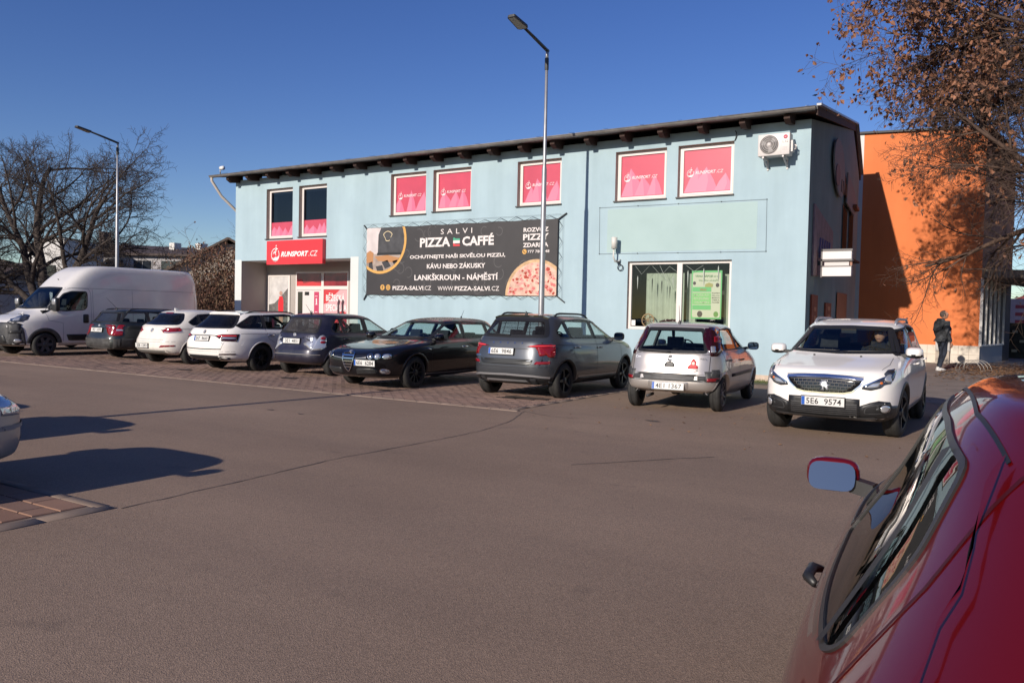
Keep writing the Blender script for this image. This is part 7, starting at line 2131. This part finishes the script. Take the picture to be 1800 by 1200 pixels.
# ------------------------------------------------------------------ houses in the distance
M_hwhite = plaster('house_white', (.62, .60, .57), (.68, .66, .63), False)
M_hgrey = plaster('house_grey', (.34, .32, .33), (.40, .38, .385), False)
M_hbrown = mat('house_dark_roof', (.075, .052, .045), .8, var=.3)
M_hwin = mat('house_window', (.02, .024, .03), .12, coat=.4)
M_tiles = mat('red_roof_tiles', (.38, .075, .035), .8, var=.25, vscale=5)
def frame2(P, Q):
    P, Q = Vector(P), Vector(Q); u = (Q - P).normalized(); n = Vector((u.y, -u.x)); return P, u, n, (Q - P).length
def flat_house():
    P, u, n, L = frame2((-77.6, 40.0), (-65.4, 47.75))
    t = thing('row_house', 'grey row house with dark flat roof and square windows beyond the van', 'house')
    def q(d, o, z): p = P + u * d + n * o; return (p.x, p.y, z)
    b = MB(); b.add([q(0, 0, 0), q(L, 0, 0), q(L, 0, 6.35), q(0, 0, 6.35), q(0, -9, 0), q(L, -9, 0), q(L, -9, 6.35), q(0, -9, 6.35)], [(0, 1, 2, 3), (1, 5, 6, 2), (5, 4, 7, 6), (4, 0, 3, 7)], M_hgrey); b.build('wall', t)
    b = MB(); b.add([q(-.3, .5, 6.30), q(L + .3, .5, 6.30), q(L + .3, -9, 7.5), q(-.3, -9, 7.9), q(-.3, .5, 6.52), q(L + .3, .5, 6.52), q(L + .3, -9, 7.7), q(-.3, -9, 8.1)], [(0, 1, 2, 3), (7, 6, 5, 4), (0, 4, 5, 1), (1, 5, 6, 2), (3, 7, 4, 0)], M_hbrown); rf = b.build('roof', t)
    for d, w in ((3.6, M_hbrown), (10.6, M_hwhite), (13.2, M_hwhite)):
        b = MB(); b.bar(q(d, -5, 7.0), q(d, -5, 7.95 if w is M_hwhite else 8.9), .8, .8, w); b.build('chimney', rf)
    for d in (1.0, 3.6, 6.2, 8.8, 11.4):
        for z in (1.6, 4.75):
            b = MB(); b.add([q(d - .1, .02, z - .1), q(d + 1.75, .02, z - .1), q(d + 1.75, .02, z + 1.2), q(d - .1, .02, z + 1.2)], [(0, 1, 2, 3)], mat('house_frame', (.35, .34, .34), .6))
            w = b.build('window', t, fix=False)
            for k in range(2): MB().add([q(d + k * .85, .05, z), q(d + .78 + k * .85, .05, z), q(d + .78 + k * .85, .05, z + 1.1), q(d + k * .85, .05, z + 1.1)], [(0, 1, 2, 3)], M_hwin).build('pane', w, fix=False)
flat_house()
def white_house():
    P, u, n, L = frame2((-69.3, 34.55), (-66.7, 36.35))
    t = thing('white_house', 'sunlit white house end partly hidden by the large bare tree', 'house')
    def q(d, o, z): p = P + u * d + n * o; return (p.x, p.y, z)
    b = MB(); b.add([q(0, 0, 0), q(L, 0, 0), q(L, 0, 7.05), q(L * .35, 0, 6.85), q(0, 0, 5.9), q(0, -7, 0), q(L, -7, 0), q(L, -7, 7.05), q(L * .35, -7, 6.85), q(0, -7, 5.9)], [(0, 1, 2, 3, 4), (1, 6, 7, 2), (5, 0, 4, 9), (6, 5, 9, 8, 7)], M_hwhite); b.build('wall', t)
    b = MB(); b.add([q(-.2, .15, 5.85), q(L * .35, .15, 6.9), q(L * .35, -7.1, 6.9), q(-.2, -7.1, 5.85), q(L + .1, .15, 7.12), q(L + .1, -7.1, 7.12)], [(0, 1, 2, 3), (1, 4, 5, 2)], M_hbrown); b.build('roof', t)
    MB().add([q(1.6, .02, 3.6), q(2.5, .02, 3.6), q(2.5, .02, 4.8), q(1.6, .02, 4.8)], [(0, 1, 2, 3)], M_hwin).build('window', t, fix=False)
white_house()
def low_wall_house():
    t = thing('shed', 'long low grey shed at the left border behind the tree', 'shed', (-62, 22, 0), rad(36))
    b = MB(); b.box(-9, 9, -3, 3, 0, 3.2, M_hgrey); b.build('wall', t)
    b = MB(); b.prism([(-3.3, 3.1), (3.3, 3.1), (3.3, 3.3), (0, 4.2), (-3.3, 3.3)], -9.2, 9.2, M_hbrown, 'yz'); b.build('roof', t)
    for x in (-6, -2, 2, 6): MB().box(x - .6, x + .6, -3.03, -2.98, 1.2, 2.4, M_hwin).build('window', t)
low_wall_house()
def gable_house():
    t = thing('gabled_house', 'gabled house with a red brick chimney behind the withered shrub', 'house', (-40.5, 32.6, 0), rad(45))
    w = mat('gable_render', (.42, .36, .30), .9, var=.3, vscale=2)
    b = MB(); b.prism([(-4.6, 0), (4.6, 0), (4.6, 2.8), (0.6, 5.15), (-.6, 5.15), (-4.6, 2.6)], -4, 4, w); b.build('wall', t)
    b = MB()
    for sg in (-1, 1): b.bar((sg * 5.0, -4.3 + 4.3, 2.55), (0, 0, 5.45), 9.0, .12, mat('gable_roof', (.10, .075, .06), .85, var=.4, vscale=4), (0, 0, 1))
    b.build('roof', t)
    b = MB(); b.box(.5, 1.1, -1.2, -.6, 4.6, 6.05, mat('chimney_brick', (.22, .06, .04), .85, var=.4, vscale=6)); b.build('chimney', t)
gable_house()
def red_roof_house():
    t = thing('red_roof_house', 'house with a bright red tiled roof beyond the right end of the orange building', 'house', (6.5, 62, 0), rad(10))
    b = MB(); b.prism([(-6, 0), (6, 0), (6, 3.0), (-6, 3.0)], -5, 5, M_hwhite); b.build('wall', t)
    b = MB(); b.prism([(-6.6, 2.95), (6.6, 2.95), (0, 6.0)], -5.5, 5.5, M_tiles); b.build('roof', t)
red_roof_house()
def fence_banner():
    t = thing('fence_banner', 'white and red advertising banner on a fence at the right border', 'banner', (.9, 44, 0), rad(-8))
    b = MB(); b.box(-2.2, 3, -.02, .0, 1.35, 2.75, mat('banner_pale', (.55, .42, .43), .6, var=.2, vscale=2)); b.build('cloth', t)
    rd = mat('banner_red', (.42, .07, .08), .6)
    for i, (zz, w) in enumerate(((2.3, 1.6), (1.95, 1.9), (1.6, 1.4))): MB().box(-.9, -.9 + w, -.03, -.022, zz, zz + .16, rd).build('lettering', t)
    t = thing('market_stall', 'dark covered stall with stacked goods beside the shop front', 'stall', (.1, 37.8, .1), rad(-8))
    b = MB(); dk = mat('stall_dark', (.025, .028, .022), .85, var=.5, vscale=5)
    b.box(-1.0, .75, -.3, .5, 0, 1.5, dk); b.build('shelf', t)
    gd = mat('stall_goods', (.30, .30, .22), .6)
    for i in range(6):
        for j in range(3): MB().box(-.9 + i * .26, -.72 + i * .26, -.36, -.29, .35 + j * .38, .45 + j * .38, gd if (i + j) % 2 else dk).build('crate', t)
    b = MB(); b.box(.95, 1.03, -.3, -.22, 0, 2.0, mat('stall_post', (.12, .13, .04), .7)); b.box(1.4, 2.6, -.2, .5, 0, 1.3, dk); b.build('post', t)
fence_banner()

# ------------------------------------------------------------------ small ground things
def grass_strip():
    rnd = random.Random(2); v, f = [], []
    for i in range(5200):
        x, y = rnd.uniform(-18.5, -4.25), WY - .03 - abs(rnd.gauss(0, .33))
        if y < 18.75: continue
        h = rnd.uniform(.03, .10); a = rnd.uniform(0, PI); w = .006; k = len(v)
        dx, dy = w * math.cos(a), w * math.sin(a); l = (rnd.gauss(0, .03), rnd.gauss(0, .03))
        v += [(x - dx, y - dy, .005), (x + dx, y + dy, .005), (x + l[0], y + l[1], h)]; f.append((k, k + 1, k + 2))
    me = bpy.data.meshes.new('grass'); me.from_pydata(v, [], f); me.materials.append(mat('winter_grass', (.10, .13, .03), .8, var=.4, vscale=4))
    o = link_mesh('grass', me); o['kind'] = 'stuff'
    sheet('grass_verge', [(-18.6, 18.75), (-4.3, 18.75), (-4.3, WY - .01), (-18.6, WY - .01)], .004, mat('verge_soil', (.09, .085, .04), .95, var=.5, vscale=5))
grass_strip()
def litter():
    rnd = random.Random(6); v, f = [], []
    for i in range(5200):
        x, y = rnd.gauss(.6, 1.5), rnd.gauss(27.2, 2.1)
        if x < -1.9 + .25 * rnd.random() or y > 36 or y < 22.5: continue
        z = pavement_z(x, y) + .006 + .02 * rnd.random(); s_ = rnd.uniform(.03, .08); a = rnd.uniform(0, 2 * PI); k = len(v)
        c, d = s_ * math.cos(a), s_ * math.sin(a)
        v += [(x - c, y - d, z), (x + d * .5, y - c * .5, z + .025 * rnd.random()), (x + c, y + d, z + .03 * rnd.random()), (x - d * .5, y + c * .5, z + .01)]; f.append((k, k + 1, k + 2, k + 3))
    for i in range(260):
        x, y = rnd.uniform(-7, 0), rnd.uniform(9, 24); z = pavement_z(x, y) * (1 if x > -4 and y > 17 else 0) + .008
        s_ = rnd.uniform(.015, .035); a = rnd.uniform(0, 2 * PI); k = len(v); c, d = s_ * math.cos(a), s_ * math.sin(a)
        v += [(x - c, y - d, z), (x + d * .5, y - c * .5, z + .012), (x + c, y + d, z + .01), (x - d * .5, y + c * .5, z)]; f.append((k, k + 1, k + 2, k + 3))
    me = bpy.data.meshes.new('fallen_leaves'); me.from_pydata(v, [], f); me.materials.append(M_litter)
    o = link_mesh('fallen_leaves', me); o['kind'] = 'stuff'
litter()
def bike_rack():
    t = thing('bike_rack', 'low pale metal bicycle rack of nested hoops among fallen leaves', 'bike rack', (-1.05, 26.6, pavement_z(0, 26.6)), rad(-12))
    m = mat('rack_metal', (.30, .28, .26), .4, .4)
    for i in range(4):
        b = MB(); R = .33
        b.tube([(-.05 + R * math.cos(PI - PI * k / 14) + .06 * i, .14 * i, .02 + .30 * math.sin(PI * k / 14)) for k in range(15)], .008, m, 6); b.build('hoop', t)
    b = MB(); b.tube([(-.38, 0, .02), (-.2, .42, .02)], .010, m, 6); b.tube([(.28, 0, .02), (.46, .42, .02)], .010, m, 6); b.tube([(-.15, 0, .0), (-.15, 0, .31)], .009, m, 6); b.build('rail', t)
bike_rack()

# ------------------------------------------------------------------ people
def skin_body(name, joints, edges, root, m, parent, sub=2, smooth_only=False):
    me = bpy.data.meshes.new(name)
    me.from_pydata([j[0] for j in joints], edges, [])
    o = link_mesh(name, me, parent)
    o.modifiers.new('skin', 'SKIN').use_smooth_shade = True
    for i, j in enumerate(joints):
        r = j[1] if isinstance(j[1], tuple) else (j[1], j[1])
        me.skin_vertices[0].data[i].radius = r
        me.skin_vertices[0].data[i].use_root = (i == root)
    s = o.modifiers.new('sub', 'SUBSURF'); s.levels = sub; s.render_levels = sub
    me.materials.append(m)
    dg = bpy.context.evaluated_depsgraph_get()
    nm = bpy.data.meshes.new_from_object(o.evaluated_get(dg))
    o.modifiers.clear(); o.data = nm
    nm.polygons.foreach_set('use_smooth', [True] * len(nm.polygons))
    return o

M_skin = mat('skin', (.42, .22, .15), .55, var=.12, vscale=25)
M_hair = mat('grey_brown_hair', (.07, .055, .048), .8, var=.4, vscale=40, bump=.5, bscale=120)
def hand(side, wrist, down, m, parent, fwd):
    """relaxed hand hanging from the wrist: palm, four fingers, thumb in one skin."""
    w = Vector(wrist); d = Vector(down).normalized(); f = Vector(fwd).normalized(); s = d.cross(f).normalized() * side
    J = [(tuple(w), .026), (tuple(w + d * .05), (.034, .018)), (tuple(w + d * .085), (.036, .017))]
    E = [(0, 1), (1, 2)]
    for k, L in enumerate((.070, .080, .075, .058)):
        b = w + d * .09 + f * (.028 - .019 * k)
        i = len(J)
        J += [(tuple(b), .0095), (tuple(b + d * L * .55 + s * .008), .0085), (tuple(b + d * L * .9 + s * .030), .007)]
        E += [(2, i), (i, i + 1), (i + 1, i + 2)]
    i = len(J); b = w + d * .035 + f * .030
    J += [(tuple(b), .012), (tuple(b + d * .035 + f * .022), .0105), (tuple(b + d * .065 + f * .026 + s * .01), .009)]
    E += [(1, i), (i, i + 1), (i + 1, i + 2)]
    return skin_body('hand', J, E, 1, m, parent, 1)

def head(parent, c, yaw, pitch, hair, skin, cap=None, size=1.0, glasses=False):
    """face with brow, eyes, nose, mouth, ears; looks along local -Y before yaw."""
    R = Matrix.Translation(c) @ Matrix.Rotation(yaw, 4, 'Z') @ Matrix.Rotation(pitch, 4, 'X') @ Matrix.Scale(size, 4)
    bm = bmesh.new(); bmesh.ops.create_uvsphere(bm, u_segments=28, v_segments=20, radius=1)
    for v in bm.verts:
        x, y, z = v.co
        X, Y, Z = x * .077, y * .098, z * .118
        if z < 0: X *= 1 - .30 * (-z) ** 1.4; Y *= 1 - .12 * (-z) ** 1.5
        if y < 0:
            Y *= .93
            if -.25 < z < .22 and abs(x) < .25: Y -= .024 * (1 - abs(x) / .25) * max(0, (.22 - z) / .47) ** .7    # nose
            if .10 < z < .30 and .22 < abs(x) < .62: Y += .007                                                  # eye hollow
            if -.62 < z < -.42 and abs(x) < .35: Y -= .006                                                      # lips
            if z < -.75: Y -= .008                                                                              # chin
        v.co = R @ Vector((X, Y, Z))
    for f in bm.faces: f.smooth = True
    me = bpy.data.meshes.new('head'); bm.to_mesh(me); bm.free(); me.materials.append(skin); h = link_mesh('head', me, parent)
    def ell(name, cc, rr, m, par, cut=None):
        b = bmesh.new(); bmesh.ops.create_uvsphere(b, u_segments=18, v_segments=12, radius=1)
        if cut: bmesh.ops.delete(b, geom=[v for v in b.verts if cut(v.co)], context='VERTS')
        for v in b.verts: v.co = R @ (Vector((v.co.x * rr[0], v.co.y * rr[1], v.co.z * rr[2])) + Vector(cc))
        for f in b.faces: f.smooth = True
        q = bpy.data.meshes.new(name); b.to_mesh(q); b.free(); q.materials.append(m); return link_mesh(name, q, par)
    for sg in (-1, 1):
        ell('ear', (sg * .076, .008, .0), (.010, .020, .030), skin, h)
        ell('eye', (sg * .031, -.078, .022), (.013, .010, .007), M_signwhite, h); ell('iris', (sg * .031, -.087, .022), (.005, .004, .006), M_ink, h)
        ell('eyebrow', (sg * .032, -.086, .043), (.018, .006, .004), hair, h)
    ell('mouth', (0, -.084, -.058), (.022, .007, .006), mat('lips', (.30, .10, .09), .5), h)
    if cap: 
        ell('cap', (0, .004, .048), (.087, .106, .078), cap, parent, lambda c: c.z < -.1)
        b = MB(); pts = [(math.sin(a) * .075, -.085 - math.cos(a) * .055, .052 - .012 * math.cos(a)) for a in [rad(t) for t in range(-90, 91, 15)]]
        top = [tuple(R @ Vector(p)) for p in pts] + [tuple(R @ Vector((p[0], p[1], p[2] - .006))) for p in pts]; n = len(pts)
        b.add(top, [tuple(range(n)), tuple(range(2 * n - 1, n - 1, -1))] + [(i, i + n, (i + 1) % n + n, (i + 1) % n) for i in range(n)], cap); b.build('cap_peak', parent)
    else:
        ell('hair', (0, .014, .022), (.088, .103, .112), hair, h, lambda c: c.y < -.55 and c.z < .62 or c.z < -.55)
    if glasses:
        b = MB()
        for sg in (-1, 1): b.tube([tuple(R @ Vector((sg * .032 + .022 * math.cos(2 * PI * k / 14), -.094, .022 + .016 * math.sin(2 * PI * k / 14)))) for k in range(15)], .0022, M_ink, 5, caps=False); b.tube([tuple(R @ Vector((sg * .054, -.093, .024))), tuple(R @ Vector((sg * .078, .0, .024)))], .002, M_ink, 5)
        b.tube([tuple(R @ Vector((-.011, -.095, .024))), tuple(R @ Vector((.011, -.095, .024)))], .002, M_ink, 5); b.build('glasses', h)
    return h

def walking_man():
    z0 = pavement_z(0, 26.4)
    t = thing('person', 'man in a dark grey hooded jacket, jeans and white shoes standing by the orange wall', 'person', (-1.76, 26.4, z0), rad(40))
    jk = mat('jacket_grey', (.050, .054, .062), .85, var=.3, vscale=14, bump=.4, bscale=14, bdist=.02); jn = mat('dark_jeans', (.018, .024, .040), .9, var=.4, vscale=12, bump=.3, bscale=18, bdist=.015)
    # faces +X (to the right in the photo), seen from his back-right side
    J = [((0, 0, .90), (.175, .165)), ((0, 0, 1.02), (.18, .17)), ((-.02, 0, 1.18), (.18, .18)), ((-.045, 0, 1.34), (.165, .195)), ((-.04, 0, 1.43), (.11, .15)), ((-.01, 0, 1.49), (.075, .075)),
         ((-.05, .20, 1.39), (.085, .08)), ((-.05, .25, 1.12), (.068, .065)), ((.06, .25, .90), (.055, .052)), ((.085, .245, .82), (.046, .044)),
         ((-.05, -.20, 1.39), (.085, .08)), ((-.05, -.25, 1.12), (.068, .065)), ((.06, -.25, .90), (.055, .052)), ((.085, -.245, .82), (.046, .044)), ((0, 0, .80), (.16, .155))]
    E = [(0, 1), (1, 2), (2, 3), (3, 4), (4, 5), (3, 6), (6, 7), (7, 8), (8, 9), (3, 10), (10, 11), (11, 12), (12, 13), (0, 14)]
    skin_body('jacket', J, E, 1, jk, t, 2)
    J = [((0, 0, .92), (.13, .13)), ((0, .085, .84), (.10, .095)), ((.06, .09, .50), (.075, .07)), ((-.02, .09, .15), (.062, .058)), ((-.02, .09, .075), (.066, .06)),
         ((0, -.085, .84), (.10, .095)), ((.01, -.09, .50), (.075, .07)), ((-.13, -.09, .15), (.062, .058)), ((-.135, -.09, .075), (.066, .06))]
    E = [(0, 1), (1, 2), (2, 3), (3, 4), (0, 5), (5, 6), (6, 7), (7, 8)]
    skin_body('jeans', J, E, 0, jn, t, 2)
    for x, y in ((-.02, .09), (-.135, -.09)):
        b = MB(); sole = mat('shoe_white', (.70, .68, .66), .5)
        out = rounded([(x - .09, y - .040), (x + .14, y - .046), (x + .20, y - .025), (x + .20, y + .025), (x + .14, y + .046), (x - .09, y + .040)], .03)
        n = len(out); vs = [(a, c, .0) for a, c in out] + [(a, c, .035) for a, c in out] + [(x + (a - x) * .82, y + (c - y) * .8, .075 - max(0, a - x) * .16) for a, c in out] + [(x - .02 + (a - x) * .4, y + (c - y) * .7, .11 - max(0, a - x) * .2) for a, c in out]
        fs = [tuple(range(n - 1, -1, -1)), tuple(range(3 * n, 4 * n))] + [(j * n + i, j * n + (i + 1) % n, (j + 1) * n + (i + 1) % n, (j + 1) * n + i) for j in range(3) for i in range(n)]
        b.add(vs, fs, sole, False); b.build('shoe', t)
    for sg in (-1, 1): hand(sg, (.09, sg * .245, .82), (.15, 0, -1), M_skin, t, (1, 0, 0))
    skin_body('hood', [((-.10, -.10, 1.47), .05), ((-.135, 0, 1.455), .062), ((-.10, .10, 1.47), .05), ((-.03, .13, 1.46), .035), ((-.03, -.13, 1.46), .035)], [(0, 1), (1, 2), (2, 3), (0, 4)], 1, jk, t, 2)
    head(t, Vector((.03, 0, 1.615)), rad(90 - 30), rad(-16), M_hair, M_skin, size=1.03)
    return t
walking_man()

def driver():
    # sits in the white SUV, facing the road (-Y)
    t = thing('person', 'driver in a dark cap and dark coat behind the windscreen of the white SUV', 'person', (-2.02 + .37, 12.55, 0), 0)
    ck = mat('coat_black', (.010, .010, .012), .9)
    J = [((0, .28, .72), (.15, .14)), ((0, .24, .92), (.16, .14)), ((0, .20, 1.10), (.19, .12)), ((0, .18, 1.17), (.10, .09)), ((0, .165, 1.23), (.055, .055)),
         ((.20, .18, 1.10), (.07, .07)), ((.22, .0, .93), (.055, .055)), ((.13, -.20, 1.0), (.045, .045)), ((-.20, .18, 1.10), (.07, .07)), ((-.22, .0, .93), (.055, .055)), ((-.13, -.20, 1.0), (.045, .045))]
    E = [(0, 1), (1, 2), (2, 3), (3, 4), (2, 5), (5, 6), (6, 7), (2, 8), (8, 9), (9, 10)]
    skin_body('coat', J, E, 1, ck, t, 2)
    for sg in (-1, 1): hand(sg, (sg * .13, -.20, 1.0), (-sg * .3, -1, .35), M_skin, t, (0, .4, 1))
    head(t, Vector((0, .13, 1.325)), rad(-8), rad(-3), M_hair, M_skin, cap=mat('cap_black', (.008, .008, .010), .8), glasses=True)
driver()

# ------------------------------------------------------------------ the near cars
def red_car():
    K = [(1.80, .24, -1.95, .28, .74, .22, 5), (1.92, .30, -2.08, .34, .83, .32, 4.6), (1.96, .46, -2.13, .46, .865, .48, 4.0),
         (1.96, .60, -2.135, .62, .875, .64, 3.6), (1.86, .72, -2.12, .76, .868, .76, 3.4), (1.5, .80, -2.08, .86, .845, .85, 3.0),
         (1.25, .87, -2.04, .91, .82, .895, 2.7), (.98, .92, -2.00, .94, .80, .925, 2.6), (.42, 1.12, -1.80, 1.12, .68, 1.11, 3.0),
         (-.02, 1.31, -1.53, 1.30, .575, 1.315, 2.7), (-.30, 1.375, -1.35, 1.37, .48, 1.38, 3.2), (-.5, 1.395, -1.1, 1.39, .25, 1.395, 3.2), (-.78, 1.40, -.82, 1.40, .012, 1.40, 2.5)]
    c = Car('parked_car', 'dark red car close to the camera at the right border', K, P_red, (1.22, -1.22), .31, .205, 1.50, sub=8, mq=44)
    gl = glass('near_glass', (.30, .34, .33), ior=2.5)
    seal = mat('window_seal', (.030, .028, .027), .4)
    c.window('F', trap(.68, .95, .52, 1.29, .02), gl, bw=.03, name='windscreen')
    c.window('B', rounded([(-.52, .965), (0, .96), (.52, .965), (.42, 1.27), (-.42, 1.27)], .05), gl, bw=.02, name='rear_window', r=.05)
    dlo = [(.50, .93), (.0, 1.265), (-.47, 1.325), (-1.0, 1.31), (-1.27, 1.265), (-1.385, 1.12), (-1.43, .965), (-1.38, .935)]
    side_glass(c, dlo, [(-.47, .92, -.50, 1.33, .022)], [gl, gl], seal, .011, .04, P_red)
    c.strip('waist_trim', 'L', [(.52, .912), (-.3, .918), (-1.28, .922)], .014, M_chrome, .012, True)
    c.strip('glass_divider', 'L', [(-1.345, .94), (-1.16, 1.27)], .028, M_black, .010, True)
    c.handle(-.50, .80, M_black, L=.15)
    c.mirror(.36, .875, P_red, (.10, .185, .125), .115, tilt=rad(13))
    c.line_set([[(.62, .9), (.66, .6), (.6, .3)], [(-.50, .9), (-.50, .6), (-.46, .3)], [(-1.37, 1.31), (-1.47, 1.1), (-1.51, .93), (-1.40, .75), (-1.2, .66)]], w=.007, m=mat('dark_red_seam', (.05, .002, .003), .5))
    for y in (.53, -.53):
        c.strip('roof_ditch', 'T', [(-.1, y), (-.6, y * 1.02), (-1.1, y), (-1.34, y * .93)], .006, M_black, .003)
    c.line_set([[(-.62, .60), (-.66, .92)], [(.62, .60), (.66, .92)]], 'B', both=False)
    c.strip('tailgate_edge', 'B', [(.66, .86), (.635, .95), (.585, 1.08), (.50, 1.29)], .020, P_red, .014, True)
    tail_pair(c, [(.52, .66), (.84, .68), (.84, .86), (.56, .86)])
    c.cabin(.0, -.95, .25, .52, .36, 1.02, (.30, .90, .66))
    return c.finish((.40, 2.85, 0), rad(94), 5, M_rim)

def silver_car():
    K = [(1.98, .24, -1.95, .28, .74, .22, 5), (2.14, .30, -2.10, .34, .83, .32, 4.2), (2.19, .46, -2.16, .46, .86, .50, 3.8),
         (2.19, .60, -2.165, .60, .868, .66, 3.6), (2.10, .70, -2.12, .74, .86, .80, 3.6), (1.9, .79, -2.05, .88, .845, .88, 3.6),
         (1.5, .88, -1.85, .96, .825, .93, 3.8), (1.05, .955, -1.55, 1.0, .80, .97, 4.0), (.5, 1.17, -1.25, 1.18, .70, 1.17, 4.2),
         (.08, 1.35, -.95, 1.35, .59, 1.345, 4.6), (-.25, 1.405, -.72, 1.405, .45, 1.40, 4.2), (-.38, 1.422, -.6, 1.42, .2, 1.42, 3.2), (-.48, 1.425, -.5, 1.425, .012, 1.425, 2.5)]
    c = Car('parked_car', 'silver car at the left border showing only its front corner', K, P_silver2, (1.28, -1.33), .305, .20, 1.50, group='cars parked at the left border')
    c.window('F', trap(.68, .99, .52, 1.32, .02), M_glass, bw=.03, name='windscreen')
    c.window('B', trap(.60, 1.03, .50, 1.32), M_glass, bw=.03, name='rear_window')
    side_glass(c, [(.86, .965), (.15, 1.30), (-.4, 1.345), (-.95, 1.30), (-1.35, 1.03), (-1.25, .99)], [(-.25, .97, -.28, 1.35, .03)])
    c.decal('headlight', 'F', rounded([(.50, .58), (.80, .60), (.86, .70), (.80, .745), (.55, .70)], .04), M_lens, .006, True, .03, 3)
    c.decal('headlight', 'L', rounded([(1.98, .62), (1.72, .70), (1.66, .77), (1.86, .77), (2.04, .72)], .03), M_lens, .006, True, .03, 3)
    c.decal('grille', 'F', rounded([(-.38, .60), (.38, .60), (.42, .70), (-.42, .70)], .02), M_black, .005, False, .02, 3)
    c.decal('lower_grille', 'F', rounded([(-.55, .30), (.55, .30), (.5, .42), (-.5, .42)], .03), M_black, .005, False, .02, 3)
    c.strip('bumper_moulding', 'F', [(-.86, .50), (-.5, .51), (0, .515), (.5, .51), (.86, .50)], .03, mat('moulding_grey', (.22, .22, .24), .5), .012)
    c.strip('bumper_moulding', 'L', [(2.02, .50), (1.66, .50)], .03, mat('moulding_grey', (.22, .22, .24), .5), .012, True)
    c.plate('F', 0, .46, None, off=.03)
    c.line_set([[(.9, .96), (.98, .6), (.86, .3)], [(-.26, .97), (-.28, .6), (-.26, .3)], [(1.05, .95), (1.5, .88), (1.9, .80)], [(1.68, .52), (1.60, .70)]])
    c.mirror(.68, .965, P_silver2, (.11, .21, .14), .14)
    c.cabin(.05, -.95, .26, .55, .36, 1.06, (.5, .94, .66))
    r = c.finish((-7.38, 1.24, 0), rad(90), 7, M_rim)
    r.scale = (1, 1, 1.05)
    for loc, lb in (((-10.28, 2.12, 0), 'silver car outside the left border casting the middle one of three car shadows'), ((-13.0, 2.2, 0), 'silver car outside the left border casting the farthest short shadow')):
        q = copy_tree(r); q.location = loc; q['label'] = lb; q.scale = (1, 1, 1.07)

def white_car_behind_van(src):
    q = copy_tree(src); q.location = (-28.1, 14.6, 0); q.rotation_euler = (0, 0, rad(-90))
    q['label'] = 'white estate parked on the far side of the white van, only its roof showing'

corsa(); peugeot(); alfa(); kamiq(); fabia()
_s = superb(); hatch_white(); octavia(); van()
white_car_behind_van(_s)
red_car(); silver_car()
print('objects', len(scene.objects), 'triangles', sum(len(o.data.polygons) for o in scene.objects if o.type == 'MESH'))
